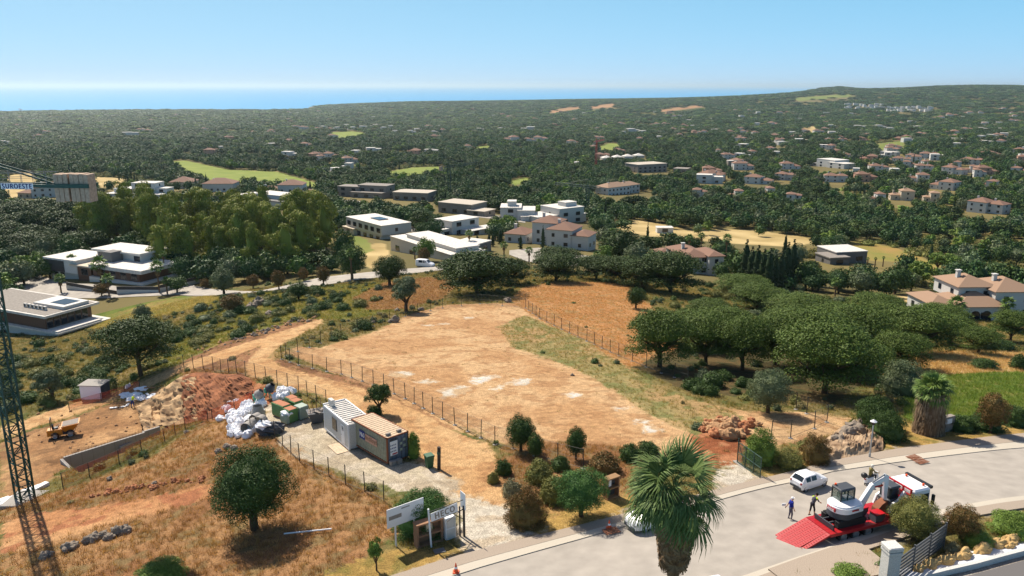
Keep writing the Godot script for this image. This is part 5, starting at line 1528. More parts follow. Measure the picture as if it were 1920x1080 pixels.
	for q in [[440,778,30,26],[470,765,26,20],[455,800,24,20],[530,742,22,14],[452,816,20,12]]:
		for k in [26, 16, 14, 12, 10][sk]:
			g = gnd(q[0] + rnd(-1, 1) * q[2], q[1] + rnd(-1, 1) * q[3] * 0.6)
			t = thing("white_sack", "crumpled white builder's sack in the heap beside the pipe rings", "sack", g, rnd(0, TAU), "heap of white builder's sacks")
			var c = MB.new(); var w = rnd(0.35, 0.6); c.blob(Vector3(0, 0.25, 0), Vector3(w, rnd(0.3, 0.55), w * rnd(0.7, 1.0)), 0.6, nz0, 7, 0.8 + 0.1 * k); obj("sack", c, M.bag_white, t)
		sk += 1
	g = gnd(508, 812)
	t = thing("tarp_heap", "dark tarpaulin over a heap with white sheets beside the rings", "tarpaulin", g)
	var tm = MB.new(); tm.blob(Vector3(0, 0.4, 0), Vector3(1.5, 0.8, 0.9), 0.5, nz0, 9, 1.3); obj("tarp", tm, M.tarp_dark, t)
	tm = MB.new(); tm.blob(Vector3(-0.6, 0.9, 0.1), Vector3(0.9, 0.5, 0.7), 0.7, nz0, 8, 1.1); obj("sheet", tm, M.bag_white, t)
	g = gnd(594, 792)
	t = thing("skip_bucket", "dark skip bucket full of rubble beside the cabin", "skip", g, 0.4)
	tm = MB.new(); tm.hexa([Vector3(-0.5, 0.1, 0.5), Vector3(0.5, 0.1, 0.5), Vector3(0.5, 0.1, -0.5), Vector3(-0.5, 0.1, -0.5), Vector3(-0.95, 1.3, 0.8), Vector3(0.95, 1.3, 0.8), Vector3(0.95, 1.3, -0.8), Vector3(-0.95, 1.3, -0.8)]); obj("body", tm, M.tarp_dark, t)
	tm = MB.new(); tm.blob(Vector3(0, 1.25, 0), Vector3(0.8, 0.3, 0.65), 0.8, nz0, 7, 1.4); obj("rubble", tm, M.stone_grey, t)
	for k in 4: 
		tm = MB.new(); tm.tube(Vector3(-0.5 + k * 0.3, 1.2, 0.2), Vector3(-0.9 + k * 0.5, 2.4, -0.4), 0.04); obj("stick", tm, M.timber, t)

# ---------------------------------------------------------------- building site
func make_site():
	# excavation walls
	for q in [[112,861, 146,894, 0.3, 39.8, "end"], [120,858, 272,811, 0.3, 40.0, "long"], [226,838, 296,806, 0.25, 40.6, "inner"], [268,810, 300,800, 0.3, 40.0, "short"]]:
		var pa = at_level(q[0], q[1], q[5]); var pb = at_level(q[2], q[3], q[5])
		q[5] = 3.2
		var f = [Vector3(pa.x, min(pa.y, pb.y) - 3.2, pa.z), atan2(-(pb - pa).z, (pb - pa).x), Vector2(pb.x - pa.x, pb.z - pa.z).length()]
		var t = thing("concrete_wall", "grey cast concrete %s wall in the excavation" % q[6], "wall", f[0], f[1])
		var m = MB.new(); m.bbox(Vector3(0, -0.6, -q[4]), Vector3(f[2], q[5], 0), 0.02); obj("wall", m, M.pipe_concrete, t)
		for k in int(f[2] / 1.2): part_box(t, "panel_joint", Vector3(0.6 + k * 1.2, -0.5, -0.004), Vector3(0.64 + k * 1.2, q[5] - 0.05, 0.012), M.raw_concrete)
		var r = MB.new()
		for k in int(f[2] / 0.35): r.tube(Vector3(0.2 + k * 0.35, q[5] - 0.02, -0.15), Vector3(0.2 + k * 0.35 + rnd(-0.03, 0.03), q[5] + rnd(0.25, 0.5), -0.15), 0.012, -1, 3)
		obj("rebar", r, M.rust_steel, t)
	for q in [[0,945],[12,948],[22,940],[60,922],[75,918]]:
		var t = thing("formwork_panel", "white formwork panel lying by the foot of the crane", "panel", gnd(q[0], q[1]), rnd(0, 2), "formwork panels by the crane")
		part_box(t, "panel", Vector3(-0.9, 0.0, -0.3), Vector3(0.9, 0.45, 0.3), M.sign_white, 0.03)
	# tin hut
	var f = frame_px(152, 750, 186, 748)
	var t = thing("tin_hut", "small grey tin hut with a flat roof above the site", "hut", f[0], f[1])
	part_box(t, "wall", Vector3(0, -0.5, -2.2), Vector3(3.0, 2.1, 0), M.bag_white)
	part_box(t, "roof", Vector3(-0.15, 2.1, -2.4), Vector3(3.15, 2.2, 0.2), M.pipe_concrete)
	part_box(t, "side_panel", Vector3(3.0, -0.5, -2.18), Vector3(3.04, 2.08, -0.02), M.tarp_dark)
	part_box(t, "door", Vector3(3.04, 0.0, -1.3), Vector3(3.08, 1.8, -0.5), M.plastic_grey)
	# dumper: x forward
	var g = gnd(118, 818)
	t = thing("site_dumper", "yellow site dumper with a raised skip and roll bar", "dumper", g, 0.42)
	for s in [-1, 1]:
		wheel(t, Vector3(0.9, 0.48, s * 0.72), 0.48, 0.36); wheel(t, Vector3(-0.75, 0.42, s * 0.7), 0.42, 0.32)
	var m = MB.new(); m.bbox(Vector3(-1.6, 0.4, -0.55), Vector3(0.1, 1.15, 0.55), 0.08); obj("engine_cover", m, M.yellow_paint, t)
	m = MB.new(); m.bbox(Vector3(0.1, 0.35, -0.4), Vector3(1.2, 0.65, 0.4), 0.05); obj("chassis", m, M.plastic_grey, t)
	m = MB.new(); m.hexa([Vector3(0.3, 0.75, 0.55), Vector3(1.2, 0.75, 0.55), Vector3(1.2, 0.75, -0.55), Vector3(0.3, 0.75, -0.55), Vector3(0.0, 1.55, 0.95), Vector3(2.0, 1.75, 0.95), Vector3(2.0, 1.75, -0.95), Vector3(0.0, 1.55, -0.95)]); obj("skip", m, M.yellow_paint, t)
	m = MB.new(); m.quad(Vector3(0.12, 1.60, 0.82), Vector3(1.85, 1.77, 0.82), Vector3(1.85, 1.77, -0.82), Vector3(0.12, 1.60, -0.82)); obj("skip_bed", m, M.stone_grey, t)
	m = MB.new(); m.bbox(Vector3(-0.9, 1.15, -0.3), Vector3(-0.35, 1.3, 0.3), 0.05); m.bbox(Vector3(-1.0, 1.2, -0.28), Vector3(-0.85, 1.75, 0.28), 0.05); obj("seat", m, M.black_metal, t)
	m = MB.new()
	for s in [-0.5, 0.5]: m.tube(Vector3(-1.1, 1.1, s), Vector3(-1.1, 2.5, s), 0.05)
	m.tube(Vector3(-1.1, 2.5, -0.5), Vector3(-1.1, 2.5, 0.5), 0.05); obj("roll_bar", m, M.black_metal, t)
	m = MB.new(); m.tube(Vector3(-0.2, 1.1, 0), Vector3(-0.35, 1.5, 0), 0.03); m.lathe(Vector3(-0.36, 1.5, 0), Vector3(-0.3, 0.9, 0).normalized(), [[0, 0.2], [0.03, 0.22], [0.05, 0.18]], 12); obj("steering_wheel", m, M.black_metal, t)
	# rock face of the cut, and stray rocks
	rng.seed = 44
	rock_sheet("rock_cliff", "jagged pale rock face cut into the slope above the excavation", [262,760, 285,745, 308,728, 330,712, 352,702, 372,700], [272,812, 288,806, 306,802, 326,798, 350,794, 372,790], 0.8, lin(190, 160, 122), lin(122, 98, 74))
	rock_sheet("earth_cliff", "steep red earth face beside the heap of white sacks", [344,703, 368,699, 392,699, 420,702, 446,702, 470,710], [348,796, 370,790, 392,786, 412,782, 440,770, 486,748], 0.7, lin(150, 100, 70), lin(100, 64, 46))
	for k in 20:
		var px = rnd(268, 372); var py = lerp(790.0, 728.0, (px - 268) / 104.0) + rnd(-16, 22)
		rock(gnd(px, py), rnd(0.5, 1.1), "rock_tan" if k % 3 else "rock_grey", "jagged pale rock in the face of the cut", "rocks in the face of the cut")
	for k in 12:
		var px = rnd(372, 470)
		rock(gnd(px, lerp(735.0, 708.0, (px - 372) / 98.0) + rnd(-6, 18)), rnd(0.35, 0.8), "rock_red", "red earth lump in the face of the cut", "red lumps in the face of the cut")
	for k in 60:   # rubble row along the track
		var s = rng.randf()
		rock(gnd(lerp(352.0, 596.0, s) + rnd(-4, 4), lerp(668.0, 596.0, s) + rnd(-5, 4) - 12.0 * sin(s * PI) * 0.3), rnd(0.4, 1.1), "rock_tan" if k % 2 else "rock_grey", "rubble stone in the row along the dirt track", "rubble row along the track")
	for q in [[128,1030,1.5],[140,1026,1.2],[165,1016,1.3],[178,1012,1.5],[194,1006,1.2],[205,1010,1.2],[222,1000,1.6],[236,998,1.5],[84,1046,1.2],[92,1042,1.0],[290,908,0.8],[205,900,0.9],[410,848,1.0],[425,840,1.2],[440,842,1.1],[350,812,0.8]]:
		rock(gnd(q[0], q[1]), q[2], "rock_grey", "weathered rock half buried in the dry grass slope", "rocks on the dry grass slope")
	for k in 30:
		var s = rng.randf()
		rock(gnd(lerp(130.0, 392.0, s) + rnd(-6, 6), lerp(935.0, 897.0, s) + rnd(-4, 5)), rnd(0.35, 0.9), "rock_red", "brown clod on the eroded step across the dry grass slope", "clods on the eroded step")
	for k in 16: rock(gnd(rnd(355, 385), rnd(706, 790)), rnd(0.5, 1.3), "rock_tan" if k % 2 else "rock_red", "loose rock where pale rock and red earth meet in the cut", "loose rocks in the cut")
	var pa = gnd(533, 1006); var pb = gnd(622, 997)
	var pole = thing("white_pole", "thin white pole lying in the dry grass beside the round tree", "pole", pa)
	cyl(pole, "pole", Vector3(0, 0.25, 0), pb - pa + Vector3(0, 0.25, 0), 0.06, M.sign_white)
	for k in 40: rock(gnd(rnd(20, 260), rnd(770, 850)), rnd(0.25, 0.6), "rock_tan", "loose stone on the bare ground of the site", "loose stones on the site")
	for k in 14:
		var c = gnd(rnd(230, 310), rnd(722, 752))
		var w = thing("white_sack", "white sheet or sack lying on the bank above the cut", "sack", c, rnd(0, TAU), "white sheets above the cut")
		var b = MB.new(); b.blob(Vector3(0, 0.12, 0), Vector3(rnd(0.5, 1.3), 0.25, rnd(0.3, 0.7)), 0.9, nz0, 6, 1.0 + k * 0.1); obj("sheet", b, M.bag_white, w)
	for k in 8:
		var c = thing("timber_plank", "pale timber plank lying on the bank above the cut", "plank", gnd(226 + k * 9, 762 - k * 4 + rnd(-8, 8)), rnd(0, TAU), "planks above the cut")
		part_box(c, "plank", Vector3(-1.3, 0.0, -0.15), Vector3(1.3, 0.1, 0.15), M.timber if k % 2 else M.sign_white)
func rock_sheet(called, label, top, bot, amp, ca: Color, cb: Color):   # a rough face between two lines of photo pixels
	var nn = FastNoiseLite.new(); nn.seed = hash(called) % 997; nn.frequency = 0.32; nn.fractal_octaves = 4; nn.fractal_type = FastNoiseLite.FRACTAL_RIDGED
	var n2 = FastNoiseLite.new(); n2.seed = 78; n2.frequency = 0.5; n2.fractal_octaves = 3
	var m = MB.new(); var rows = []; var cols = []
	var pa = []; var pb = []
	for k in range(0, top.size(), 2): pa.append(gnd(top[k], top[k + 1])); pb.append(gnd(bot[k], bot[k + 1]))
	for k in pa.size() - 1:
		for s in 14 + (1 if k == pa.size() - 2 else 0):
			var p = pa[k].lerp(pa[k + 1], s / 14.0); var q = pb[k].lerp(pb[k + 1], s / 14.0)
			var row = []; var cr = []
			for t in 25:
				var u = t / 24.0
				var w = p.lerp(q, u)
				var y = lerp(max(p.y, hgt(p.x, p.z)), hgt(q.x, q.z), smoothstep(0.12, 0.9, u))
				var g = on(w.x, w.z)
				var edge = min(1.0, min(u, 1.0 - u) * 6.0)
				var v = Vector3(g.x, max(g.y, y), g.z)
				var h = nn.get_noise_3dv(Vector3(v.x, v.y * 0.6, v.z)) + 0.3
				row.append(v + Vector3(-0.3, 0.75, 0.6) * amp * h * edge + Vector3(0, 0.06, 0))
				cr.append(ca.lerp(cb, clamp(0.5 + n2.get_noise_3dv(v) * 1.3, 0, 1)))
			rows.append(row); cols.append(cr)
	for i in rows.size() - 1:
		for t in 24:
			m.col = cols[i][t]
			m.quad(rows[i][t], rows[i + 1][t], rows[i + 1][t + 1], rows[i][t + 1])
	tag(obj(called, m, vmat("rough_rock", 0.95)), label, "cliff")
func rock(p: Vector3, s: float, m: String, label: String, group: String, called := "rock", res := 5):
	var key = "rock %d" % (rng.randi() % 6)
	if not proto.has(key):
		var b = MB.new()
		var nn = FastNoiseLite.new(); nn.seed = hash(key) % 1000; nn.frequency = 0.022; nn.noise_type = FastNoiseLite.TYPE_CELLULAR; nn.cellular_return_type = FastNoiseLite.RETURN_DISTANCE2_SUB; nn.fractal_octaves = 3; nn.fractal_gain = 0.35
		b.blob(Vector3.ZERO, Vector3(1.15, 0.9, 0.95), 0.6, nn, 12, 1.0)
		proto[key] = b.mesh()
	var t = tag(obj(called, proto[key], M[m]), label, "rock", group)
	t.position = p + Vector3(0, s * 0.12, 0)
	t.scale = Vector3.ONE * s * 0.62
	t.rotation = Vector3(rnd(-0.4, 0.4), rnd(0, TAU), rnd(-0.4, 0.4))
	return t

# ---------------------------------------------------------------- people
func person(label: String, at: Vector3, turn: float, bones: Array, colors: Array, extra := "", group := "", sc := 1.0) -> Node3D:
	var t = thing("person", label, "person", at, turn, group)
	t.scale = Vector3.ONE * sc
	var cell = 0.026
	var lo = Vector3(1e9, 1e9, 1e9); var hi = -lo
	for b in bones:
		var r = max(b[2], b[3]) + 0.08
		lo = lo.min(b[0] - Vector3.ONE * r).min(b[1] - Vector3.ONE * r); hi = hi.max(b[0] + Vector3.ONE * r).max(b[1] + Vector3.ONE * r)
	var nx = int((hi.x - lo.x) / cell) + 2; var ny = int((hi.y - lo.y) / cell) + 2; var nzz = int((hi.z - lo.z) / cell) + 2
	var fld = PackedFloat32Array(); fld.resize(nx * ny * nzz); fld.fill(1.0)
	var own = PackedByteArray(); own.resize(nx * ny * nzz); var best = PackedFloat32Array(); best.resize(nx * ny * nzz); best.fill(9.0)
	for b in bones:
		var r = max(b[2], b[3]) + 0.07
		var p0 = (b[0].min(b[1]) - Vector3.ONE * r - lo) / cell; var p1 = (b[0].max(b[1]) + Vector3.ONE * r - lo) / cell
		var ab: Vector3 = b[1] - b[0]; var l2 = max(ab.length_squared(), 1e-6)
		for i in range(max(0, int(p0.x)), min(nx, int(p1.x) + 2)):
			for j in range(max(0, int(p0.y)), min(ny, int(p1.y) + 2)):
				for k in range(max(0, int(p0.z)), min(nzz, int(p1.z) + 2)):
					var p = lo + Vector3(i, j, k) * cell
					var s = clampf((p - b[0]).dot(ab) / l2, 0.0, 1.0)
					var d = p.distance_to(b[0] + ab * s) - lerpf(b[2], b[3], s)
					var n = (i * ny + j) * nzz + k
					if d < best[n]: best[n] = d; own[n] = b[4]
					var h = clampf(0.5 + 0.5 * (fld[n] - d) / 0.035, 0.0, 1.0)
					fld[n] = lerpf(fld[n], d, h) - 0.035 * h * (1.0 - h)
	var m = MB.new()
	var vid = {}
	var off = [0, nzz * ny, nzz, nzz * ny + nzz, 1, nzz * ny + 1, nzz + 1, nzz * ny + nzz + 1]
	var cp = [Vector3(0, 0, 0), Vector3(1, 0, 0), Vector3(0, 1, 0), Vector3(1, 1, 0), Vector3(0, 0, 1), Vector3(1, 0, 1), Vector3(0, 1, 1), Vector3(1, 1, 1)]
	var ed = [[0, 1], [2, 3], [4, 5], [6, 7], [0, 2], [1, 3], [4, 6], [5, 7], [0, 4], [1, 5], [2, 6], [3, 7]]
	for i in nx - 1:
		for j in ny - 1:
			for k in nzz - 1:
				var n = (i * ny + j) * nzz + k
				var f0 = fld[n]
				if f0 > 0.06: continue
				var any = false
				for q in 8:
					if (fld[n + off[q]] < 0.0) != (f0 < 0.0): any = true; break
				if not any: continue
				var s = Vector3.ZERO; var c = 0
				for e in ed:
					var a = fld[n + off[e[0]]]; var b = fld[n + off[e[1]]]
					if (a < 0.0) != (b < 0.0): s += cp[e[0]].lerp(cp[e[1]], a / (a - b)); c += 1
				vid[n] = [lo + (Vector3(i, j, k) + s / c) * cell, colors[own[n]]]
	var sx = nzz * ny; var sy = nzz
	for n in vid:
		for ax in 3:
			var st = [sx, sy, 1][ax]; var u = [sy, 1, sx][ax]; var w = [1, sx, sy][ax]
			if n + st >= fld.size(): continue
			var a = fld[n]; var b = fld[n + st]
			if (a < 0.0) == (b < 0.0): continue
			if not (vid.has(n - u) and vid.has(n - w) and vid.has(n - u - w)): continue
			var q = [vid[n], vid[n - u], vid[n - u - w], vid[n - w]]
			m.col = q[0][1]
			if a < 0.0: m.quad(q[0][0], q[1][0], q[2][0], q[3][0])
			else: m.quad(q[3][0], q[2][0], q[1][0], q[0][0])
	# five fingers on each hand: the bones marked 9 are the palms
	m.col = colors[0]
	for b in bones:
		if b.size() > 5 and b[5] == 9:
			var d: Vector3 = (b[1] - b[0]).normalized(); var s = d.cross(Vector3(0.2, 0.1, 1)).normalized()
			for k in 4:
				var o = b[1] + s * (k - 1.5) * 0.021; var l = [0.07, 0.08, 0.076, 0.06][k]
				m.tube(o, o + d * l * 0.55, 0.010, 0.009, 5); m.tube(o + d * l * 0.55, o + (d + s.cross(d) * 0.5).normalized() * l, 0.009, 0.007, 5)
			m.tube(b[0] + s * 0.03, b[0] + s * 0.065 + d * 0.05, 0.012, 0.009, 5)
	m.smooth(1.6)
	obj("body", m, vmat("skin_and_clothes", 0.85), t)
	return t
func lb(a, b, ra, rb, c, mark := 0): return [a, b, ra, rb, c, mark]
func man(lean := 0.0, arm_r = null, arm_l = null, stride := 0.12, shorts := false, sleeves := true) -> Array:   # faces +x; 0 skin 1 top 2 trousers 3 shoes 4 yoke 5 hair or cap
	var hipc = Vector3(0, 0.93, 0)
	var up = Vector3(sin(lean), cos(lean), 0)
	var ch = hipc + up * 0.42; var nk = hipc + up * 0.56; var hd = nk + (up + Vector3(0.25, 0, 0)).normalized() * 0.17
	var out = []
	for s in [-1, 1]:
		var kn = Vector3(0.04 + stride * s * 0.6, 0.50, 0.10 * s); var an = Vector3(stride * s, 0.09, 0.11 * s)
		out.append(lb(hipc + Vector3(0, -0.02, 0.09 * s), kn, 0.088, 0.062, 2)); out.append(lb(kn, kn.lerp(an, 0.3), 0.06, 0.058, 2))
		out.append(lb(kn.lerp(an, 0.3), an, 0.055, 0.038, 0 if shorts else 2))
		out.append(lb(an + Vector3(-0.03, -0.05, 0), an + Vector3(0.17, -0.06, 0.01 * s), 0.043, 0.036, 3))
		var sh = ch + up * 0.06 + Vector3(0, 0, 0.185 * s)
		var el = sh + Vector3(0.02, -0.28, 0.05 * s); var wr = el + Vector3(0.10, -0.23, 0.0)
		var given = arm_r if s > 0 else arm_l
		if given != null: el = sh + given[0]; wr = el + given[1]
		out.append(lb(sh, el, 0.056, 0.044, 1)); out.append(lb(el, wr, 0.042, 0.029, 1 if sleeves else 0))
		out.append(lb(wr, wr + (wr - el).normalized() * 0.09, 0.030, 0.034, 0, 9))
		out.append(lb(ch + up * 0.08 + Vector3(0, 0, 0.05 * s), sh, 0.075, 0.062, 4))
	out.append(lb(hipc + Vector3(0, 0.0, -0.06), hipc + Vector3(0, 0.0, 0.06), 0.12, 0.12, 2))
	out.append(lb(hipc + up * 0.12, ch + up * 0.02, 0.125, 0.145, 1))
	out.append(lb(ch + Vector3(0, 0, -0.08), ch + Vector3(0, 0, 0.08), 0.12, 0.12, 1))
	out.append(lb(nk - up * 0.03, nk + up * 0.06, 0.055, 0.052, 0))
	out.append(lb(hd - up * 0.035, hd + up * 0.02, 0.082, 0.088, 0)); out.append(lb(hd + Vector3(0.085, -0.03, 0), hd + Vector3(0.10, -0.045, 0), 0.018, 0.02, 0))
	out.append(lb(hd + Vector3(0.03, -0.09, 0), hd + Vector3(0.06, -0.10, 0), 0.035, 0.03, 0))
	for s in [-1, 1]: out.append(lb(hd + Vector3(0.0, -0.01, 0.085 * s), hd + Vector3(-0.01, -0.03, 0.09 * s), 0.018, 0.016, 0))
	out.append(lb(hd + up * 0.035 + Vector3(-0.02, 0, 0), hd + up * 0.05 + Vector3(-0.01, 0, 0), 0.094, 0.09, 5))
	return out
func make_people():
	var skin = lin(196, 148, 118)
	var g = gnd(1481, 974)
	var t = person("person in a blue polo shirt and white cap watching the unloading", g, 0.1, man(0.03, null, [Vector3(-0.10, -0.26, -0.04), Vector3(-0.14, -0.2, 0.0)], 0.06, false, false), [skin, lin(40, 52, 140), lin(96, 90, 104), lin(60, 52, 46), lin(40, 52, 140), lin(226, 226, 230)], "", "", 1.06)
	var m = MB.new(); m.lathe(Vector3(0.08, 1.74, 0), Vector3(0.1, 1, 0).normalized(), [[-0.02, 0.0], [-0.02, 0.11], [0.0, 0.12], [0.01, 0.0]], 12); obj("cap_peak", m, M.sign_white, t)
	var pp = thing("paper_sheet", "white sheet of paper held behind the back of the person in blue", "paper", g, 0.1)
	part_box(pp, "sheet", Vector3(-0.55, 0.96, -0.42), Vector3(-0.24, 1.16, -0.36), M.sign_white)
	g = gnd(1521, 972)
	t = person("person in a grey and yellow work shirt and shorts on the ramp side", g + Vector3(0, 0.25, 0), 0.4, man(0.42, [Vector3(0.16, -0.24, 0.02), Vector3(0.2, -0.14, -0.05)], [Vector3(-0.02, -0.27, -0.06), Vector3(0.06, -0.25, -0.02)], 0.14, true, false), [skin, lin(88, 86, 96), lin(48, 46, 52), lin(50, 44, 40), lin(206, 232, 30), lin(40, 34, 30)], "", "", 1.06)
	g = gnd(249, 764)
	person("person in a yellow vest and blue trousers stooping above the cut", g, 1.2, man(0.55, [Vector3(0.16, -0.24, 0.02), Vector3(0.14, -0.2, -0.05)], [Vector3(0.14, -0.25, -0.02), Vector3(0.14, -0.2, 0.02)], 0.12), [skin, lin(196, 220, 40), lin(40, 60, 130), lin(50, 44, 40), lin(206, 232, 30), lin(226, 226, 226)])
	# the scooter and its rider
	g = gnd(1634, 908)
	var sc = thing("motor_scooter", "motor scooter with a black top case passing behind the lorry", "scooter", g, 0.45)
	for x in [-0.6, 0.65]: wheel(sc, Vector3(x, 0.26, 0), 0.26, 0.12)
	m = MB.new(); m.bbox(Vector3(-0.85, 0.35, -0.17), Vector3(0.1, 0.78, 0.17), 0.08); m.bbox(Vector3(0.1, 0.3, -0.18), Vector3(0.5, 0.42, 0.18), 0.04); obj("body", m, M.white_paint, sc)
	m = MB.new(); m.hexa([Vector3(0.42, 0.35, 0.2), Vector3(0.62, 0.35, 0.2), Vector3(0.62, 0.35, -0.2), Vector3(0.42, 0.35, -0.2), Vector3(0.34, 1.1, 0.16), Vector3(0.44, 1.12, 0.16), Vector3(0.44, 1.12, -0.16), Vector3(0.34, 1.1, -0.16)]); obj("leg_shield", m, M.white_paint, sc)
	m = MB.new(); m.tube(Vector3(0.36, 1.1, -0.36), Vector3(0.36, 1.1, 0.36), 0.025); m.tube(Vector3(0.36, 1.1, 0.3), Vector3(0.4, 1.35, 0.36), 0.012); m.tube(Vector3(0.36, 1.1, -0.3), Vector3(0.4, 1.35, -0.36), 0.012); obj("handlebar", m, M.black_metal, sc)
	m = MB.new(); m.bbox(Vector3(-0.7, 0.78, -0.15), Vector3(0.05, 0.88, 0.15), 0.04); obj("seat", m, M.black_metal, sc)
	m = MB.new(); m.blob(Vector3(-1.0, 1.05, 0), Vector3(0.26, 0.24, 0.28), 0.05, nz0, 8); obj("top_case", m, M.black_metal, sc)
	m = MB.new(); m.box(Vector3(-0.88, 0.62, -0.1), Vector3(-0.84, 0.72, 0.1)); obj("tail_light", m, M.tail_red, sc)
	var sit = []
	for s in [-1, 1]:
		sit.append(lb(Vector3(-0.25, 0.98, 0.1 * s), Vector3(0.18, 0.88, 0.17 * s), 0.09, 0.065, 2)); sit.append(lb(Vector3(0.18, 0.88, 0.17 * s), Vector3(0.2, 0.5, 0.15 * s), 0.06, 0.042, 2)); sit.append(lb(Vector3(0.18, 0.46, 0.15 * s), Vector3(0.36, 0.46, 0.15 * s), 0.042, 0.036, 3))
		sit.append(lb(Vector3(-0.2, 1.45, 0.19 * s), Vector3(-0.02, 1.22, 0.27 * s), 0.06, 0.046, 1)); sit.append(lb(Vector3(-0.02, 1.22, 0.27 * s), Vector3(0.24, 1.14, 0.3 * s), 0.044, 0.03, 1)); sit.append(lb(Vector3(0.24, 1.14, 0.3 * s), Vector3(0.32, 1.12, 0.3 * s), 0.03, 0.034, 0, 9))
		sit.append(lb(Vector3(-0.2, 1.48, 0.05 * s), Vector3(-0.2, 1.45, 0.19 * s), 0.08, 0.065, 1))
	sit.append_array([lb(Vector3(-0.28, 0.98, 0), Vector3(-0.24, 1.4, 0), 0.14, 0.16, 1), lb(Vector3(-0.2, 1.5, 0), Vector3(-0.18, 1.6, 0), 0.055, 0.055, 0), lb(Vector3(-0.16, 1.68, 0), Vector3(-0.15, 1.74, 0), 0.125, 0.13, 5)])
	person("person in a tan jacket and pale helmet riding the scooter", g, 0.45, sit, [skin, lin(128, 116, 72), lin(52, 56, 66), lin(46, 40, 38), lin(128, 116, 72), lin(220, 214, 200)])

# ---------------------------------------------------------------- vehicles
func car(called, label, at: Vector3, turn: float, st: Array, sc: float, glass: Array, wheels: Array, group := "", bumper := true) -> Node3D:
	var t = thing(called, label, "car", at, turn, group)
	t.scale = Vector3.ONE * sc
	var ring = func(s): return [Vector3(s[0], s[2], -s[1] * 0.9), Vector3(s[0], s[2] + 0.14, -s[1]), Vector3(s[0], s[3], -s[1]), Vector3(s[0], s[4] - 0.03, -s[5] - 0.02), Vector3(s[0], s[4], -s[5] + 0.1), Vector3(s[0], s[4] + 0.015, 0), Vector3(s[0], s[4], s[5] - 0.1), Vector3(s[0], s[4] - 0.03, s[5] + 0.02), Vector3(s[0], s[3], s[1]), Vector3(s[0], s[2] + 0.14, s[1]), Vector3(s[0], s[2], s[1] * 0.9)]
	var m = MB.new()
	for k in st.size() - 1:
		var a = ring.call(st[k]); var b = ring.call(st[k + 1])
		for j in 11: m.quad(a[j], a[(j + 1) % 11], b[(j + 1) % 11], b[j])
	for e in [0, st.size() - 1]:
		var a = ring.call(st[e])
		for j in range(1, 10): m.tri(a[0], a[j], a[j + 1])
	m.smooth(0.75)
	obj("body", m, M.white_paint, t)
	var o = 0.012
	for g in glass:   # [kind, station a, station b]
		var a = ring.call(st[g[1]]); var b = ring.call(st[g[2]])
		var q = MB.new()
		if g[0] == "top":
			var p = [a[3].lerp(b[3], 0.06), a[3].lerp(b[3], 0.92), a[7].lerp(b[7], 0.92), a[7].lerp(b[7], 0.06)]
			var n = (p[1] - p[0]).cross(p[3] - p[0]).normalized(); if n.y < 0: n = -n
			var c1 = a[5].lerp(b[5], 0.06); var c2 = a[5].lerp(b[5], 0.92)
			var s1 = Vector3(0, 0, 0.09)
			q.quad(p[0] + s1 + n * 0.035, c1 + n * 0.02, c2 + n * 0.02, p[1] + s1 + n * 0.035); q.quad(c1 + n * 0.02, p[3] - s1 + n * 0.035, p[2] - s1 + n * 0.035, c2 + n * 0.02)
			obj("windscreen" if g.size() < 4 else "rear_window", q, M.car_glass, t)
		else:
			for s in [0, 1]:
				var lo = 2 if s == 0 else 8; var hi = 3 if s == 0 else 7
				var z = Vector3(0, 0, -o if s == 0 else o)
				q = MB.new()
				q.quad(a[lo].lerp(a[hi], 0.12) + z + Vector3(0.06, 0, 0), a[lo].lerp(a[hi], 0.86) + z * 1.4 + Vector3(0.06, 0, 0), b[lo].lerp(b[hi], 0.86) + z * 1.4 - Vector3(0.06, 0, 0), b[lo].lerp(b[hi], 0.12) + z - Vector3(0.06, 0, 0))
				obj("side_window", q, M.car_glass, t)
	for w in wheels:
		for s in [-1, 1]: wheel(t, Vector3(w[0], w[1], s * (w[2] - 0.08)), w[1], 0.19)
	var r0 = st[0]; var r1 = st[st.size() - 1]
	var L = r1[0]
	for s in [-1, 1]:
		var k = MB.new(); k.bbox(Vector3(r0[0] - 0.01, r0[3] - 0.05, s * r0[1] * 0.88 - 0.09), Vector3(r0[0] + 0.16, r0[3] + 0.14, s * r0[1] * 0.88 + 0.09), 0.02); obj("tail_light", k, M.tail_red, t)
		k = MB.new(); k.bbox(Vector3(L - 0.28, r1[3] + 0.0, s * r1[1] * 0.95 - 0.12), Vector3(L - 0.02, r1[3] + 0.14, s * r1[1] * 0.95 + 0.12), 0.03); obj("headlight", k, M.rim, t)
		k = MB.new(); k.bbox(Vector3(L * 0.64, st[4][3] + 0.02, s * (st[4][1] + 0.1) - 0.08), Vector3(L * 0.64 + 0.12, st[4][3] + 0.16, s * (st[4][1] + 0.1) + 0.08), 0.03); obj("wing_mirror", k, M.white_paint, t)
	if bumper:
		var k = MB.new(); k.bbox(Vector3(-0.05, 0.3, -r0[1] * 0.95), Vector3(0.08, 0.52, r0[1] * 0.95), 0.03); obj("rear_bumper", k, M.plastic_grey, t)
		k = MB.new(); k.bbox(Vector3(L - 0.1, 0.24, -r1[1] * 1.05), Vector3(L + 0.05, 0.5, r1[1] * 1.05), 0.03); obj("front_bumper", k, M.plastic_grey, t)
		k = MB.new(); k.box(Vector3(-0.07, 0.56, -0.26), Vector3(-0.04, 0.67, 0.26)); obj("number_plate", k, M.sign_white, t)
		k = MB.new(); k.box(Vector3(L + 0.045, 0.38, -0.26), Vector3(L + 0.06, 0.49, 0.26)); obj("number_plate", k, M.sign_white, t)
	return t
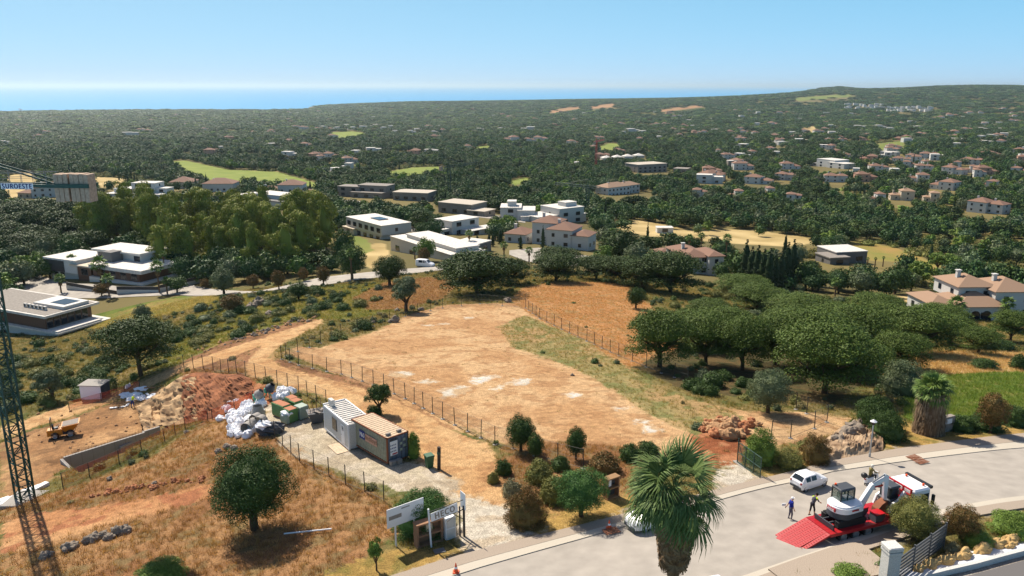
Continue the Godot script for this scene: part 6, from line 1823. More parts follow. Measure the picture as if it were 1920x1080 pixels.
const HATCH = [[0.0, 0.66, 0.36, 0.78, 0.84, 0.58], [0.10, 0.77, 0.24, 0.90, 1.0, 0.66], [0.46, 0.81, 0.20, 0.92, 1.40, 0.58], [1.1, 0.82, 0.20, 0.91, 1.46, 0.60], [1.85, 0.82, 0.20, 0.89, 1.42, 0.58], [2.55, 0.81, 0.20, 0.87, 1.0, 0.64], [3.05, 0.78, 0.22, 0.80, 0.86, 0.58], [3.36, 0.66, 0.28, 0.62, 0.70, 0.5], [3.43, 0.58, 0.36, 0.52, 0.58, 0.46]]
const VAN = [[0.0, 0.80, 0.36, 1.0, 1.62, 0.66], [0.08, 0.88, 0.26, 1.05, 1.78, 0.72], [0.8, 0.90, 0.22, 1.06, 1.84, 0.74], [1.9, 0.90, 0.22, 1.06, 1.84, 0.74], [2.75, 0.90, 0.22, 1.05, 1.78, 0.70], [3.45, 0.89, 0.22, 1.02, 1.16, 0.72], [4.05, 0.86, 0.24, 0.92, 1.02, 0.68], [4.38, 0.74, 0.28, 0.70, 0.80, 0.60], [4.45, 0.66, 0.36, 0.6, 0.66, 0.54]]
func make_vehicles():
	var a = gnd(1511, 924); var b = gnd(1544, 915)
	var yaw = atan2(-(b - a).z, (b - a).x)
	var fw = Vector3(cos(yaw), 0, -sin(yaw)); var rt = Vector3(sin(yaw), 0, cos(yaw))
	var sc = 0.92
	var o = (a + b) * 0.5 - rt * 0.72 * sc - fw * 1.72 * sc
	car("small_car", "small white hatchback parked at the kerb by the open gate", Vector3(o.x, a.y + 0.07, o.z), yaw, HATCH, sc, [["top", 1, 2, "rear"], ["top", 4, 5], ["side", 2, 3], ["side", 3, 4]], [[0.52, 0.29, 0.80], [2.86, 0.29, 0.80]])
	# white van under the palm, facing the other way
	var g = gnd(1187, 1001)
	yaw = 0.43 + PI
	fw = Vector3(cos(yaw), 0, -sin(yaw)); rt = Vector3(sin(yaw), 0, cos(yaw))
	o = g - fw * 4.3 + rt * 0.45
	car("white_van", "white van parked at the kerb under the fan palm", Vector3(o.x, on(o.x, o.z).y + 0.07, o.z), yaw, VAN, 0.98, [["top", 4, 5], ["side", 3, 4], ["side", 4, 5]], [[0.75, 0.33, 0.88], [3.5, 0.33, 0.88]])
	car("white_van", "white van parked on the street by the round pine", gnd(782, 500) + Vector3(0, 0.15, 0), -0.35, VAN, 1.15, [["top", 4, 5], ["side", 2, 3], ["side", 3, 4]], [[0.75, 0.33, 0.88], [3.5, 0.33, 0.88]])
	for q in [[775,424,0.2],[812,438,0.3],[905,493,0.6]]: car("parked_car", "pale car parked on the street between the white villas", gnd(q[0], q[1]) + Vector3(0, 0.15, 0), q[2], HATCH, 1.2, [["top", 1, 2, "rear"], ["top", 4, 5], ["side", 2, 3], ["side", 3, 4]], [[0.52, 0.29, 0.80], [2.86, 0.29, 0.80]], "cars parked between the villas")
	# ------------------------------------------------ the lorry: x forward, z to its right
	a = gnd(1448, 1006)
	yaw = 0.355
	var y0 = gnd(1540, 1000).y + 0.06
	var t = thing("low_loader_lorry", "red and white low loader lorry with its tail ramp let down", "lorry", Vector3(a.x, y0, a.z), yaw)
	var W = 2.57
	var mm = MB.new()
	var rampn = 7
	for k in rampn:
		var z0 = W * k / rampn + 0.01; var z1 = W * (k + 1) / rampn - 0.01
		var cutz = 0.25 if k == 0 or k == rampn - 1 else 0.0
		mm = MB.new(); mm.hexa([Vector3(cutz, 0.0, z1), Vector3(2.85, 0.80, z1), Vector3(2.85, 0.80, z0), Vector3(cutz, 0.0, z0), Vector3(cutz, 0.07, z1), Vector3(2.85, 0.95, z1), Vector3(2.85, 0.95, z0), Vector3(cutz, 0.07, z0)])
		var bd = obj("ramp_board", mm, M.red_paint, t)
		mm = MB.new()
		for j in 12: mm.box(Vector3(-0.02, 0, 0), Vector3(0.02, 0.02, 0.14), Transform3D(Basis(Vector3(0, 0, 1), 0.30), Vector3(0.4 + j * 0.2, 0.075 + (0.4 + j * 0.2) * 0.309, z0 + 0.1)))
		tag(obj("cleat", mm, M.red_gloss, bd), "", "", "", "stuff")
	for k in 8:
		mm = MB.new(); mm.box(Vector3(2.9, 0.82, W * k / 8.0 + 0.008), Vector3(10.0, 0.95, W * (k + 1) / 8.0 - 0.008)); obj("deck_board", mm, M.red_paint, t)
	for z in [0.0, W - 0.08]: part_box(t, "side_rail", Vector3(2.9, 0.72, z), Vector3(10.0, 0.9, z + 0.08), M.red_paint)
	part_box(t, "chassis", Vector3(3.2, 0.4, 0.7), Vector3(11.6, 0.78, W - 0.7), M.black_metal)
	for x in [4.2, 5.3, 6.4, 11.0]:
		for z in [0.25, W - 0.25]: wheel(t, Vector3(x, 0.44, z), 0.44, 0.36)
	mm = MB.new(); mm.bbox(Vector3(10.25, 0.65, 0.06), Vector3(11.95, 2.9, W - 0.06), 0.12); var cab = obj("cab", mm, M.white_paint, t)
	part_box(cab, "windscreen", Vector3(11.94, 1.6, 0.25), Vector3(11.97, 2.55, W - 0.25), M.car_glass)
	for z in [0.05, W - 0.08]: part_box(cab, "side_window", Vector3(11.0, 1.6, z), Vector3(11.75, 2.5, z + 0.03), M.car_glass)
	for z in [-0.22, W + 0.02]: part_box(cab, "mirror", Vector3(11.95, 1.6, z), Vector3(12.1, 2.4, z + 0.2), M.black_metal)
	part_box(cab, "visor", Vector3(11.9, 2.78, 0.1), Vector3(12.12, 2.98, W - 0.1), M.black_metal)
	for z in [0.5, W - 0.5]: cyl(cab, "beacon", Vector3(11.6, 2.9, z), Vector3(11.6, 3.06, z), 0.08, M.orange_plastic)
	mm = MB.new()
	for z in [0.05, 0.85, 1.7, W - 0.15]: mm.box(Vector3(9.98, 0.9, z), Vector3(10.1, 3.05, z + 0.1))
	for y in [1.25, 2.0, 2.55, 2.97]: mm.box(Vector3(9.97, y, 0.05), Vector3(10.11, y + 0.09, W - 0.05))
	obj("headboard", mm, M.red_gloss, t)
	for y in [1.5, 2.2]: part_box(t, "headboard_panel", Vector3(10.0, y, 1.85), Vector3(10.06, y + 0.28, 2.4), M.sign_white)
	# ------------------------------------------------ excavator on the deck
	var ex = thing("mini_excavator", "white mini excavator with a black cab, raised boom and dozer blade", "excavator", t.position, yaw)
	var D = 0.96
	for z in [0.42, 1.80]:
		mm = MB.new()
		var pf = []
		for k in 12: pf.append(Vector2(4.15 + 0.25 * cos(PI / 2 + PI * k / 11.0), D + 0.26 + 0.26 * sin(PI / 2 + PI * k / 11.0)))
		for k in 12: pf.append(Vector2(6.15 + 0.25 * cos(-PI / 2 + PI * k / 11.0), D + 0.26 + 0.26 * sin(-PI / 2 + PI * k / 11.0)))
		mm.extrude(pf, z, z + 0.38)
		for k in 18: mm.box(Vector3(4.0 + k * 0.125, D + 0.51, z - 0.01), Vector3(4.05 + k * 0.125, D + 0.55, z + 0.39))
		for k in 6: mm.box(Vector3(3.86 - 0.01 * abs(k - 2.5), D + 0.06 + k * 0.08, z), Vector3(3.92, D + 0.10 + k * 0.08, z + 0.38))
		obj("track", mm, M.rubber, ex)
	mm = MB.new(); mm.hexa([Vector3(3.35, D + 0.02, 2.25), Vector3(3.5, D + 0.02, 2.25), Vector3(3.5, D + 0.02, 0.35), Vector3(3.35, D + 0.02, 0.35), Vector3(3.3, D + 0.42, 2.25), Vector3(3.4, D + 0.42, 2.25), Vector3(3.4, D + 0.42, 0.35), Vector3(3.3, D + 0.42, 0.35)]); obj("dozer_blade", mm, M.plastic_grey, ex)
	mm = MB.new()
	for z in [0.95, 1.55]: mm.bbox(Vector3(3.45, D + 0.2, z), Vector3(4.6, D + 0.34, z + 0.12), 0.02)
	mm.bbox(Vector3(4.3, D + 0.25, 0.8), Vector3(6.0, D + 0.55, 1.85), 0.05); obj("undercarriage", mm, M.plastic_grey, ex)
	var outline = func(r, grow):
		var p = []
		for k in 15:
			var an = PI / 2 + PI * k / 14.0
			p.append(Vector2(4.75 + (r + grow) * cos(an) * 0.95, (r + grow) * sin(an)))
		p.append(Vector2(6.0, -r * 0.9 - grow)); p.append(Vector2(6.15, -r * 0.4)); p.append(Vector2(6.15, r * 0.5)); p.append(Vector2(6.0, r * 0.9 + grow))
		return p
	var flat = Transform3D(Basis(Vector3(1, 0, 0), Vector3(0, 0, 1), Vector3(0, -1, 0)), Vector3(0, 0, 1.30))
	mm = MB.new(); mm.extrude(outline.call(0.95, 0.0), -(D + 1.02), -(D + 0.58), flat); obj("counterweight", mm, M.plastic_grey, ex)
	mm = MB.new(); mm.extrude(outline.call(0.95, 0.02), -(D + 1.42), -(D + 1.02), flat); mm.extrude(outline.call(0.86, 0.0), -(D + 1.52), -(D + 1.42), flat); var hood = obj("engine_hood", mm, M.white_paint, ex)
	mm = MB.new(); mm.box(Vector3(3.82, D + 1.12, 0.95), Vector3(3.9, D + 1.34, 1.75)); obj("tail_panel", mm, M.red_gloss, hood)
	line_text(hood, "lettering", "bobcat", 0.2, Vector3(3.80, D + 1.22, 1.35), Vector3(0, -PI / 2, 0), M.sign_white, 0.6)
	for q in [[4.9, 0.5], [5.2, 0.3]]: 
		mm = MB.new(); mm.box(Vector3(q[0], D + 1.2, 2.26), Vector3(q[0] + q[1], D + 1.32, 2.275)); obj("side_badge", mm, M.red_gloss, hood)
	mm = MB.new(); mm.bbox(Vector3(4.65, D + 2.30, 0.30), Vector3(6.0, D + 2.46, 1.32), 0.06); obj("cab_roof", mm, M.plastic_grey, ex)
	mm = MB.new()
	for x in [4.68, 5.3, 5.9]:
		for z in [0.33, 1.22]: mm.box(Vector3(x, D + 1.0, z), Vector3(x + 0.08, D + 2.32, z + 0.08))
	mm.box(Vector3(4.66, D + 0.9, 0.31), Vector3(6.0, D + 1.45, 1.31)); obj("cab_frame", mm, M.black_metal, ex)
	var gl = mat("cab_glass", Color(0.30, 0.42, 0.36, 0.35), 0.05); gl.transparency = BaseMaterial3D.TRANSPARENCY_ALPHA
	for q in [[Vector3(4.70, D + 1.45, 0.41), Vector3(4.72, D + 2.3, 1.22)], [Vector3(5.94, D + 1.45, 0.41), Vector3(5.96, D + 2.3, 1.22)], [Vector3(4.76, D + 1.45, 0.35), Vector3(5.9, D + 2.3, 0.37)], [Vector3(4.76, D + 1.45, 1.27), Vector3(5.9, D + 2.3, 1.29)]]: part_box(ex, "cab_window", q[0], q[1], gl)
	mm = MB.new(); mm.bbox(Vector3(4.95, D + 1.3, 0.6), Vector3(5.4, D + 1.55, 1.05), 0.05); mm.bbox(Vector3(4.9, D + 1.5, 0.6), Vector3(5.05, D + 2.0, 1.05), 0.05); obj("seat", mm, M.black_metal, ex)
	cyl(ex, "beacon", Vector3(4.85, D + 2.46, 0.5), Vector3(4.85, D + 2.6, 0.5), 0.08, M.orange_plastic)
	mm = MB.new(); mm.extrude([Vector2(6.0, D + 0.75), Vector2(6.5, D + 0.75), Vector2(6.55, D + 1.1), Vector2(7.3, D + 2.3), Vector2(8.5, D + 2.86), Vector2(8.55, D + 3.0), Vector2(8.3, D + 3.05), Vector2(7.05, D + 2.6), Vector2(6.05, D + 1.25)], 1.42, 1.68); var boom = obj("boom", mm, M.white_paint, ex)
	mm = MB.new(); mm.box(Vector3(7.35, D + 2.36, 1.69), Vector3(8.1, D + 2.5, 1.70), Transform3D(Basis(Vector3(0, 0, 1), 0.42), Vector3(0.63, -2.87, 0)) if false else Transform3D.IDENTITY); obj("boom_badge", mm, M.red_gloss, boom)
	cyl(ex, "boom_ram", Vector3(6.5, D + 0.8, 1.55), Vector3(7.25, D + 2.15, 1.55), 0.07, M.grey_metal)
	cyl(ex, "stick_ram", Vector3(7.2, D + 2.75, 1.55), Vector3(8.35, D + 3.2, 1.55), 0.06, M.grey_metal)
	mm = MB.new(); mm.extrude([Vector2(8.3, D + 3.25), Vector2(8.62, D + 3.05), Vector2(8.66, D + 1.2), Vector2(8.5, D + 1.1), Vector2(8.36, D + 1.3), Vector2(8.2, D + 2.9)], 1.45, 1.66); obj("stick", mm, M.white_paint, ex)
	mm = MB.new(); mm.extrude([Vector2(8.55, D + 1.15), Vector2(8.1, D + 0.95), Vector2(7.75, D + 0.6), Vector2(7.7, D + 0.25), Vector2(7.95, D + 0.1), Vector2(8.4, D + 0.3), Vector2(8.6, D + 0.8)], 1.25, 1.85); var bk = obj("bucket", mm, M.rust_steel, ex)
	mm = MB.new()
	for k in 4: mm.box(Vector3(7.75, D + 0.03, 1.28 + k * 0.16), Vector3(8.0, D + 0.12, 1.36 + k * 0.16))
	obj("tooth", mm, M.grey_metal, bk)
	# spare buckets on the deck
	for q in [[6.5, 0.35, 1.0, "long red and black digging bucket lying on the lorry deck"], [7.0, 1.75, 0.7, "short red and black bucket lying at the edge of the lorry deck"]]:
		var sb = thing("spare_bucket", q[3], "bucket", t.position, yaw)
		mm = MB.new(); mm.extrude([Vector2(q[0], D), Vector2(q[0] + 0.6, D), Vector2(q[0] + 0.85, D + 0.3), Vector2(q[0] + 0.8, D + 0.6), Vector2(q[0] + 0.1, D + 0.55)], q[1], q[1] + q[2]); obj("shell", mm, M.plastic_grey, sb)
		mm = MB.new(); mm.box(Vector3(q[0] + 0.05, D + 0.56, q[1] - 0.02), Vector3(q[0] + 0.85, D + 0.64, q[1] + q[2] + 0.02)); obj("top_plate", mm, M.red_gloss, sb)
	# ------------------------------------------------ compact loader behind it
	var ld = thing("compact_loader", "compact track loader with a dark cab and white lift arms on the lorry", "loader", t.position, yaw)
	for z in [0.4, 1.85]:
		mm = MB.new(); mm.bbox(Vector3(8.75, D, z), Vector3(9.85, D + 0.55, z + 0.35), 0.14); obj("track", mm, M.rubber, ld)
	mm = MB.new(); mm.bbox(Vector3(8.7, D + 0.4, 0.75), Vector3(9.9, D + 1.15, 1.85), 0.08); obj("body", mm, M.plastic_grey, ld)
	mm = MB.new(); mm.bbox(Vector3(8.85, D + 1.15, 0.72), Vector3(9.7, D + 2.0, 1.75), 0.04); obj("cab", mm, M.car_glass, ld)
	mm = MB.new(); mm.bbox(Vector3(8.8, D + 2.0, 0.68), Vector3(9.75, D + 2.14, 1.8), 0.05); obj("cab_roof", mm, M.plastic_grey, ld)
	for z in [0.48, 2.0]:
		mm = MB.new(); mm.extrude([Vector2(9.95, D + 1.7), Vector2(9.75, D + 1.85), Vector2(9.3, D + 1.25), Vector2(8.75, D + 1.0), Vector2(8.5, D + 0.35), Vector2(8.65, D + 0.3), Vector2(8.9, D + 0.8), Vector2(9.4, D + 1.05), Vector2(9.9, D + 1.5)], z, z + 0.16); obj("lift_arm", mm, M.white_paint, ld)

# ---------------------------------------------------------------- site entrance and verge
func make_entrance():
	var f = frame_px(727, 1031, 752, 1021)
	var t = thing("site_board", "large white site notice board on two posts", "sign", f[0], f[1])
	var L = 3.1
	for x in [0.7, 2.3]: part_box(t, "post", Vector3(x - 0.05, -0.4, -0.05), Vector3(x + 0.05, 3.1, 0.05), M.sign_white)
	var bd = part_box(t, "panel", Vector3(0, 1.75, 0.05), Vector3(L, 3.25, 0.1), M.sign_white)
	part_box(bd, "print", Vector3(0.15, 2.35, 0.1), Vector3(1.2, 2.65, 0.105), M.stone_grey)
	var e = MB.new(); e.lathe(Vector3(2.05, 2.5, 0.1), Vector3(0, 0, 1), [[0.0, 0.5], [0.004, 0.5], [0.004, 0.0]], 24); var eo = obj("print", e, M.shrink_pale, bd)
	eo.scale = Vector3(1, 1, 1)
	part_box(bd, "print", Vector3(1.2, 2.95, 0.1), Vector3(1.9, 3.05, 0.105), M.pipe_concrete)
	# meter cabinet, banner, utility box, gate post
	f = frame_px(782, 1028, 830, 1012)
	t = thing("meter_niche", "brown brick meter niche with two open shelves at the site entrance", "meter cabinet", f[0], f[1])
	L = f[2]
	for x in [0.0, L - 0.14]: part_box(t, "side_wall", Vector3(x, -0.2, -0.55), Vector3(x + 0.14, 1.85, 0.1), M.brick_wall)
	part_box(t, "back_wall", Vector3(0.14, -0.2, -0.55), Vector3(L - 0.14, 1.8, -0.42), M.brick_wall)
	for y in [0.0, 0.85, 1.75]: part_box(t, "shelf", Vector3(-0.02, y, -0.6), Vector3(L + 0.02, y + 0.12, 0.14 if y < 1.7 else 0.12), M.brick_wall)
	part_box(t, "meter_box", Vector3(L * 0.4, 1.0, -0.42), Vector3(L * 0.4 + 0.5, 1.6, -0.1), M.cream_render, 0.02)
	var g = gnd(843, 1008)
	t = thing("utility_box", "white utility box standing beside the brick niche", "utility box", g, f[1])
	part_box(t, "body", Vector3(-0.42, -0.1, -0.25), Vector3(0.42, 1.8, 0.25), M.sign_white, 0.03)
	part_box(t, "door", Vector3(-0.36, 0.95, 0.25), Vector3(0.36, 1.72, 0.27), M.white_roof); part_box(t, "door", Vector3(-0.36, 0.1, 0.25), Vector3(0.36, 0.88, 0.27), M.white_roof)
	g = gnd(809, 1026)
	var g2 = gnd(862, 1000)
	t = thing("banner_frame", "leaning white pole and dark frame carrying a banner over the meter niche", "banner", g, f[1])
	cyl(t, "pole", Vector3(0, -0.3, 0), Vector3(-0.12, 3.1, -0.1), 0.07, M.sign_white)
	var d = (g2 - g).length()
	cyl(t, "post", Vector3(d, -0.3, 0), Vector3(d, 2.6, 0), 0.09, M.black_metal); cyl(t, "post", Vector3(d - 0.25, -0.3, -0.2), Vector3(d - 0.25, 2.5, -0.2), 0.06, M.black_metal)
	var rl = MB.new(); rl.tube(Vector3(-0.1, 2.85, -0.05), Vector3(d, 3.0, -0.1), 0.03); rl.tube(Vector3(d * 0.6, 2.3, -0.1), Vector3(d, 1.4, -0.1), 0.03); rl.tube(Vector3(d * 0.5, 1.6, -0.1), Vector3(d, 2.3, -0.1), 0.03); rl.tube(Vector3(0, 2.0, -0.08), Vector3(d, 2.2, -0.1), 0.03); obj("rail", rl, M.black_metal, t)
	var bn = MB.new(); bn.hexa([Vector3(0.05, 2.05, 0.0), Vector3(d * 0.82, 2.25, 0.0), Vector3(d * 0.82, 2.25, -0.03), Vector3(0.05, 2.05, -0.03), Vector3(0.0, 2.72, 0.0), Vector3(d * 0.80, 2.98, 0.0), Vector3(d * 0.80, 2.98, -0.03), Vector3(0.0, 2.72, -0.03)])
	var bo = obj("banner", bn, M.sign_white, t)
	line_text(bo, "lettering", "HECO", 0.48, Vector3(d * 0.42, 2.5, 0.01), Vector3(0, 0, 0.11), M.stone_grey, d * 0.6)
	bn = MB.new(); bn.box(Vector3(d - 0.02, 2.3, -0.5), Vector3(d + 0.02, 3.6, 0.25)); obj("side_board", bn, M.sign_white, t)
	g = gnd(824, 1034)
	t = thing("manhole_cover", "grey metal plate lying before the meter niche", "cover", g, 0.4); part_box(t, "plate", Vector3(-0.4, 0, -0.28), Vector3(0.4, 0.08, 0.28), M.grey_metal)
	for q in [[855,1076,"standing on the verge beside the site entrance"],[1142,994,"standing on a drain by the white van"]]:
		g = gnd(q[0], q[1]) + Vector3(0, 0.14, 0)
		t = thing("traffic_cone", "orange traffic cone " + q[2], "cone", g)
		part_box(t, "base", Vector3(-0.22, 0, -0.22), Vector3(0.22, 0.05, 0.22), M.orange_plastic)
		var c = MB.new(); c.lathe(Vector3(0, 0.05, 0), Vector3.UP, [[0, 0.16], [0.65, 0.03], [0.67, 0.0]], 12); obj("cone", c, M.orange_plastic, t)
		c = MB.new(); c.lathe(Vector3(0, 0.3, 0), Vector3.UP, [[0, 0.118], [0.14, 0.09]], 12); obj("white_band", c, M.sign_white, t)
	f = frame_px(1138, 938, 1160, 930)
	t = thing("meter_niche", "brick meter niche with a pale shelf beside the leafy verge tree", "meter cabinet", f[0], f[1])
	L = f[2]
	for x in [0.0, L - 0.1]: part_box(t, "side_wall", Vector3(x, -0.2, -0.5), Vector3(x + 0.1, 1.8, 0.05), M.brick_wall)
	part_box(t, "back_wall", Vector3(0.1, -0.2, -0.5), Vector3(L - 0.1, 1.75, -0.4), M.plastic_grey)
	for y in [0.0, 0.9, 1.75]: part_box(t, "shelf", Vector3(-0.03, y, -0.55), Vector3(L + 0.03, y + 0.1, 0.1), M.timber)
	part_box(t, "meter_box", Vector3(0.15, 1.05, -0.4), Vector3(0.55, 1.6, -0.15), M.sign_white)
	f = frame_px(1762, 812, 1788, 808)
	t = thing("meter_niche", "dark stone meter niche in the shade of the stout palm", "meter cabinet", f[0], f[1])
	part_box(t, "wall", Vector3(0, -0.2, -0.6), Vector3(f[2], 1.7, 0), M.stone_grey, 0.03); part_box(t, "meter_box", Vector3(f[2] * 0.3, 1.0, 0), Vector3(f[2] * 0.75, 1.5, 0.06), M.sign_white)
	# mesh gate standing open
	var a = gnd(1382, 868); var b = gnd(1425, 896)
	t = thing("mesh_gate", "dark green mesh gate standing open on a concrete sill", "gate", a, atan2(-(b - a).z, (b - a).x))
	d = Vector2(b.x - a.x, b.z - a.z).length()
	var gm = MB.new()
	for x in [0.0, d * 0.35, d * 0.7, d]: gm.tube(Vector3(x, -0.1, 0), Vector3(x, 2.1 if x > 0 else 2.4, 0), 0.05)
	for y in [0.15, 1.1, 2.05]: gm.tube(Vector3(0, y, 0), Vector3(d, y, 0), 0.04)
	gm.tube(Vector3(0, 2.05, 0), Vector3(d * 0.35, 0.15, 0), 0.03); obj("frame", gm, M.gate_green, t)
	gm = MB.new(); gm.quad(Vector3(0, 0.15, 0), Vector3(0, 2.05, 0), Vector3(d, 2.05, 0), Vector3(d, 0.15, 0)); obj("wire_mesh", gm, M.green_mesh, t)
	part_box(t, "sill", Vector3(-0.4, -0.3, -0.2), Vector3(d + 0.2, 0.08, 0.2), M.pipe_concrete)
	# lamp post
	g = gnd(1630, 859)
	t = thing("street_lamp", "slim grey street lamp on the verge below the rock outcrop", "lamp", g)
	cyl(t, "base", Vector3(0, -0.1, 0), Vector3(0, 0.5, 0), 0.1, M.lamp_grey); cyl(t, "pole", Vector3(0, 0.4, 0), Vector3(0, 3.3, 0), 0.055, M.lamp_grey)
	var lm = MB.new(); lm.lathe(Vector3(0, 3.3, 0), Vector3.UP, [[0, 0.08], [0.05, 0.14], [0.32, 0.2]], 10); obj("lantern", lm, M.window_glass, t)
	lm = MB.new(); lm.lathe(Vector3(0, 3.62, 0), Vector3.UP, [[0, 0.3], [0.04, 0.3], [0.2, 0.06], [0.22, 0.0]], 10); obj("lamp_hood", lm, M.sign_white, t)
	for q in [[1713,861,1.0],[1727,869,1.0],[1146,1000,0.8]]:
		t = thing("drain_grate", "brown iron drain grate set in the pavement", "grate", gnd(q[0], q[1]) + Vector3(0, 0.2, 0), 0.4, "drain grates")
		for k in 5: part_box(t, "bar", Vector3(-0.6, 0, -0.4 + k * 0.17), Vector3(0.6, 0.03, -0.3 + k * 0.17), M.rust_steel)
	# boulders
	rng.seed = 46
	for q in [[1334,808,1.5],[1345,800,1.6],[1352,812,2.0],[1360,795,1.5],[1368,806,2.1],[1376,796,1.7],[1342,818,1.7],[1364,822,1.9],[1386,818,1.5],[1324,800,1.1],[1318,808,1.0],[1390,806,1.3],[1404,800,1.3],[1410,792,1.0],[1350,790,1.2],[1330,796,1.1],[1396,812,1.1],[1420,798,0.9]]:
		rock(gnd(q[0], q[1]), q[2] * 1.25, "rock_red" if rng.randf() < 0.45 else "rock_tan", "rough tan boulder in the heap at the corner of the plot", "boulder heap at the corner of the plot", "boulder")
	rock_sheet("rock_outcrop", "large grey brown rock outcrop rising above the pavement", [1520,838, 1550,822, 1580,800, 1604,786, 1626,776, 1650,782], [1536,872, 1560,866, 1586,862, 1606,858, 1630,852, 1656,844], 0.9, lin(176, 152, 124), lin(122, 100, 80))
	for q in [[1572,832,2.2],[1590,818,2.6],[1606,812,2.8],[1620,800,2.4],[1632,790,1.8]]:
		rock(gnd(q[0], q[1]), q[2], "rock_grey", "jagged rock on top of the outcrop above the pavement", "rocks on top of the outcrop", "outcrop_rock")
	for q in [[953,566,2.2,"rock_grey"],[700,606,1.2,"rock_grey"],[745,583,1.4,"rock_grey"],[790,582,1.6,"rock_grey"],[740,604,2.4,"rock_grey"],[485,572,4.0,"rock_grey"],[470,580,3.2,"rock_grey"],[505,590,2.2,"rock_grey"],[1034,515,2.4,"rock_grey"],[1073,704,0.7,"dark"],[175,728,1.6,"rock_gold"]]:
		rock(gnd(q[0], q[1]), q[2], q[3] if M.has(q[3]) else "rock_grey", "single grey rock standing on the open slope", "single rocks on the slopes")

# ---------------------------------------------------------------- garden opposite
func make_garden():
	var g = gnd(1664, 1096)
	var t = thing("gate_pillar", "white rendered gate pillar with a stepped cap", "pillar", g, 0.15)
	part_box(t, "shaft", Vector3(-0.42, -0.5, -0.42), Vector3(0.42, 2.35, 0.42), M.white_render, 0.02)
	part_box(t, "cap", Vector3(-0.47, 2.35, -0.47), Vector3(0.47, 2.5, 0.47), M.white_render, 0.02); part_box(t, "cap", Vector3(-0.43, 2.5, -0.43), Vector3(0.43, 2.58, 0.43), M.stone_grey); part_box(t, "cap", Vector3(-0.5, 2.58, -0.5), Vector3(0.5, 2.85, 0.5), M.white_render, 0.06)
	part_box(t, "hinge", Vector3(0.42, 1.1, -0.1), Vector3(0.6, 1.4, 0.1), M.black_metal)
	var a = gnd(1676, 1098); var b = gnd(1768, 1028)
	t = thing("slatted_gate", "grey metal sliding gate of horizontal slats", "gate", a, atan2(-(b - a).z, (b - a).x))
	var d = Vector2(b.x - a.x, b.z - a.z).length()
	var rise = (b.y - a.y)
	for k in 7: 
		var m = MB.new(); var y = 0.15 + k * 0.26
		m.hexa([Vector3(0, y, 0.03), Vector3(d, y + rise, 0.03), Vector3(d, y + rise, -0.03), Vector3(0, y, -0.03), Vector3(0, y + 0.15, 0.03), Vector3(d, y + rise + 0.15, 0.03), Vector3(d, y + rise + 0.15, -0.03), Vector3(0, y + 0.15, -0.03)])
		obj("slat", m, M.gate_grey, t)
	for x in [0.0, 0.34, 0.67, 1.0]: part_box(t, "upright", Vector3(x * d - 0.05, 0.0 + rise * x, -0.06), Vector3(x * d + 0.05, 2.0 + rise * x, 0.06), M.gate_grey)
	# planted strip with boulders, white gravel, low wall, drive
	struct("white_gravel_bed", ribbon([1680,1072, 1740,1058, 1800,1042, 1860,1026, 1930,1008, 1990,994], [1700,1092, 1770,1074, 1830,1060, 1880,1046, 1930,1034, 1990,1018], 4, 2, 0.10), M.white_gravel)
	struct("drive", ribbon([1716,1106, 1790,1088, 1850,1072, 1930,1050, 2000,1032], [1760,1180, 1850,1170, 1900,1160, 1990,1140, 2060,1120], 4, 3, 0.08), M.asphalt_dark)
	var wall = MB.new()
	var w0 = [1700,1095, 1770,1078, 1830,1064, 1880,1050, 1930,1037, 1990,1022]
	for k in range(0, w0.size() - 2, 2):
		var p = gnd(w0[k], w0[k + 1]); var q = gnd(w0[k + 2], w0[k + 3])
		var s = Vector3(-(q - p).z, 0, (q - p).x).normalized() * 0.14
		wall.hexa([p + s - Vector3(0, 0.4, 0), q + s - Vector3(0, 0.4, 0), q - s - Vector3(0, 0.4, 0), p - s - Vector3(0, 0.4, 0), p + s + Vector3(0, 0.42, 0), q + s + Vector3(0, 0.42, 0), q - s + Vector3(0, 0.42, 0), p - s + Vector3(0, 0.42, 0)])
	tag(obj("low_wall", wall, M.white_render), "low white rendered wall between white gravel and the drive", "wall")
	rng.seed = 47
	for q in [[1722,1070,1.0],[1744,1062,1.35],[1772,1056,1.5],[1806,1046,1.5],[1842,1034,1.7],[1870,1024,1.5],[1895,1016,1.5],[1918,1008,1.4],[1786,1040,1.0],[1894,1028,0.8]]:
		var t2 = thing("edging_boulder", "flat topped golden boulder edging the white gravel", "boulder", gnd(q[0], q[1]) + Vector3(0, 0.05, 0), rnd(0.2, 0.7), "golden edging boulders")
		var keep = rock(gnd(q[0], q[1]), 1.0, "rock_gold", "", "")
		var m = keep.mesh
		keep.free()
		var s = q[2] * 0.85
		obj("stone", m, M.rock_gold, t2).scale = Vector3(s * 1.05, s * 0.7, s * 0.72)
		t2.position.y += 0.1
	# things only just in the picture at the foot of the frame
	struct("crossover", ribbon([1440,1072, 1500,1050, 1560,1030, 1610,1020], [1500,1120, 1580,1100, 1640,1084, 1680,1076], 3, 2, 0.22), M.pavement_concrete)
	car("white_van", "white vehicle of which only the roof edge shows at the kerb", gnd(1296, 1150), 0.45, VAN, 0.9, [["top", 4, 5], ["side", 3, 4]], [[0.75, 0.33, 0.88], [3.5, 0.33, 0.88]])

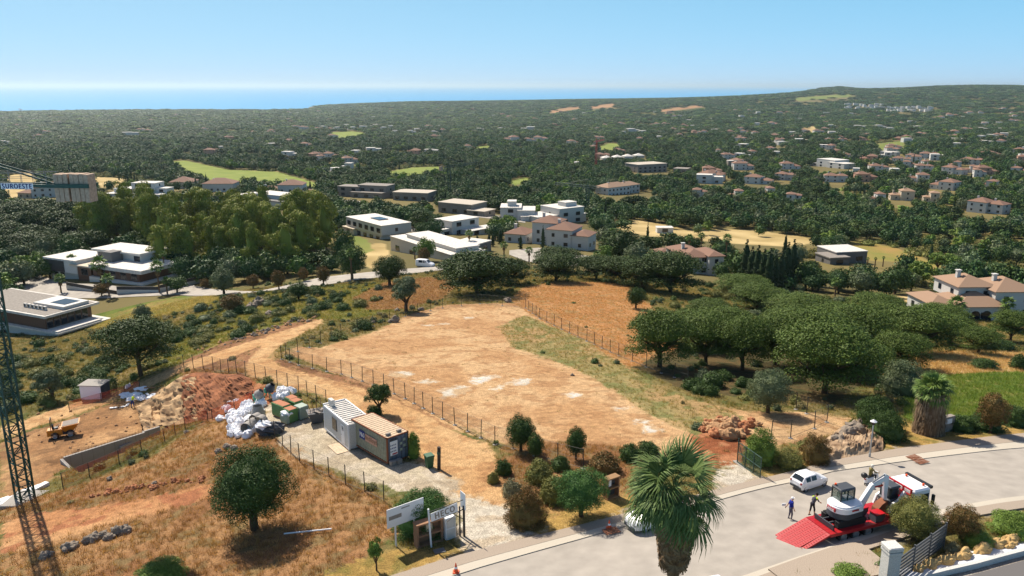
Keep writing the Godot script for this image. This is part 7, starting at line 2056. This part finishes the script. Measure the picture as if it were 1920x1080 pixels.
func make_plants():
	nz0.seed = 5; nz0.frequency = 0.05
	big_palm()
	rng.seed = 11
	var near_pine = "stone pines on the slope beside the plot"
	# umbrella pines: px, py, width, height
	for a in [[1235,688,125,112,0],[1325,684,115,102,1],[1392,694,110,106,2],[1452,684,104,96,0],[1545,738,182,142,1],[1522,690,170,112,2],[1604,664,132,92,0],[1722,662,132,90,1],[1655,640,104,72,2],[1420,580,102,46,0],[1392,558,104,42,1],[1500,606,124,54,2],[1833,662,78,50,0],[1893,640,76,60,1],[1780,646,90,56,2],[1580,628,110,60,1],[1290,650,110,70,2],[1480,640,120,64,0],[1360,640,110,66,1],[1610,710,110,80,2],[1690,690,100,70,0],[1640,600,100,50,1],[1330,600,80,40,0],[1760,620,100,50,1]]:
		plant_px("stone_pine", {1235: "umbrella pine with a bare trunk beside the plot fence", 1545: "broadest umbrella pine in front of the grove, beside the wild olive", 1893: "umbrella pine just below the villa with the arched porch", 1833: "small umbrella pine at the edge of the golden grass", 1392: "umbrella pine in the grove straight behind the wild olive", 1722: "umbrella pine of the grove behind the grey green spreading bush"}.get(a[0], "broad umbrella pine in the dark grove behind the plot"), "tree", a[0], a[1], a[2] * 1.14, a[3] * 1.1, "pine", "pine", 21600, near_pine, a[4]).position.y -= a[3] * 0.008
	for a in [[895,549,140,76,0],[955,532,78,46,1],[1042,527,92,50,2],[1046,510,92,44,0],[1118,524,86,42,1],[1168,532,94,50,2],[1256,548,126,74,0],[1205,542,84,54,1],[850,530,60,42,2]]:
		plant_px("stone_pine", "dense umbrella pine on the crest between plot and street", "tree", a[0], a[1], a[2] * 1.12, a[3] * 1.3, "pine", "pine_dark", 14400, "stone pines along the crest", a[4]).position.y -= a[3] * 0.028
	plant_px("stone_pine", "large lone umbrella pine above the building site", "tree", 265, 704, 166, 112, "pine", "pine_dark", 21600, "", 1)
	plant_px("stone_pine", "compact round pine beside the street with the white van", "tree", 731, 535, 66, 58, "round", "pine_dark", 14400)
	plant_px("carob_tree", "large round dark green tree standing alone on the dry grass slope", "tree", 478, 992, 172, 166, "round", "carob", 33600)
	plant_px("olive_tree", "grey green wild olive at the edge of the plot by the grove", "tree", 1440, 774, 92, 84, "round", "olive", 21600)
	plant_px("small_tree", "small leaning tree with a bare trunk on the track behind the container", "tree", 712, 776, 60, 62, "loose", "carob", 9600)
	plant_px("small_tree", "round dark small tree on the bank where the plot meets the track", "tree", 977, 846, 66, 70, "round", "carob", 14400)
	plant_px("small_tree", "short bushy tree next to the round one on the bank", "tree", 1004, 862, 38, 52, "round", "oak", 7200)
	plant_px("small_tree", "upright bushy tree alone on the bank of the plot", "tree", 1080, 862, 44, 66, "round", "oak", 9600)
	plant_px("oleander_bush", "large glossy green bush behind the banner at the site entrance", "bush", 794, 992, 122, 92, "bush", "oleander", 28800)
	plant_px("wispy_tree", "wispy grey green tree at the far corner of the plot", "tree", 762, 584, 78, 68, "loose", "olive", 14400)
	plant_px("small_tree", "little dark tree alone on the rust coloured grass", "tree", 1192, 578, 40, 42, "round", "carob", 7200)
	plant_px("olive_tree", "old olive tree with a bare forked trunk below the villa garden", "tree", 100, 752, 70, 62, "loose", "olive", 12000)
	plant_px("leafy_bush", "leafy bright green tree over the verge by the meter cabinet", "tree", 1090, 968, 112, 96, "round", "oleander", 21600)
	plant_px("leafy_bush", "bronze and green bush beside the pale driveway", "bush", 985, 982, 82, 84, "bush", "rust", 16800)
	plant_px("leafy_bush", "yellow green bush behind the open mesh gate", "bush", 1424, 866, 68, 74, "bush", "bright", 14400)
	plant_px("leafy_bush", "brownish flowering bush between gate and rock outcrop", "bush", 1528, 866, 60, 62, "bush", "rust", 12000)
	plant_px("leafy_bush", "low dark shrub between the two flowering bushes", "bush", 1480, 874, 60, 40, "bush", "scrub", 9600)
	plant_px("leafy_bush", "dark green bush above the rock outcrop", "bush", 1640, 800, 84, 70, "bush", "carob", 14400)
	plant_px("leafy_bush", "dark green bush below the rock outcrop by the lamp", "bush", 1662, 822, 74, 64, "bush", "carob", 14400)
	plant_px("olive_tree", "grey green spreading bush beside the field of green weeds", "bush", 1690, 738, 92, 70, "bush", "olive", 14400)
	plant_px("leafy_bush", "red leaved small tree on the hedge by the verge", "tree", 1857, 812, 60, 82, "round", "rust", 12000)
	for a in [[1800,806,60,34],[1846,804,70,34],[1900,796,60,44]]: plant_px("hedge_bush", "dark hedge bush behind the stone meter cabinet", "bush", a[0], a[1], a[2], a[3], "bush", "carob", 7200, "hedge bushes along the verge")
	for a in [[1845,690,52,22],[1912,692,40,34],[1875,655,60,24]]: plant_px("field_bush", "low green bush in the golden grass", "bush", a[0], a[1], a[2], a[3], "bush", "carob", 5000, "bushes in the golden grass")
	for a in [[1012,902,60,44,"scrub"],[945,888,36,34,"carob"],[1135,884,66,42,"rust"],[1040,938,70,54,"scrub"],[1180,862,44,36,"oak"],[1215,852,50,30,"carob"],[960,930,44,40,"grey"],[1050,880,40,30,"oak"],[925,905,26,24,"scrub"]]:
		plant_px("bank_shrub", "wild shrub on the grassy bank between plot and road", "shrub", a[0], a[1], a[2], a[3], "bush", a[4], 4000, "wild shrubs on the bank")
	# garden opposite the plot
	plant_px("bottlebrush_bush", "large olive green weeping bush in front of the lorry", "bush", 1712, 1012, 104, 84, "round", "scrub", 24000)
	plant_px("photinia_bush", "reddish leaved bush behind the sliding gate", "bush", 1800, 1012, 74, 72, "round", "rust", 14400)
	plant_px("garden_shrub", "rounded vivid green shrub nearer the sliding gate", "bush", 1832, 1022, 62, 36, "bush", "bright", 14400)
	plant_px("garden_shrub", "broad vivid green shrub along the boulder edge", "bush", 1900, 1000, 96, 48, "bush", "bright", 16800)
	plant_px("garden_shrub", "small grey lavender shrub between the garden shrubs", "bush", 1786, 1040, 30, 26, "bush", "grey", 5000)
	plant_px("garden_shrub", "pale green plant growing at the kerb of the garden", "bush", 1592, 1084, 70, 30, "bush", "bright", 5000)
	plant_px("leafy_bush", "bright green bush low on the dry grass slope", "bush", 302, 1088, 104, 44, "bush", "bright", 16800)
	plant_px("sapling", "thin bright green sapling on the verge before the site board", "tree", 706, 1070, 38, 74, "loose", "bright", 1800)
	plant_px("leafy_bush", "tall green shrub against the blue end of the container", "bush", 776, 858, 26, 62, "bush", "bright", 5000)
	plant_px("leafy_bush", "small dark bush at the foot of the leaning tree", "bush", 702, 778, 34, 22, "bush", "carob", 4000)
	# scrub on the slope between the site and the villas
	rng.seed = 12
	var n = 0
	for poly in [[0,640, 100,650, 200,660, 250,690, 200,730, 60,770, 0,780], [300,610, 360,580, 420,560, 470,600, 420,640, 340,672, 300,660], [420,560, 600,540, 720,540, 700,580, 600,596, 500,612, 430,640], [600,650, 640,620, 720,600, 700,620, 620,645], [1240,560, 1300,540, 1440,520, 1560,560, 1520,600, 1380,590, 1290,600], [1560,560, 1760,560, 1840,620, 1640,650], [1270,690, 1330,700, 1480,740, 1440,750, 1300,740]]:
		var pp = PackedVector2Array()
		for k in range(0, poly.size(), 2): pp.append(Vector2(poly[k], poly[k + 1]))
		var lo = pp[0]; var hi = pp[0]
		for p in pp: lo = lo.min(p); hi = hi.max(p)
		for k in int((hi - lo).x * (hi - lo).y / 340.0):
			var p = Vector2(rnd(lo.x, hi.x), rnd(lo.y, hi.y))
			if not Geometry2D.is_point_in_polygon(p, pp) or n >= 290: continue
			var g = gnd(p.x, p.y)
			if [1, 5, 17].has(zone_at(g.x, g.z)): continue
			n += 1
			var kind = ["carob", "scrub", "oak", "olive", "scrub", "carob"][rng.randi() % 6]
			var lab = {"carob": "dark green wild shrub on the scrubby slope", "scrub": "yellowish green wild shrub on the scrubby slope", "oak": "mid green wild shrub on the scrubby slope", "olive": "grey green wild shrub on the scrubby slope"}[kind]
			var w = rnd(1.4, 3.6)
			plant("wild_shrub", lab, "shrub", g, w, w * rnd(0.5, 0.8), "bush", kind, 1400, lab.replace("shrub", "shrubs"), rng.randi() % 2)
	# the eucalyptus grove and the pines beside it
	rng.seed = 13
	for k in 74:
		var px = rnd(175, 625); var py = rnd(452, 516)
		if px < 300: py = rnd(440, 485)
		plant_px("eucalyptus_tree", "tall yellowish green eucalyptus in the grove behind the villa", "tree", px, py, rnd(46, 62), rnd(88, 118), "tall", "euca", 5200, "eucalyptus grove behind the villas", k % 3)
	for k in 34:
		plant_px("stone_pine", "dark pine in the wood beside the eucalyptus grove", "tree", rnd(-30, 190), rnd(415, 485), rnd(56, 90), rnd(40, 58), "pine", "pine_dark", 4400, "pines beside the eucalyptus grove", k % 3)
	for k in 9: plant_px("dark_conifer", "dark tall conifer in the row behind the tiled house", "tree", 1395 + k * 11, 555 - abs(k - 4) * 4, 34, rnd(70, 100), "cypress", "cypress", 4800, "conifers behind the tiled house")
	for a in [[475,541,26,28],[523,543,30,38],[607,535,28,38],[570,528,22,28],[191,556,32,26],[385,541,20,20]]: plant_px("street_tree", "round clipped bronze street tree along the villa street", "tree", a[0], a[1], a[2], a[3], "round", "rust", 3000, "clipped street trees")
	for a in [[420,552,52,50,"olive"],[436,588,46,38,"rust"],[270,606,38,36,"olive"],[560,562,46,34,"carob"],[660,524,60,66,"oak"],[645,500,50,70,"oak"],[795,497,26,34,"rust"],[800,490,40,44,"bright"],[1160,492,92,64,"pine_dark"],[1235,520,80,50,"oak"]]:
		plant_px("slope_tree", "single tree at the edge of the villa street", "tree", a[0], a[1], a[2], a[3], "round", a[4], 5000, "trees along the villa street")
	for a in [[205,556,44,28],[299,549,62,34],[314,552,34,22],[115,549,36,26],[138,520,44,28],[190,530,50,40],[85,515,40,26],[70,505,34,22],[660,528,64,26],[1118,500,30,20],[992,496,34,20],[945,492,40,20],[880,470,40,20],[778,486,24,14],[1290,500,62,20],[1312,505,70,18],[1360,500,62,24],[1340,500,44,18],[1790,598,44,40],[1800,612,26,26],[1885,604,48,34],[1565,560,40,24],[245,500,30,20],[310,520,50,18],[1655,500,20,8],[1640,502,20,8],[1626,500,18,8]]:
		palm_px("fan palm in the gardens of the villa streets", a[0], a[1], a[2], a[3], "fan palms in the villa gardens")
	palm_px("stout fan palm with a very thick shaggy trunk by the green field", 1740, 812, 116, 84, "", 26, 2, 52)
	for a in [[917,462,8,22],[924,462,8,22],[938,458,12,26],[1018,470,9,42],[1060,452,9,20],[976,468,8,24],[895,462,8,20]]: plant_px("cypress_tree", "slender dark cypress beside the white and tiled villas", "tree", a[0], a[1], a[2] * 1.5, a[3] * 1.15, "cypress", "cypress", 1800, "cypresses beside the villas")

func _ready():
	rng.seed = 7
	nz0.seed = 5; nz0.frequency = 0.05
	make_view()
	rbf_fit()
	dig()
	make_land()
	build_mats()
	thing_mats()
	make_villas()
	make_far_houses()
	make_crane()
	make_yard()
	make_site()
	make_entrance()
	make_vehicles()
	make_people()
	make_garden()
	make_fences()
	make_plants()
	make_tufts()
	make_woods()
